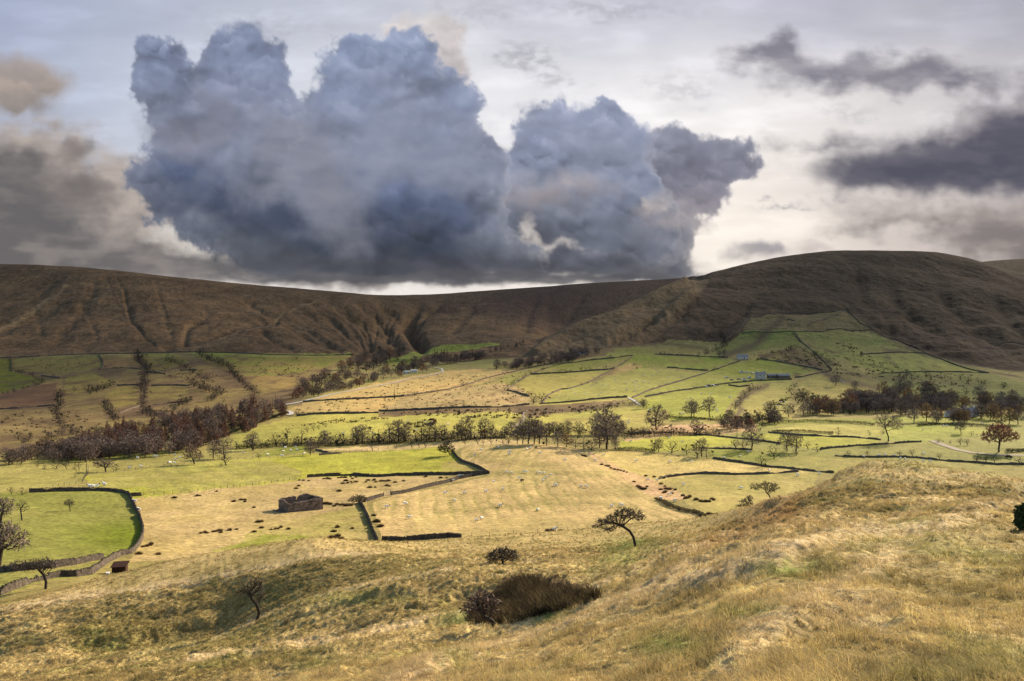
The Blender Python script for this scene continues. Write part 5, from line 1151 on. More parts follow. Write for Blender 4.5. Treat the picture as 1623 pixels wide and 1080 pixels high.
def path_pts(pix, step):
    """ground points evenly spaced along a line drawn on the photograph"""
    W_ = [atv(u, v) for u, v in pix]; out = []
    for a, b in zip(W_, W_[1:]):
        n = max(1, int((b-a).length/step))
        for i in range(n): q = a+(b-a)*(i/n); out.append(drop(q.x, q.y))
    out.append(drop(W_[-1].x, W_[-1].y))
    return out
def sweep(pts, prof, jit, seed, endcap=True):
    """sweeps a cross-section (offset, height) along ground points with a ragged top"""
    rg = np.random.default_rng(seed); n = len(pts); m = len(prof); V = []
    P = np.array([tuple(p) for p in pts]); d = np.gradient(P[:, :2], axis=0) if n > 1 else np.array([[1, 0]])
    d /= np.linalg.norm(d, axis=1)[:, None]+1e-9; nx = np.stack([-d[:, 1], d[:, 0]], 1)
    wob = rg.normal(0, jit*.35, n); low = np.interp(np.arange(n), np.arange(0, n+9, 9), rg.uniform(.78, 1.12, len(np.arange(0, n+9, 9)))); brk = rg.random(n) < .02
    for q_ in np.nonzero(brk)[0]: low[max(0, q_-1):q_+3] *= .55
    for i in range(n):
        hj = low[i]*(1+rg.normal(0, jit))
        for (o, h) in prof:
            oo = o*(1+rg.normal(0, .06))+wob[i]*.4
            V.append((P[i, 0]+nx[i, 0]*oo, P[i, 1]+nx[i, 1]*oo, P[i, 2]+(h*hj if h > 0 else h)))
    i = (np.arange(n-1)*m)[:, None]; k = np.arange(m)[None, :]; k2 = (k+1) % m
    Q = np.stack([i+k, i+m+k, i+m+k2, i+k2], -1).reshape(-1, 4)
    T = []
    for base in (0, (n-1)*m):
        for k in range(1, m-1): T.append((base, base+k, base+k+1) if base == 0 else (base, base+k+1, base+k))
    sweep.low = low
    return np.array(V), Q, np.array(T)
def wall(pix, label, h=1.15, near=False, group=None, cat='wall', seed=None):
    seed = seed or int(pix[0][0]*7+pix[0][1]); p0 = atv(*pix[len(pix)//2])
    step = .55 if p0.y < 260 else (1.1 if p0.y < 500 else 2.2)
    pts = path_pts(pix, step); jit = .07 if p0.y < 260 else .12
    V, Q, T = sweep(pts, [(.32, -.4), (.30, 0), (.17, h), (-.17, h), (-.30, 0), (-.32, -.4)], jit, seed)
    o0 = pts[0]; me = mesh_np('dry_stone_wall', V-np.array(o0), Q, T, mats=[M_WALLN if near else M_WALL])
    if not near:
        return tag(link('dry_stone_wall', me, None, o0), label, cat, group)
    o = empty('dry_stone_wall', o0); tag(o, label, cat, group); link('stone_courses', me, o)
    rg = random.Random(seed); mb = MB()
    for a, b, lw in zip(pts, pts[1:], sweep.low):      # a row of cope stones on edge
        L = (b-a).length; n = max(1, int(L/.24)); d = (b-a).normalized(); nx = Vector((-d.y, d.x, 0)).normalized()
        for i in range(n):
            if rg.random() < .07: continue
            c = a+(b-a)*((i+.5)/n)-o0; w = .09*rg.uniform(.7, 1.3); t = .18*rg.uniform(.8, 1.25); z0 = h*lw-.12; z1 = h*lw+rg.uniform(.0, .22); ln = d*rg.uniform(-.08, .08)
            q = []
            for zz, k, s in ((z0, 1, 0), (z1, .75, 1)):
                for sx_, sy_ in ((-1, -1), (1, -1), (1, 1), (-1, 1)):
                    r_ = c+d*(sx_*w*k)+nx*(sy_*t*k)+ln*s; q.append((r_.x, r_.y, c.z+zz+(rg.uniform(-.03, .03) if s else 0)))
            mb.hexa(q)
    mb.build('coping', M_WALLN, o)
    return o
NEARW = [
 ([(46,781),(96,779),(154,778),(178,779),(193,781),(203,784)], 'long wall along the top of the green enclosed field'),
 ([(203,784),(210,796),(221,820),(227,840),(225,854),(217,868),(207,878),(190,881)], 'curving wall down the round side of the green enclosed field'),
 ([(190,881),(173,890),(156,902),(144,913),(120,914),(96,914),(75,918),(48,924),(24,934),(0,944),(-40,958)], 'tumbledown wall running from the rusty shelter to the frame edge'),
 ([(-30,907),(24,906),(79,901),(120,895),(163,886)], 'low wall inside the lower edge of the green enclosed field'),
 ([(207,787),(224,786)], 'short wall stub joining the green enclosed field to the post fence'),
 ([(487,757),(522,755),(560,754),(591,756),(606,756),(634,754),(680,753),(730,752),(770,751)], 'straight wall along the lower edge of the bright green field'),
 ([(578,796),(594,791),(607,787)], 'wall between the dark junction bush and the gateway'),
 ([(620,785),(652,779),(689,770),(726,760),(748,755),(772,751)], 'wall rising from the gateway to the striped field corner'),
 ([(569,797),(578,810),(585,827),(591,843),(598,860)], 'wall running downhill from the junction bush'),
 ([(605,858),(640,857),(676,855),(712,852),(731,854)], 'black shadowed wall at the foot of the striped field'),
 ([(717,718),(724,725),(733,733),(746,737),(761,744),(775,751)], 'wall dropping from the dark corner bush to the striped field corner'),
 ([(1118,825),(1147,820),(1170,815),(1190,812)], 'wall at the stream mouth under the bent hawthorn'),
]
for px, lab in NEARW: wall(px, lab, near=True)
FARW = [
 ([(1044,760),(1057,757),(1085,753),(1115,751),(1168,753),(1200,752),(1240,750),(1265,748)], 'thin wall curving across the straw pasture right of the stream'),
 ([(1130,727),(1161,732),(1189,736),(1219,741),(1257,744),(1285,747),(1322,750)], 'dark wall under the round scrub bush beyond the straw pasture'),
 ([(1300,713),(1341,709),(1360,707),(1397,705),(1434,702),(1460,701)], 'wall along the lower edge of the right yellow green field'),
 ([(1323,723),(1360,725),(1406,725),(1453,726),(1480,729),(1508,732),(1545,734),(1582,737),(1640,738)], 'wall with hawthorns just beyond the mound'),
 ([(1218,686),(1248,689),(1285,691),(1322,693),(1359,694),(1396,698)], 'wall along the upper edge of the right yellow green field'),
 ([(1100,690),(1128,691),(1165,695),(1211,700),(1237,704)], 'wall slanting between the two yellow green fields'),
 ([(1112,711),(1155,712),(1192,714)], 'low wall below the left yellow green field'),
 ([(600,652),(637,651),(693,649),(730,647),(791,646),(839,642)], 'long level wall above the brown river rushes, left half'),
 ([(855,641),(900,638),(937,634),(974,631),(994,630)], 'level wall above the brown river rushes, right half'),
 ([(1002,631),(1015,626),(1030,619),(1067,608),(1096,599),(1124,589),(1139,585),(1157,578),(1173,573)], 'wall climbing from the short white lane to the hill barn'),
 ([(1022,630),(1048,625),(1085,619),(1113,615),(1150,609),(1178,606),(1200,604),(1255,602)], 'wall climbing past the scrap heap to the farmhouse'),
 ([(1057,583),(1085,585),(1122,588)], 'short wall across the bright green slope field'),
 ([(860,640),(865,631),(874,624),(889,618),(900,617),(924,610),(941,603),(957,594),(974,584),(993,573),(1004,564)], 'long dark wall climbing the middle slope'),
 ([(900,576),(937,571),(974,568),(1002,564)], 'wall along the top of the middle slope'),
 ([(841,594),(859,593),(900,591),(937,588),(961,587),(974,584)], 'wall with bushes across the middle slope'),
 ([(1037,562),(1057,563),(1085,564),(1122,566),(1154,567)], 'wall along the top of the bright green slope field'),
 ([(804,619),(822,605),(841,594),(859,586),(883,579),(900,576)], 'hedge bank wall climbing with little bushes'),
 ([(600,631),(640,629),(655,627),(680,623),(711,618),(741,610),(757,604),(776,599),(804,592),(822,588),(841,583),(859,580),(885,574)], 'long wall between the rough straw pastures'),
 ([(804,619),(818,622),(839,629)], 'short wall down to the two dark bushes by the level wall'),
 ([(-60,569),(20,567),(100,563),(200,561),(300,558),(370,560),(430,563),(500,564),(560,562)], 'long moor wall along the foot of the left hill'),
 ([(18,569),(19,588)], 'short upright wall beside the bright green corner field'),
 ([(157,563),(162,570),(164,580),(160,586)], 'bent wall between two upper left fields'),
 ([(164,586),(180,584),(205,584),(225,586)], 'low wall under the tan upper left field'),
 ([(65,596),(95,600),(120,595),(145,588),(164,584)], 'wall running beside the upper left green fields'),
 ([(235,590),(262,593),(285,588),(312,587)], 'wall across the brown patch right of the middle stream line'),
 ([(185,612),(205,611),(220,611)], 'short wall at the middle stream line'),
 ([(240,612),(275,611),(300,612)], 'wall right of the middle stream line'),
 ([(-20,650),(30,648),(60,645),(88,643)], 'wall across the dark lower left pastures'),
 ([(190,655),(205,650),(222,645)], 'wall above the plantation left of the stream line'),
 ([(243,643),(270,640),(298,637)], 'wall above the plantation right of the stream line'),
 ([(1176,529),(1211,528),(1257,526),(1304,526),(1350,525),(1385,524)], 'level intake wall across the right hill'),
 ([(1183,508),(1193,503),(1211,498),(1239,497),(1285,497),(1322,495),(1343,490)], 'highest wall on the right hill'),
 ([(1183,508),(1172,524),(1150,540)], 'wall dropping left of the highest intake field'),
 ([(1257,527),(1267,539),(1278,549),(1294,562),(1307,574),(1318,586)], 'wall splitting the two upper green fields of the right hill'),
 ([(1343,490),(1350,499),(1363,512),(1385,524),(1406,536),(1434,545),(1453,552),(1466,560),(1490,569),(1517,580),(1545,588),(1567,592)], 'long diagonal wall down the edge of the dark moor'),
 ([(1364,562),(1406,560),(1434,559),(1466,561)], 'level wall across the right upper green fields'),
 ([(1397,592),(1453,590),(1508,590),(1564,592)], 'level wall above the wood on the right slope'),
 ([(1205,569),(1230,573),(1257,578),(1278,582),(1304,587)], 'wall sloping right from the hill barn'),
 ([(1259,599),(1272,598),(1304,591),(1318,588)], 'wall right of the farm buildings'),
 ([(1248,507),(1260,509),(1253,517),(1246,523)], 'crooked wall inside the highest intake field'),
 ([(1280,518),(1310,506),(1342,492)], 'thin wall climbing to the top corner of the highest intake field'),
 ([(1155,611),(1172,614),(1188,612)], 'little wall below the farm scrap yard'),
 ([(1569,545),(1600,543),(1640,542)], 'short wall on the dark moor edge at the frame side'),
 ([(506,722),(542,719)], 'short dark wall by the brown tree on the bright green field edge'),
 ([(500,714),(514,717),(524,720)], 'slanting wall end beside the pale strip'),
 ([(470,660),(500,657),(560,656),(600,655)], 'wall along the top of the bank field below the white road'),
 ([(480,638),(540,634),(600,631)], 'low wall across the rough pasture below the white road'),
]
for px, lab in FARW: wall(px, lab, h=1.0 if atv(*px[0]).y < 560 else 1.45)
def hedge(pix, label, h, w, mat, seed, group=None):
    pts = path_pts(pix, 1.0); rg = np.random.default_rng(seed); P = np.array([tuple(p) for p in pts]); n = len(P)*60
    i = rg.integers(0, len(P), n); q = rg.normal(0, 1, (n, 3)); q /= np.linalg.norm(q, axis=1)[:, None]
    hh = h*(.65+.35*np.interp(np.arange(len(P)), np.arange(0, len(P)+6, 6), rg.uniform(.2, 1.3, len(np.arange(0, len(P)+6, 6)))))
    c = P[i]+q*np.stack([np.full(n, w), np.full(n, w), hh[i]*.5], 1)*rg.random((n, 1))**.4; c[:, 2] += hh[i]*.45
    a = rg.normal(0, 1, (n, 3)); a /= np.linalg.norm(a, axis=1)[:, None]; b = np.cross(a, rg.normal(0, 1, (n, 3))); b /= np.linalg.norm(b, axis=1)[:, None]
    s = .26*rg.uniform(.5, 1.3, (n, 1))
    V = np.stack([c-a*s, c-b*s*.5, c+a*s, c+b*s*.5], 1).reshape(-1, 3)-P[0]; k = np.arange(n)*4
    return tag(link('hedge', mesh_np('hedge', V, np.stack([k, k+1, k+2, k+3], 1), mats=[mat]), None, P[0]), label, 'hedge', group)
for k, (px, h, w, lab) in enumerate([([(1220,670),(1267,670),(1322,671),(1359,672),(1385,675)],2.6,1.1,'dark trimmed hedge along the long meadow below the wood'),
   ([(1055,662),(1080,664),(1110,665),(1145,668)],2.0,1.0,'ragged hedge beside the stream path'),
   ([(1225,686),(1250,684),(1290,686),(1320,688)],1.8,.9,'thin gappy hedge above the right yellow green field'),
   ([(1455,676),(1500,674),(1560,676),(1600,680)],2.2,1.1,'dark hedge behind the meadow under the white cottage'),
   ([(1595,718),(1623,716),(1660,716)],2.4,1.2,'dark hedge right of the red beech'),
   ([(980,690),(1040,688),(1100,690),(1140,690)],2.2,1.4,'dark hedge along the top of the left yellow green field'),
   ([(975,714),(1000,714),(1035,716)],2.0,1.4,'low hedge below the left yellow green field'),
   ([(600,702),(680,700),(740,698),(800,695)],2.0,1.6,'dark undergrowth hedge at the foot of the river trees'),
   ([(375,712),(420,708),(480,706),(540,707),(600,702)],2.4,1.6,'dark hedge at the foot of the left river trees'),
   ([(1040,793),(1052,797),(1063,804),(1078,809),(1104,814),(1118,822)],1.3,1.0,'dark rushy bank along the stream in the straw pasture'),
   ([(455,655),(430,664),(400,674),(370,686),(345,695)],2.0,1.2,'dark hedge bank along the lower edge of the plantation')]):
    hedge(px, lab, h, w, M_OLIVELEAF if k in (2, 9) else M_DARKLEAF, 700+k)
def fence(pix, gap, label, h=1.15, wires=True):
    pts = path_pts(pix, gap)[:100]; o = empty('post_fence', pts[0]); tag(o, label, 'fence')
    mb = MB(); mb.tube([(0, 0, -.3), (.01, 0, h*.5), (0, .01, h)], [.075, .07, .06], 6); src = None
    for i, p in enumerate(pts):
        if src is None: src = mb.build('post', M_WOOD, o); q = src
        else: q = bpy.data.objects.new('post', src.data); COL.objects.link(q); q.parent = o
        q.location = p-pts[0]; q.rotation_euler = (random.uniform(-.06, .06), random.uniform(-.06, .06), random.uniform(0, 3)); q.scale = (1, 1, random.uniform(.9, 1.12))
    if wires:
        for z in (h*.55, h*.92):
            w = MB(); w.tube([p-pts[0]+Vector((0, .07, z)) for p in pts], .012, 3); w.build('wire', M_WIRE, o)
for px, g, lab in [([(228,785),(260,784),(300,781),(340,777),(370,773),(420,768),(450,763),(476,758)],2.6,'post fence between the straw field and the striped green field'),
   ([(140,752),(180,749),(215,745),(260,740),(333,733)],3.0,'post fence left of the brown domed oak'),
   ([(340,731),(400,727),(440,725),(480,722)],3.2,'post fence across the top of the bright green field'),
   ([(130,766),(134,758),(139,752),(140,743)],2.2,'short post fence running up to the bare oak'),
   ([(84,772),(110,769),(130,766)],2.2,'post fence slanting across the left pastures'),
   ([(731,854),(748,850),(776,850),(852,845),(900,843),(990,836)],4.4,'sparse post fence along the foot of the striped field'),
   ([(1030,834),(1044,831),(1065,829),(1086,827),(1110,825)],4.2,'leaning post fence beyond the big windswept hawthorn'),
   ([(545,718),(600,714),(640,711),(700,708)],3.4,'post fence under the hawthorns of the pale strip')]:
    fence(px, g, lab)
def ribbon(pix, w0, w1, name, mat, label, cat, lift=.12):
    pts = path_pts(pix, 3.0); P = np.array([tuple(p) for p in pts]); d = np.gradient(P[:, :2], axis=0); d /= np.linalg.norm(d, axis=1)[:, None]
    w = np.linspace(w0, w1, len(P))/2; nx = np.stack([-d[:, 1], d[:, 0]], 1)*w[:, None]; V = []
    for p, n_ in zip(P, nx):
        for s in (-1, -.3, .3, 1):
            x, y = p[0]+n_[0]*s, p[1]+n_[1]*s; V.append((x, y, max(zq(x, y), p[2]-.5)+lift))
    i = (np.arange(len(P)-1)*4)[:, None]; k = np.arange(3)[None]
    Q = np.stack([i+k, i+k+1, i+k+5, i+k+4], -1).reshape(-1, 4)
    return tag(link(name, mesh_np(name, np.array(V), Q, mats=[mat], smooth=True)), label, cat, kind='structure')
ribbon([(452,642),(466,640),(480,637),(510,630),(545,622),(580,615),(610,610),(650,601),(690,594),(702,590),(700,585),(688,583)], 3.2, 2.2, 'road', M_TRACK, 'pale lane running up the side valley', 'road', .45)
ribbon([(456,659),(462,657),(462,654),(456,652)], 4.0, 3.0, 'road', M_TRACK, 'bend of the pale lane beside a dark bush', 'road', .45)
ribbon([(996,631),(1004,635),(1010,640),(1016,643)], 2.6, 2.4, 'path', M_TRACK, 'short white lane between walls by the stream', 'path', .35)
ribbon([(1478,699),(1490,704),(1505,709),(1520,714),(1540,718),(1580,722),(1640,723)], 4.0, 4.0, 'path', M_DIRT, 'stony track leading past the red beech', 'path', .2)
ribbon([(800,681),(822,673),(832,664),(828,656),(835,651)], 2.0, 1.5, 'stream', M_DIRT, 'stony stream bed winding through the brown rushes', 'stream', .15)

# ------------------------------------------------------------------ buildings
def orient(o, ang): o.rotation_euler = (0, 0, math.radians(ang))
# ruined field barn: roofless stone shell
pn_, pf_ = at(457,812.5), at(512,807.5)
ang = math.degrees(math.atan2(pf_.y-pn_.y, pf_.x-pn_.x)); Lb = (pf_-pn_).length; Wb = 6.2
barn = empty('ruined_barn', pn_-Vector((0, 0, .1))); orient(barn, ang); tag(barn, 'roofless ruined stone field barn standing alone in the straw field', 'barn')
def ragged(mb, x0, y0, x1, y1, t, hs, z0=-1.2, step=.5, seed=1, gaps=()):
    """a masonry wall with a broken top; gaps are (from, to, sill) along its length"""
    rg = random.Random(seed); L = math.hypot(x1-x0, y1-y0); n = int(L/step); dx, dy = (x1-x0)/L, (y1-y0)/L
    hh = [np.interp(i/n*L, [h[0] for h in hs], [h[1] for h in hs])+rg.uniform(-.16, .16) for i in range(n+1)]
    for i in range(n):
        a, b = i*L/n, (i+1)*L/n; g = [q for q in gaps if q[0] <= (a+b)/2 <= q[1]]
        spans = [(z0, (hh[i]+hh[i+1])/2)] if not g else ([(z0, g[0][2])]+([(g[0][3], (hh[i]+hh[i+1])/2)] if len(g[0]) > 3 else []))
        for lo, hi in spans:
            if hi <= lo: continue
            p = []
            for zz in (lo, hi):
                for s_, tt in ((a, 0), (b, 0), (b, t), (a, t)):
                    p.append((x0+dx*s_-dy*tt, y0+dy*s_+dx*tt, zz))
            mb.hexa(p)
mb = MB(); ragged(mb, 0, 0, Lb, 0, .6, [(0,2.4),(Lb*.2,2.6),(Lb*.6,2.7),(Lb,2.9)], seed=2, gaps=[(Lb*.62,Lb*.68,1.9,2.3)]); mb.build('front_wall', M_BARN, barn)
mb = MB(); ragged(mb, 0, Wb-.6, Lb, Wb-.6, .6, [(0,3.0),(1,3.4),(Lb*.45,3.4),(Lb*.5,2.6),(Lb*.56,2.5),(Lb*.57,3.4),(Lb*.8,3.6),(Lb*.9,3.0),(Lb,2.7)], seed=3, gaps=[(Lb*.48,Lb*.52,2.2)]); mb.build('back_wall', M_BARN, barn)
mb = MB(); ragged(mb, .6, .6, .6, Wb-.6, .6, [(0,2.4),(2.4,3.3),(Wb-1.2,3.1)], seed=4); mb.build('gable_wall', M_BARN, barn)
mb = MB(); ragged(mb, Lb, .6, Lb, Wb-.6, .6, [(0,2.8),(2.4,2.9),(Wb-1.2,2.7)], seed=5, gaps=[(2,3.2,-.3)]); mb.build('gable_wall', M_BARN, barn)
mb = MB(); rg = random.Random(9)
for i in range(60):
    x, y, s = rg.uniform(-2.5, -.2), rg.uniform(-.6, Wb), rg.uniform(.12, .35); mb.hexa([(x+a*s*rg.uniform(.7,1.2), y+b*s*rg.uniform(.7,1.2), (-.4 if c == 0 else s*rg.uniform(.5, 1.1))) for c in (0, 1) for a, b in ((-1,-1),(1,-1),(1,1),(-1,1))])
mb.build('rubble', M_BARN, barn)
def house(foot, L, Wd, H, pitch, angle, label, name, wallm, windows=(), chim=(), roofm=None, door=None, cat='house'):
    p = at(*foot); o = empty(name, p-Vector((0, 0, .2))); orient(o, angle); tag(o, label, cat)
    mb = MB(); mb.box(-L/2, L/2, 0, Wd, -1.5, H)
    mb.add([(-L/2,0,H),(-L/2,Wd,H),(-L/2,Wd/2,H+pitch),(L/2,0,H),(L/2,Wd,H),(L/2,Wd/2,H+pitch)], [(0,2,1),(3,4,5)]); mb.build('wall', wallm, o)
    rf = MB(); e = .3; t = .14
    for s in (0, 1):
        y0, y1 = (-e, Wd/2) if s == 0 else (Wd+e, Wd/2); z0 = H-e*pitch/(Wd/2)
        rf.hexa([(-L/2-e,y0,z0+.02),(L/2+e,y0,z0+.02),(L/2+e,y1,H+pitch+.02),(-L/2-e,y1,H+pitch+.02),(-L/2-e,y0,z0+t),(L/2+e,y0,z0+t),(L/2+e,y1,H+pitch+t),(-L/2-e,y1,H+pitch+t)])
    r = rf.build('roof', roofm or M_SLATE, o)
    for cx_ in chim:
        c = MB(); c.box(cx_-.45, cx_+.45, Wd/2-.4, Wd/2+.4, H+pitch*.6, H+pitch+1.3); c.box(cx_-.52, cx_+.52, Wd/2-.47, Wd/2+.47, H+pitch+1.3, H+pitch+1.45); c.build('chimney', wallm, r)
    for (wx, wz, ww, wh) in windows:
        f = MB(); b_ = .1
        f.box(wx-ww/2-b_, wx+ww/2+b_, -.07, -.003, wz-b_, wz); f.box(wx-ww/2-b_, wx+ww/2+b_, -.07, -.003, wz+wh, wz+wh+b_); f.box(wx-ww/2-b_, wx-ww/2, -.07, -.003, wz, wz+wh); f.box(wx+ww/2, wx+ww/2+b_, -.07, -.003, wz, wz+wh); f.box(wx-.03, wx+.03, -.06, -.03, wz, wz+wh)
        fo = f.build('window', M_WHITE, o); g = MB(); g.box(wx-ww/2, wx+ww/2, -.028, -.006, wz, wz+wh); g.build('pane', M_GLASS, fo)
    if door:
        d = MB(); d.box(door-.5, door+.5, -.06, -.003, 0, 2.05); d.build('door', M_WOOD, o)
    return o
house((1206,601), 10.5, 7, 5.4, 2.0, -8, 'pale square farmhouse with two chimneys beside the scrap yard', 'farmhouse', M_HOUSE, [(-3.4,3.3,1,1.3),(0,3.3,1,1.3),(3.4,3.3,1,1.3),(-3.4,.9,1,1.3),(3.4,.9,1,1.3)], (-4.5,4.5), door=0)
house((1224,600), 9, 6, 3.4, 1.6, -4, 'dark low outbuilding joined to the right of the farmhouse', 'outbuilding', M_WALL, [(-2,1,1,1)], door=1.5, cat='barn')
house((1243,600), 13, 6.5, 3.2, 1.8, 2, 'long brown stone barn at the right end of the farm', 'farm_barn', M_BARN, (), door=2, cat='barn')
house((1177,570), 13, 8, 3.6, 2.6, -14, 'grey roofed stone hill barn on its own above the farm', 'hill_barn', M_HOUSE, (), door=2, cat='barn')
house((1526,664), 9, 7, 4.2, 2.6, -20, 'white cottage among trees with its pale gable showing', 'cottage', M_HOUSE, [(-2,2.6,.9,1.1),(2,2.6,.9,1.1),(-2,.7,.9,1.1)], (3.6,), door=1.2)
house((1541,661), 11, 6, 4.0, 2.4, 12, 'slate roofed house wing right of the white cottage', 'cottage', M_WHITE, [(-3,2.4,.9,1.1),(0,2.4,.9,1.1),(3,2.4,.9,1.1)], (-4,4), door=2)
house((1512,662), 8, 5, 3.0, 1.6, 4, 'low white shed left of the white cottage', 'shed', M_WHITE, [(0,1,1,1)], door=2, cat='shed')
house((916,563), 12, 6, 3.4, 1.8, 6, 'white farm cottage tucked under the brown spur', 'cottage', M_WHITE, [(-3,1,1,1.2),(0,1,1,1.2),(3,1,1,1.2)], (-5,), cat='house')
house((928,561), 6, 5, 3.0, 1.6, 20, 'small white shed right of the cottage under the brown spur', 'shed', M_WHITE, (), door=0, cat='shed')
house((644,592), 7, 3.2, 2.6, .5, 8, 'white caravan in the hollow beside the pale lane, left of two', 'caravan', M_SCRAP, [(-2,1,1.2,.9),(1,1,1.2,.9)], roofm=M_SCRAP, door=2.6, cat='caravan')
house((656,590), 8, 3.2, 2.6, .5, 4, 'white caravan in the hollow beside the pale lane, right of two', 'caravan', M_SCRAP, [(-2,1,1.2,.9),(1,1,1.2,.9)], roofm=M_SCRAP, door=3, cat='caravan')
def car(foot, ang, label, mat, L=4.2, van=False):
    p = at(*foot); o = empty('parked_van' if van else 'parked_car', p); orient(o, ang); tag(o, label, 'van' if van else 'car', 'pale scrap vehicles at the farm')
    h1, h2 = (1.0, 2.1) if van else (.85, 1.42); m = MB(); w = .85
    prof = [(-L/2,.3),(L/2,.3),(L/2,h1*.85),(L/2-.15,h1),(L*.22,h1+.02),(L*.08,h2),(-L*.34 if not van else -L*.48,h2),(-L*.46 if not van else -L/2,h1)]
    n = len(prof); m.add([(x,-w,z) for x,z in prof]+[(x,w,z) for x,z in prof], [tuple(range(n)), tuple(reversed(range(n,2*n)))]+[(i,i+n,(i+1)%n+n,(i+1)%n) for i in range(n)]); m.build('body', mat, o)
    g = MB(); g.add([(-L*.3,-w-.01,h1+.08),(L*.12,-w-.01,h1+.08),(L*.06,-w-.01,h2-.1),(-L*.28,-w-.01,h2-.1)], [(0,1,2,3)]); g.build('side_window', M_GLASS, o)
    for x in (-L*.3, L*.3):
        for y in (-w, w): q = MB(); q.tube([(x,y-.1,.32),(x,y+.1,.32)], .32, 10); q.build('wheel', M_GLASS, o)
for k, (u, v, a, t) in enumerate([(1124,613,10,1),(1130,612,-20,0),(1120,614,40,0),(1136,611,5,0),(1176,591,0,1),(1184,591,30,0),(1171,602,15,0),(1180,603,-10,1),(1188,600,25,1),(1160,603,0,0),(1152,599,12,0),(1192,592,-20,0)]):
    where = 'in the lower scrap heap on the wall' if u < 1140 else ('in the upper scrap row' if v < 595 else 'in the middle of the scrap yard')
    car((u, v), a, 'pale derelict %s %s, %s from left' % ('van' if t else 'car', where, ORD[sorted([1124,1130,1120,1136,1176,1184,1171,1180,1188,1160,1152,1192]).index(u)]), M_SCRAP if k % 3 else M_SLATE, 4.4+t*.8, bool(t))
# rusty shelter by the tumbledown wall
p = at(188,908); o = empty('field_shelter', p-Vector((0, 0, .1))); orient(o, 12); tag(o, 'small dark rusty sheet iron shelter with sloping roof beside the tumbledown wall', 'shelter')
m = MB(); m.box(-1.15, 1.15, 0, .08, -.4, 1.15); m.box(-1.15, -1.07, .08, 1.7, -.4, 1.35); m.box(1.07, 1.15, .08, 1.7, -.4, 1.35); m.box(-1.07, 1.07, 1.62, 1.7, -.4, 1.5); m.build('wall', M_RUSTY, o)
m = MB(); m.hexa([(-1.35,-.3,1.12),(1.3,-.3,1.16),(1.5,1.9,1.62),(-1.25,1.9,1.58),(-1.35,-.3,1.19),(1.3,-.3,1.23),(1.5,1.9,1.69),(-1.25,1.9,1.65)]); m.build('roof', M_RUSTY, o)
p = at(171,911); o = empty('feed_tub', p); tag(o, 'small white feed tub on the grass left of the rusty shelter', 'tub'); m = MB(); m.tube([(0,0,-.05),(0,0,.34)], [.28,.36], 12); m.build('tub_body', M_SCRAP, o); m = MB(); m.tube([(0,0,.341),(0,0,.40)], [.38,.38], 12); m.build('rim', M_SCRAP, o)
# gateway
pa, pb = at(608,787), at(619,785); g = empty('field_gate', pa); tag(g, 'pale weathered field gate in the wall gap right of the junction bush', 'gate'); d = pb-pa
for f in (0, 1): m = MB(); m.tube([d*f+Vector((0,0,-.3)), d*f+Vector((0,0,1.6))], .11, 6); m.build('gate_post', M_WOOD, g)
m = MB()
for z in (.3, .55, .8, 1.05, 1.3): m.tube([d*.06+Vector((0,0,z)), d*.94+Vector((0,0,z))], .05, 4)
m.tube([d*.06+Vector((0,0,.3)), d*.94+Vector((0,0,1.3))], .045, 4); m.build('bars', plain('pale_gate_wood', (.42, .35, .25), var=.2), g)
p = at(730,755); t_ = empty('water_trough', p); tag(t_, 'pale water trough at the corner of the striped field wall', 'trough')
m = MB(); m.box(-1.1,1.1,-.4,.4,0,.12); m.box(-1.1,1.1,-.4,-.32,.12,.6); m.box(-1.1,1.1,.32,.4,.12,.6); m.box(-1.1,-1.02,-.32,.32,.12,.6); m.box(1.02,1.1,-.32,.32,.12,.6); m.build('basin', M_SCRAP, t_)
m = MB(); m.box(-1.02,1.02,-.32,.32,.45,.5); m.build('water', M_GLASS, t_)
def pole(foot, h, label):
    p = at(*foot); o = empty('telegraph_pole', p); tag(o, label, 'pole'); m = MB(); m.tube([(0,0,-.5),(0,0,h)], [.16,.1], 7); m.build('shaft', M_WOOD, o); m = MB(); m.box(-.7,.7,.11,.2,h-.5,h-.38); m.build('crossarm', M_WOOD, o)
pole((137,751), 7, 'wooden pole at the corner of the post fence left of the bare oak'); pole((395,640), 6, 'pale thin pole above the plantation by the bank wall')

# ------------------------------------------------------------------ sheep and other beasts
def animal_mesh(name, sk, mats, facefn):
    """one continuous skinned body grown over a skeleton (parent, x, y, z, rx, ry)"""
    me = bpy.data.meshes.new(name); me.from_pydata([s[1:4] for s in sk], [(s[0], i) for i, s in enumerate(sk) if s[0] >= 0], [])
    o = bpy.data.objects.new(name, me); COL.objects.link(o)
    o.modifiers.new('s', 'SKIN'); ss = o.modifiers.new('u', 'SUBSURF'); ss.levels = 1
    for i, s in enumerate(sk): me.skin_vertices[0].data[i].radius = (s[4], s[5])
    me.skin_vertices[0].data[0].use_root = True
    bpy.context.view_layer.update(); ev = o.evaluated_get(bpy.context.evaluated_depsgraph_get()); m2 = bpy.data.meshes.new_from_object(ev)
    bpy.data.objects.remove(o); m2.name = name; m2.materials.clear()
    for m in mats: m2.materials.append(m)
    for p in m2.polygons: p.use_smooth = True; p.material_index = facefn(p.center)
    return m2
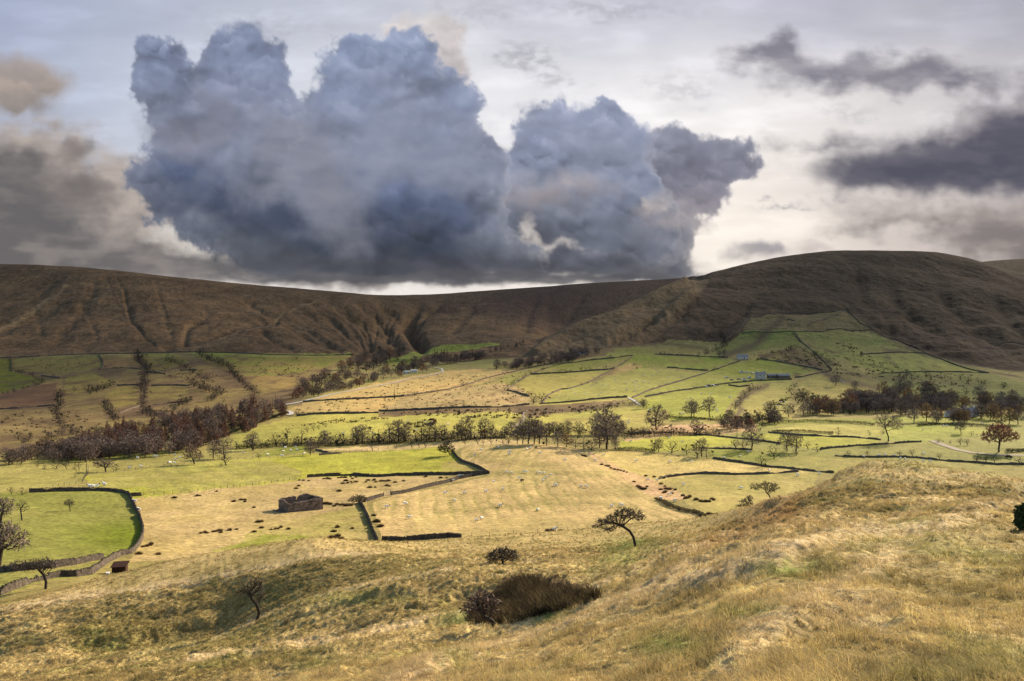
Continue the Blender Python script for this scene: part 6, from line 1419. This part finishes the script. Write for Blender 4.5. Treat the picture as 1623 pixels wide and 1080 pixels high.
def quad(head, leg, k=1.0):
    s = [(-1,0,0,.66,.27,.27),(0,.30,0,.68,.27,.26),(1,.5,0,.74,.19,.2),(0,-.32,0,.68,.28,.28),(3,-.52,0,.68,.18,.2),(4,-.60,0,.58,.045,.045),(5,-.62,0,.44,.03,.03)]
    n = len(s); s += [(2,)+head[0]+(.12,.13), (n,)+head[1]+(.10,.10), (n+1,)+head[2]+(.055,.06)]
    for (pa_, x) in ((1,.32),(3,-.38)):
        for y in (-.14,.14):
            b = len(s); s += [(pa_, x, y, .46, .085, .085), (b, x+(-.02 if x > 0 else .05), y, .24, .042, .042), (b+1, x+(0 if x > 0 else -.02), y, .0, .036, .036)]
    b = n+1; s += [(b, head[1][0]-.05, -.12, head[1][2]+.05, .025, .03), (b, head[1][0]-.05, .12, head[1][2]+.05, .025, .03)]
    return s
graze = ((.66,0,.62),(.80,0,.36),(.90,0,.14)); stand = ((.62,0,.92),(.74,0,1.06),(.92,0,.98)); look = ((.62,0,.86),(.76,.05,.98),(.92,.1,.88))
def sface(hd):
    hx, hz = hd[1][0], hd[1][2]
    return lambda c: 1 if (c.z < .36 and abs(c.y) > .06 and c.x < .6) or (c.x > hx-.10 and math.hypot(c.x-hx, c.z-hz) < .34) else 0
SHEEP = [animal_mesh('sheep%d' % i, quad(h, 0), [M_FLEECE, M_FACE], sface(h)) for i, h in enumerate((graze, stand, look))]
DARK = animal_mesh('dark_sheep', quad(graze, 0), [M_BLACK, M_FACE], sface(graze))
def flock(pix, field, group, dark=(), s=1.12):
    pix = sorted(pix); n = len(pix)
    for i, (u, v) in enumerate(pix):
        o_ = link('sheep', DARK if (u, v) in dark else random.choice(SHEEP), None, atv(u, v)); k = s*random.uniform(.9, 1.1)
        o_.scale = (k, k, k); o_.rotation_euler = (0, 0, random.choice([0, math.pi])+random.uniform(-.9, .9))
        pos = '%s from left' % ORD[i] if n <= 20 else None
        if (u, v) in dark: lab = 'black sheep %s' % field
        elif n == 1: lab = 'white sheep %s' % field
        elif pos: lab = 'white sheep %s, %s' % (field, pos)
        else: lab = 'tiny white sheep %s' % field
        tag(o_, lab, 'sheep', group)
c4 = lambda L: [(700+x/5.4, 690+y/5.4) for x, y in L]; c5 = lambda L: [(900+x/5.4, 690+y/5.4) for x, y in L]
c3 = lambda L: [(430+x/5.4, 690+y/5.4) for x, y in L]; c2 = lambda L: [(200+x/5.4, 700+y/5.4) for x, y in L]; c7 = lambda L: [(1100+x/5.4, 600+y/5.4) for x, y in L]; c8 = lambda L: [(1323+x/5.4, 600+y/5.4) for x, y in L]
d1 = c4([(690,400)])
flock(c4([(30,508),(195,503),(112,570),(378,493),(445,408),(523,471),(663,381),(503,614),(826,651),(297,740),(343,726),(93,397),(868,400),(895,370)])+c3([(988,627),(1147,600),(1184,714)])+d1, 'on the lower left part of the striped straw field', 'sheep on the striped field', d1)
flock(c4([(965,437),(984,439),(1190,447),(1243,449),(1455,621),(1541,611),(965,822)]), 'on the lower right part of the striped straw field', 'sheep on the striped field')
d2 = c4([(805,116)])
flock(c4([(343,134),(485,114),(583,142),(581,167),(728,129),(758,119),(838,162),(1060,219),(282,179)])+d2, 'near the top crest of the striped straw field', 'sheep on the striped field', d2, 1.2)
flock(c4([(705,322),(730,325),(825,327),(845,332),(878,332),(940,350),(600,330),(555,327)]), 'in the dip across the middle of the striped straw field', 'sheep on the striped field', (), 1.0)
d3 = [(1112,820.5)]
flock(c5([(307,175),(583,230),(877,237),(1058,235),(237,224),(683,390),(763,396),(990,434),(1485,463),(873,517),(915,572),(797,552)])+d3, 'on the straw pasture right of the stream', 'sheep on the right straw pasture', d3)
flock(c7([(645,799),(887,836),(1072,820)]), 'by the thin wall left of the mound', 'sheep by the thin wall')
flock(c7([(258,685),(395,675),(465,635)]), 'on the olive field left of the round scrub bush', 'sheep by the round scrub bush')
flock(c5([(534,62),(978,64),(870,30)]), 'on the left yellow green field', 'sheep on the yellow green field')
flock(c8([(250,677),(376,667),(430,662),(510,669),(562,692),(600,694),(612,719),(757,715),(820,716),(763,652)]), 'by the hawthorn wall beyond the mound', 'sheep beyond the mound')
flock(c2([(28,234),(126,224),(372,192),(412,195)]), 'below the fence left of the brown domed oak', 'sheep on the left pastures', (), 1.2)
flock(c2([(240,137),(258,137),(415,124),(422,167),(460,145),(98,152)]), 'on the pasture behind the bare oak fence', 'sheep on the left pastures', (), 1.2)
flock(c2([(1000,107),(1210,122),(1335,132),(1345,92),(1360,64),(1335,40),(1450,57),(1465,82),(1525,112),(1410,87)]), 'on the green rise by the river trees', 'sheep on the green rise', (), 1.2)
flock([(144.5,775),(151.5,774.5),(165.5,771)], 'just above the long wall of the green enclosed field', 'sheep above the enclosed field', (), 1.5)
flock([(213.5,797.5),(220,811)], 'against the curving wall of the green enclosed field', 'sheep by the curving wall')
def scatter_sheep(poly, n, field, group, seed):
    rg = random.Random(seed); us = [p[0] for p in poly]; vs = [p[1] for p in poly]; out = []
    while len(out) < n:
        u, v = rg.uniform(min(us), max(us)), rg.uniform(min(vs), max(vs))
        if bool(inpoly(np.array([u]), np.array([v]), poly)[0]): out.append((u, v))
    flock(out, field, group, (), 1.25)
scatter_sheep([(900,630),(960,600),(1050,588),(1110,590),(1030,615),(990,628)], 26, 'scattered over the big olive slope field', 'sheep on the olive slope field', 1)
scatter_sheep([(1030,650),(1110,625),(1170,618),(1140,655),(1060,662)], 18, 'on the bright slope field below the scrap heap', 'sheep on the bright slope field', 2)
scatter_sheep([(1200,640),(1245,615),(1245,650),(1210,665)], 8, 'on the olive field below the farmhouse', 'sheep below the farmhouse', 3)
scatter_sheep([(1275,610),(1340,598),(1390,615),(1360,630),(1300,628)], 9, 'on the knoll right of the farm', 'sheep on the knoll', 4)
scatter_sheep([(920,680),(1040,645),(1060,660),(940,685)], 10, 'on the bank above the riverside thicket', 'sheep on the bank', 5)
scatter_sheep([(520,690),(640,665),(780,660),(700,680),(560,695)], 10, 'on the long bank field above the river trees', 'sheep on the bank field', 6)
scatter_sheep([(1480,672),(1560,672),(1520,680),(1420,684)], 6, 'on the meadow under the white cottage', 'sheep under the cottage', 7)
cow_s = quad(((.66,0,.78),(.84,0,.88),(1.02,0,.74)), 0)
COW = animal_mesh('cow', cow_s, [M_BLACK], lambda c: 0)
for (u, v), r, lab in [((1596,727),.4,'black cow standing right of the hawthorn clump under the red beech, left of two'),((1602,728),1.3,'black cow standing right of the hawthorn clump under the red beech, right of two')]:
    o = link('cow', COW, None, at(u, v)); o.scale = (1.9, 1.9, 1.75); o.rotation_euler = (0, 0, r); tag(o, lab, 'cow', 'cows under the red beech')

# ------------------------------------------------------------------ rush tussocks
M_RUSH = plain('dark_rushes', (.060, .042, .022), var=.4, scale=4, bump=0, trans=.15)
M_RUSHR = plain('red_brown_rushes', (.105, .062, .030), var=.4, scale=4, bump=0, trans=.2)
def tuft_mesh(name, n, h, r, mat, seed, wd=.02):
    rg = np.random.default_rng(seed); a = rg.random(n)*6.283; q = rg.random(n)**.6*r; b = np.stack([np.cos(a)*q, np.sin(a)*q, np.full(n, -.05)], 1)
    d = np.stack([np.cos(a)*q/r*.55+rg.normal(-.12, .18, n), np.sin(a)*q/r*.55+rg.normal(0, .18, n), np.full(n, 1.0)], 1); d /= np.linalg.norm(d, axis=1)[:, None]
    L = h*rg.uniform(.6, 1.2, (n, 1))*(1-.35*(q/r)[:, None]); s = np.stack([-np.sin(a+rg.normal(0, 1, n)), np.cos(a), np.zeros(n)], 1)*wd
    V = np.stack([b-s, b+s, b+d*L*.6+s*.7, b+d*L], 1).reshape(-1, 3); k = np.arange(n)*4
    return mesh_np(name, V, None, np.concatenate([np.stack([k, k+1, k+2], 1), np.stack([k, k+2, k+3], 1)]), mats=[mat])
TUFT = [tuft_mesh('tussock%d' % i, 240, .85, .55, (M_RUSH, M_RUSHR)[i % 2], 900+i, .03) for i in range(4)]
def tussocks(pix, where, group, s=1.0, ordl=True):
    pix = sorted(pix); n = len(pix)
    for i, (u, v) in enumerate(pix):
        o = link('rush_tussock', random.choice(TUFT), None, atv(u, v)); k = s*.62*random.uniform(.75, 1.3); o.scale = (k*random.uniform(.9, 1.45), k, k*1.05); o.rotation_euler = (0, 0, random.uniform(-.4, .4))
        tag(o, 'dark rush tussock %s%s' % (where, ', %s from left' % ORD[i] if n <= 20 else ''), 'rushes', group)
tussocks(c3([(450,376),(480,373),(500,377),(575,368),(600,366),(630,365),(680,360),(725,363),(640,393),(655,412),(680,400),(690,412),(725,403),(613,415),(695,375),(830,388)]), 'along the wall below the bright green field', 'tussocks below the green field wall', 1.5)
tussocks(c3([(810,402),(880,387),(895,403),(940,395),(965,394),(1000,394),(1060,406),(1133,394),(830,452),(845,450),(890,448),(988,434),(1012,438),(580,480),(1322,358),(1450,368),(1500,368)]), 'in the pale field right of the ruined barn', 'tussocks right of the barn', 1.5)
tussocks(c3([(235,438),(213,459),(240,388),(275,390),(320,393)]), 'by the fence end above the ruined barn', 'tussocks above the barn', 1.3)
tussocks(c3([(455,588),(480,590),(508,594),(540,610),(565,594),(590,600),(610,600),(635,608),(660,606),(680,604)]), 'between the ruined barn and the junction bush', 'tussocks by the barn', 1.6)
tussocks(c3([(878,690),(900,735),(915,745),(930,785),(945,780),(880,745)]), 'inside the wall corner of the striped field', 'tussocks in the wall corner', 1.8)
tussocks(c3([(510,885),(530,880),(550,890),(570,865),(575,890),(605,885),(567,790),(695,800),(535,828)]), 'on the green patch below the ruined barn', 'tussocks below the barn', 1.5)
tussocks(c2([(412,484),(605,468),(630,466),(775,429),(910,517),(925,515),(980,501),(1000,501),(1018,502),(1016,518),(1095,567)]), 'in the straw field left of the ruined barn', 'tussocks left of the barn', 1.3)
tussocks(c2([(638,788),(675,780),(690,786),(745,775),(770,772),(800,765),(810,782),(885,762),(945,755),(1095,777),(1158,742),(1160,688),(1130,692),(1240,757),(1280,752),(1300,750),(1325,737),(1390,752)]), 'in the straw field below the ruined barn', 'tussocks in the straw field', 1.3)
tussocks(c2([(142,905),(175,900),(205,890),(215,880),(275,968),(110,966)]), 'beside the curving field wall', 'tussocks by the curving wall', 1.5)
tussocks(c5([(568,402),(600,440),(615,450),(630,460),(650,465),(665,460),(678,443),(797,420),(830,440),(797,468),(840,460),(860,465),(875,465),(825,495),(835,488),(890,500),(920,470),(985,520)]), 'on the pinkish stream ground', 'tussocks on the stream ground', 1.7)
tussocks(c5([(1000,545),(1020,540),(1045,527),(1100,555),(1130,565),(1150,570),(1180,572),(1205,572),(1235,548),(1250,558),(668,352),(740,360),(800,365),(820,370)]), 'on the straw pasture past the stream', 'tussocks past the stream', 1.8)
tussocks(c5([(1090,660),(1120,670),(1150,680),(1190,690),(1210,680),(1240,690),(1270,690),(1290,690)]), 'beside the stream mouth wall', 'tussocks by the stream mouth', 1.8)
tussocks(c5([(290,255),(320,262),(345,268),(370,285),(400,295),(430,300),(455,305),(480,312),(505,320),(120,172),(140,180),(155,186)]), 'along the dark ditch beside the striped field', 'tussocks along the ditch', 1.6)
tussocks([(868,842),(875,842),(889,843),(700,985)][:3], 'behind the near slope edge at the striped field', 'tussocks at the slope edge', 1.5)
# far rush beds: nobody could count them
def rush_beds(polys, seed):
    rg = np.random.default_rng(seed); V = []; T = []; b = 0
    for poly, n, h in polys:
        us = [p[0] for p in poly]; vs = [p[1] for p in poly]; u = rg.uniform(min(us), max(us), n*6); v = rg.uniform(min(vs), max(vs), n*6)
        nz = fbm(u/11, v/4, 3, seed); k = inpoly(u, v, poly) & (nz > .02); u, v = u[k][:n], v[k][:n]
        for x, y in zip(u, v):
            p = atv(x, y); hh = h*rg.uniform(.6, 1.3); w = hh*rg.uniform(.8, 1.8)
            for j in range(7):
                a = rg.random()*6.283; q = rg.random()*w; c = np.array([p.x+math.cos(a)*q, p.y+math.sin(a)*q*.7, p.z-.05]); e = rg.normal(0, .25, 3); d = np.array([e[0], e[1], 1])*hh; s = np.array([math.cos(a+1), math.sin(a+1), 0])*hh*.28
                V += [c-s, c+s, c+d]; T.append((b, b+1, b+2)); b += 3
    return tag(link('rushes', mesh_np('rushes', np.array(V), None, np.array(T), mats=[M_RUSH])), 'dark rush beds speckling the far rough pastures', 'rushes', kind='stuff')
rush_beds([([(455,655),(600,612),(700,592),(830,590),(830,640),(640,652)],420,.9),([(600,656),(700,650),(840,648),(900,650),(860,664),(700,662)],260,1.0),([(640,672),(690,664),(690,676),(650,678)],60,1.2),([(460,676),(560,662),(640,660),(560,672)],90,.9),
   ([(1225,560),(1300,555),(1345,548),(1400,575),(1480,585),(1560,605),(1500,618),(1400,602),(1320,592)],420,1.1),([(1325,545),(1345,540),(1375,565),(1350,560)],60,1.1),([(0,655),(90,648),(160,660),(90,688),(0,690)],120,.9),([(236,585),(300,580),(360,600),(300,610)],120,.9),
   ([(400,575),(500,580),(470,600),(400,592)],110,1.0),([(50,570),(130,570),(140,590),(60,585)],60,.8),([(1200,570),(1290,560),(1300,580),(1240,575)],120,1.0),([(1180,575),(1260,562),(1262,552),(1190,560)],60,1.0),([(1225,636),(1250,630),(1250,642),(1225,645)],40,1.2),([(900,645),(1000,638),(960,655),(905,656)],90,1.0)], 41)
# the dark rush bed in the near hollow
def rush_bed():
    rg = np.random.default_rng(77); poly = [(738,986),(752,968),(775,950),(800,930),(815,922),(850,918),(870,930),(900,933),(930,938),(952,944),(940,951),(900,964),(850,976),(800,990)]
    us = [p[0] for p in poly]; vs = [p[1] for p in poly]; n = 24000
    u = rg.uniform(min(us), max(us), n); v = rg.uniform(min(vs), max(vs), n); k = inpoly(u+rg.normal(0, 5, n)*(fbm(u/9, v/5, 2, 8)+.6), v+rg.normal(0, 2.2, n), poly); u, v = u[k], v[k]; V = []; C_ = []
    hump = np.exp(-((u-835)/42)**2-((v-935)/26)**2)*1.1
    for i in range(len(u)):
        p = at(u[i], v[i]); h = (.36+hump[i]*.45)*rg.uniform(.5, 1.3); c = np.array(p); a = rg.random()*6.283; s = np.array([math.cos(a), math.sin(a), 0])*.02
        d = np.array([rg.normal(-.3, .32), rg.normal(0, .28), 1])*h; V += [c-s, c+s, c+d*.6+s*.7, c+d]
        t = np.clip(fbm(np.array([u[i]/24]), np.array([v[i]/12]), 2, 5)[0]+.25+rg.normal(0, .2), 0, 1); cc = np.array([.05, .038, .02])*(1-t)+np.array([.135, .098, .045])*t; C_ += [cc]*4
    k = np.arange(len(u))*4; me = mesh_np('rush_bed', np.array(V), None, np.concatenate([np.stack([k, k+1, k+2], 1), np.stack([k, k+2, k+3], 1)]), mats=[plain('rush_stems', (1, 1, 1), var=.3, scale=3, bump=0, attr='Col', trans=.15)])
    set_col(me, np.array(C_)); tag(link('rushes', me), 'dark brown rush bed filling the hollow of the near slope', 'rushes', kind='stuff')
rush_bed()

# ------------------------------------------------------------------ rough grass on the near hillside
def grass():
    rg = np.random.default_rng(5); r0, r1 = RS['bot'], RS['f']+6
    n = 232000
    R = rg.uniform(r0, r1-1.01, n); Cc = np.interp(rg.uniform(-230, 1850, n), U, np.arange(NC))
    i, j = R.astype(int), Cc.astype(int); fr, fc = (R-i)[:, None], (Cc-j)[:, None]
    G = lambda M: (M[i, j][:, None]*(1-fr)*(1-fc)+M[i+1, j][:, None]*fr*(1-fc)+M[i, j+1][:, None]*(1-fr)*fc+M[i+1, j+1][:, None]*fr*fc)[:, 0]
    x, y, z = G(XG), G(YG), G(ZG); vis = np.minimum.accumulate(VF, axis=0)[i, j]+6 > VH-z/y*F
    vis &= (rg.random(n) < np.clip(y/45, .2, .62)) & ~((VG[i, j] < 1000) & inpoly(UG[i, j], VG[i, j], [(735,985),(800,922),(900,930),(952,944),(900,962)]))
    x, y, z, i, j = x[vis], y[vis], z[vis], i[vis], j[vis]; col = C[i, j]
    green = col[:, 1] > col[:, 0]*.93
    clump = sstep(-.3, .5, fbm(x/1.6, y/1.6, 3, 301)); N_ = len(x)
    size = (.08+.12*clump)*rg.uniform(.7, 1.35, N_)*np.where(green, .6, 1)*(1+np.clip((y-30)/110, 0, .9))
    nb = 13; k = np.repeat(np.arange(N_), nb); M = len(k)
    a = rg.random(M)*6.283; q = rg.random(M)**.7; rad = size[k]*.55*q
    sx_ = np.clip((ZG[i, np.minimum(j+1, NC-1)]-ZG[i, j])/(XG[i, np.minimum(j+1, NC-1)]-XG[i, j]+1e-6), -1, 1); sy_ = np.clip((ZG[i+1, j]-ZG[i, j])/(YG[i+1, j]-YG[i, j]+1e-6), -1, 1)
    b = np.stack([x[k]+np.cos(a)*rad, y[k]+np.sin(a)*rad, z[k]-.03], 1); b[:, 2] += sx_[k]*(b[:, 0]-x[k])+sy_[k]*(b[:, 1]-y[k])
    h = size[k]*rg.uniform(.6, 1.3, M)*(1.15-.4*q); wind = fbm(x/5, y/5, 2, 311)[k]
    d1 = np.stack([np.cos(a)*q*.7-.25+rg.normal(0, .2, M)+wind*.3, np.sin(a)*q*.7+rg.normal(0, .2, M), np.ones(M)], 1); d1 /= np.linalg.norm(d1, axis=1)[:, None]
    d2 = d1+np.stack([np.cos(a)*q*.9-.65+wind*.5, np.sin(a)*q*.9, np.full(M, -.55)], 1); d2 /= np.linalg.norm(d2, axis=1)[:, None]
    w = (.0022+.00024*y[k])*rg.uniform(.7, 1.3, M); t_ = rg.random(M)*6.283; s = np.stack([np.cos(t_), np.sin(t_)*.4, np.zeros(M)], 1)*w[:, None]
    m_ = b+d1*(h*.6)[:, None]; t_ = m_+d2*(h*.65)[:, None]
    V = np.stack([b-s, b+s, m_-s*.8, m_+s*.8, t_], 1).reshape(-1, 3); q = np.arange(M)*5
    Q = np.stack([q, q+1, q+3, q+2], 1); T = np.stack([q+2, q+3, q+4], 1)
    ft = (np.exp(rg.normal(0, .26, N_))*(1+.45*fbm(x/2.2, y/1.6, 2, 335))).clip(.4, 1.9)
    cc = col[k]*A([1.2,1.22,1.22])*(ft[k]*rg.uniform(.82, 1.2, M))[:, None]; straw = (rg.random(M) < .25)[:, None]; cc = np.where(straw, cc*.55+A([.51, .40, .235])*.45, cc)
    me = mesh_np('grass', V, Q, T, mats=[plain('grass_blades', (1, 1, 1), var=.1, scale=.7, bump=0, attr='Col', trans=.3)])
    set_col(me, np.repeat(np.clip(cc, .01, .7), 5, 0))
    tag(link('grass', me), 'long tussocky straw coloured grass covering the near hillside', 'grass', kind='stuff')
grass()
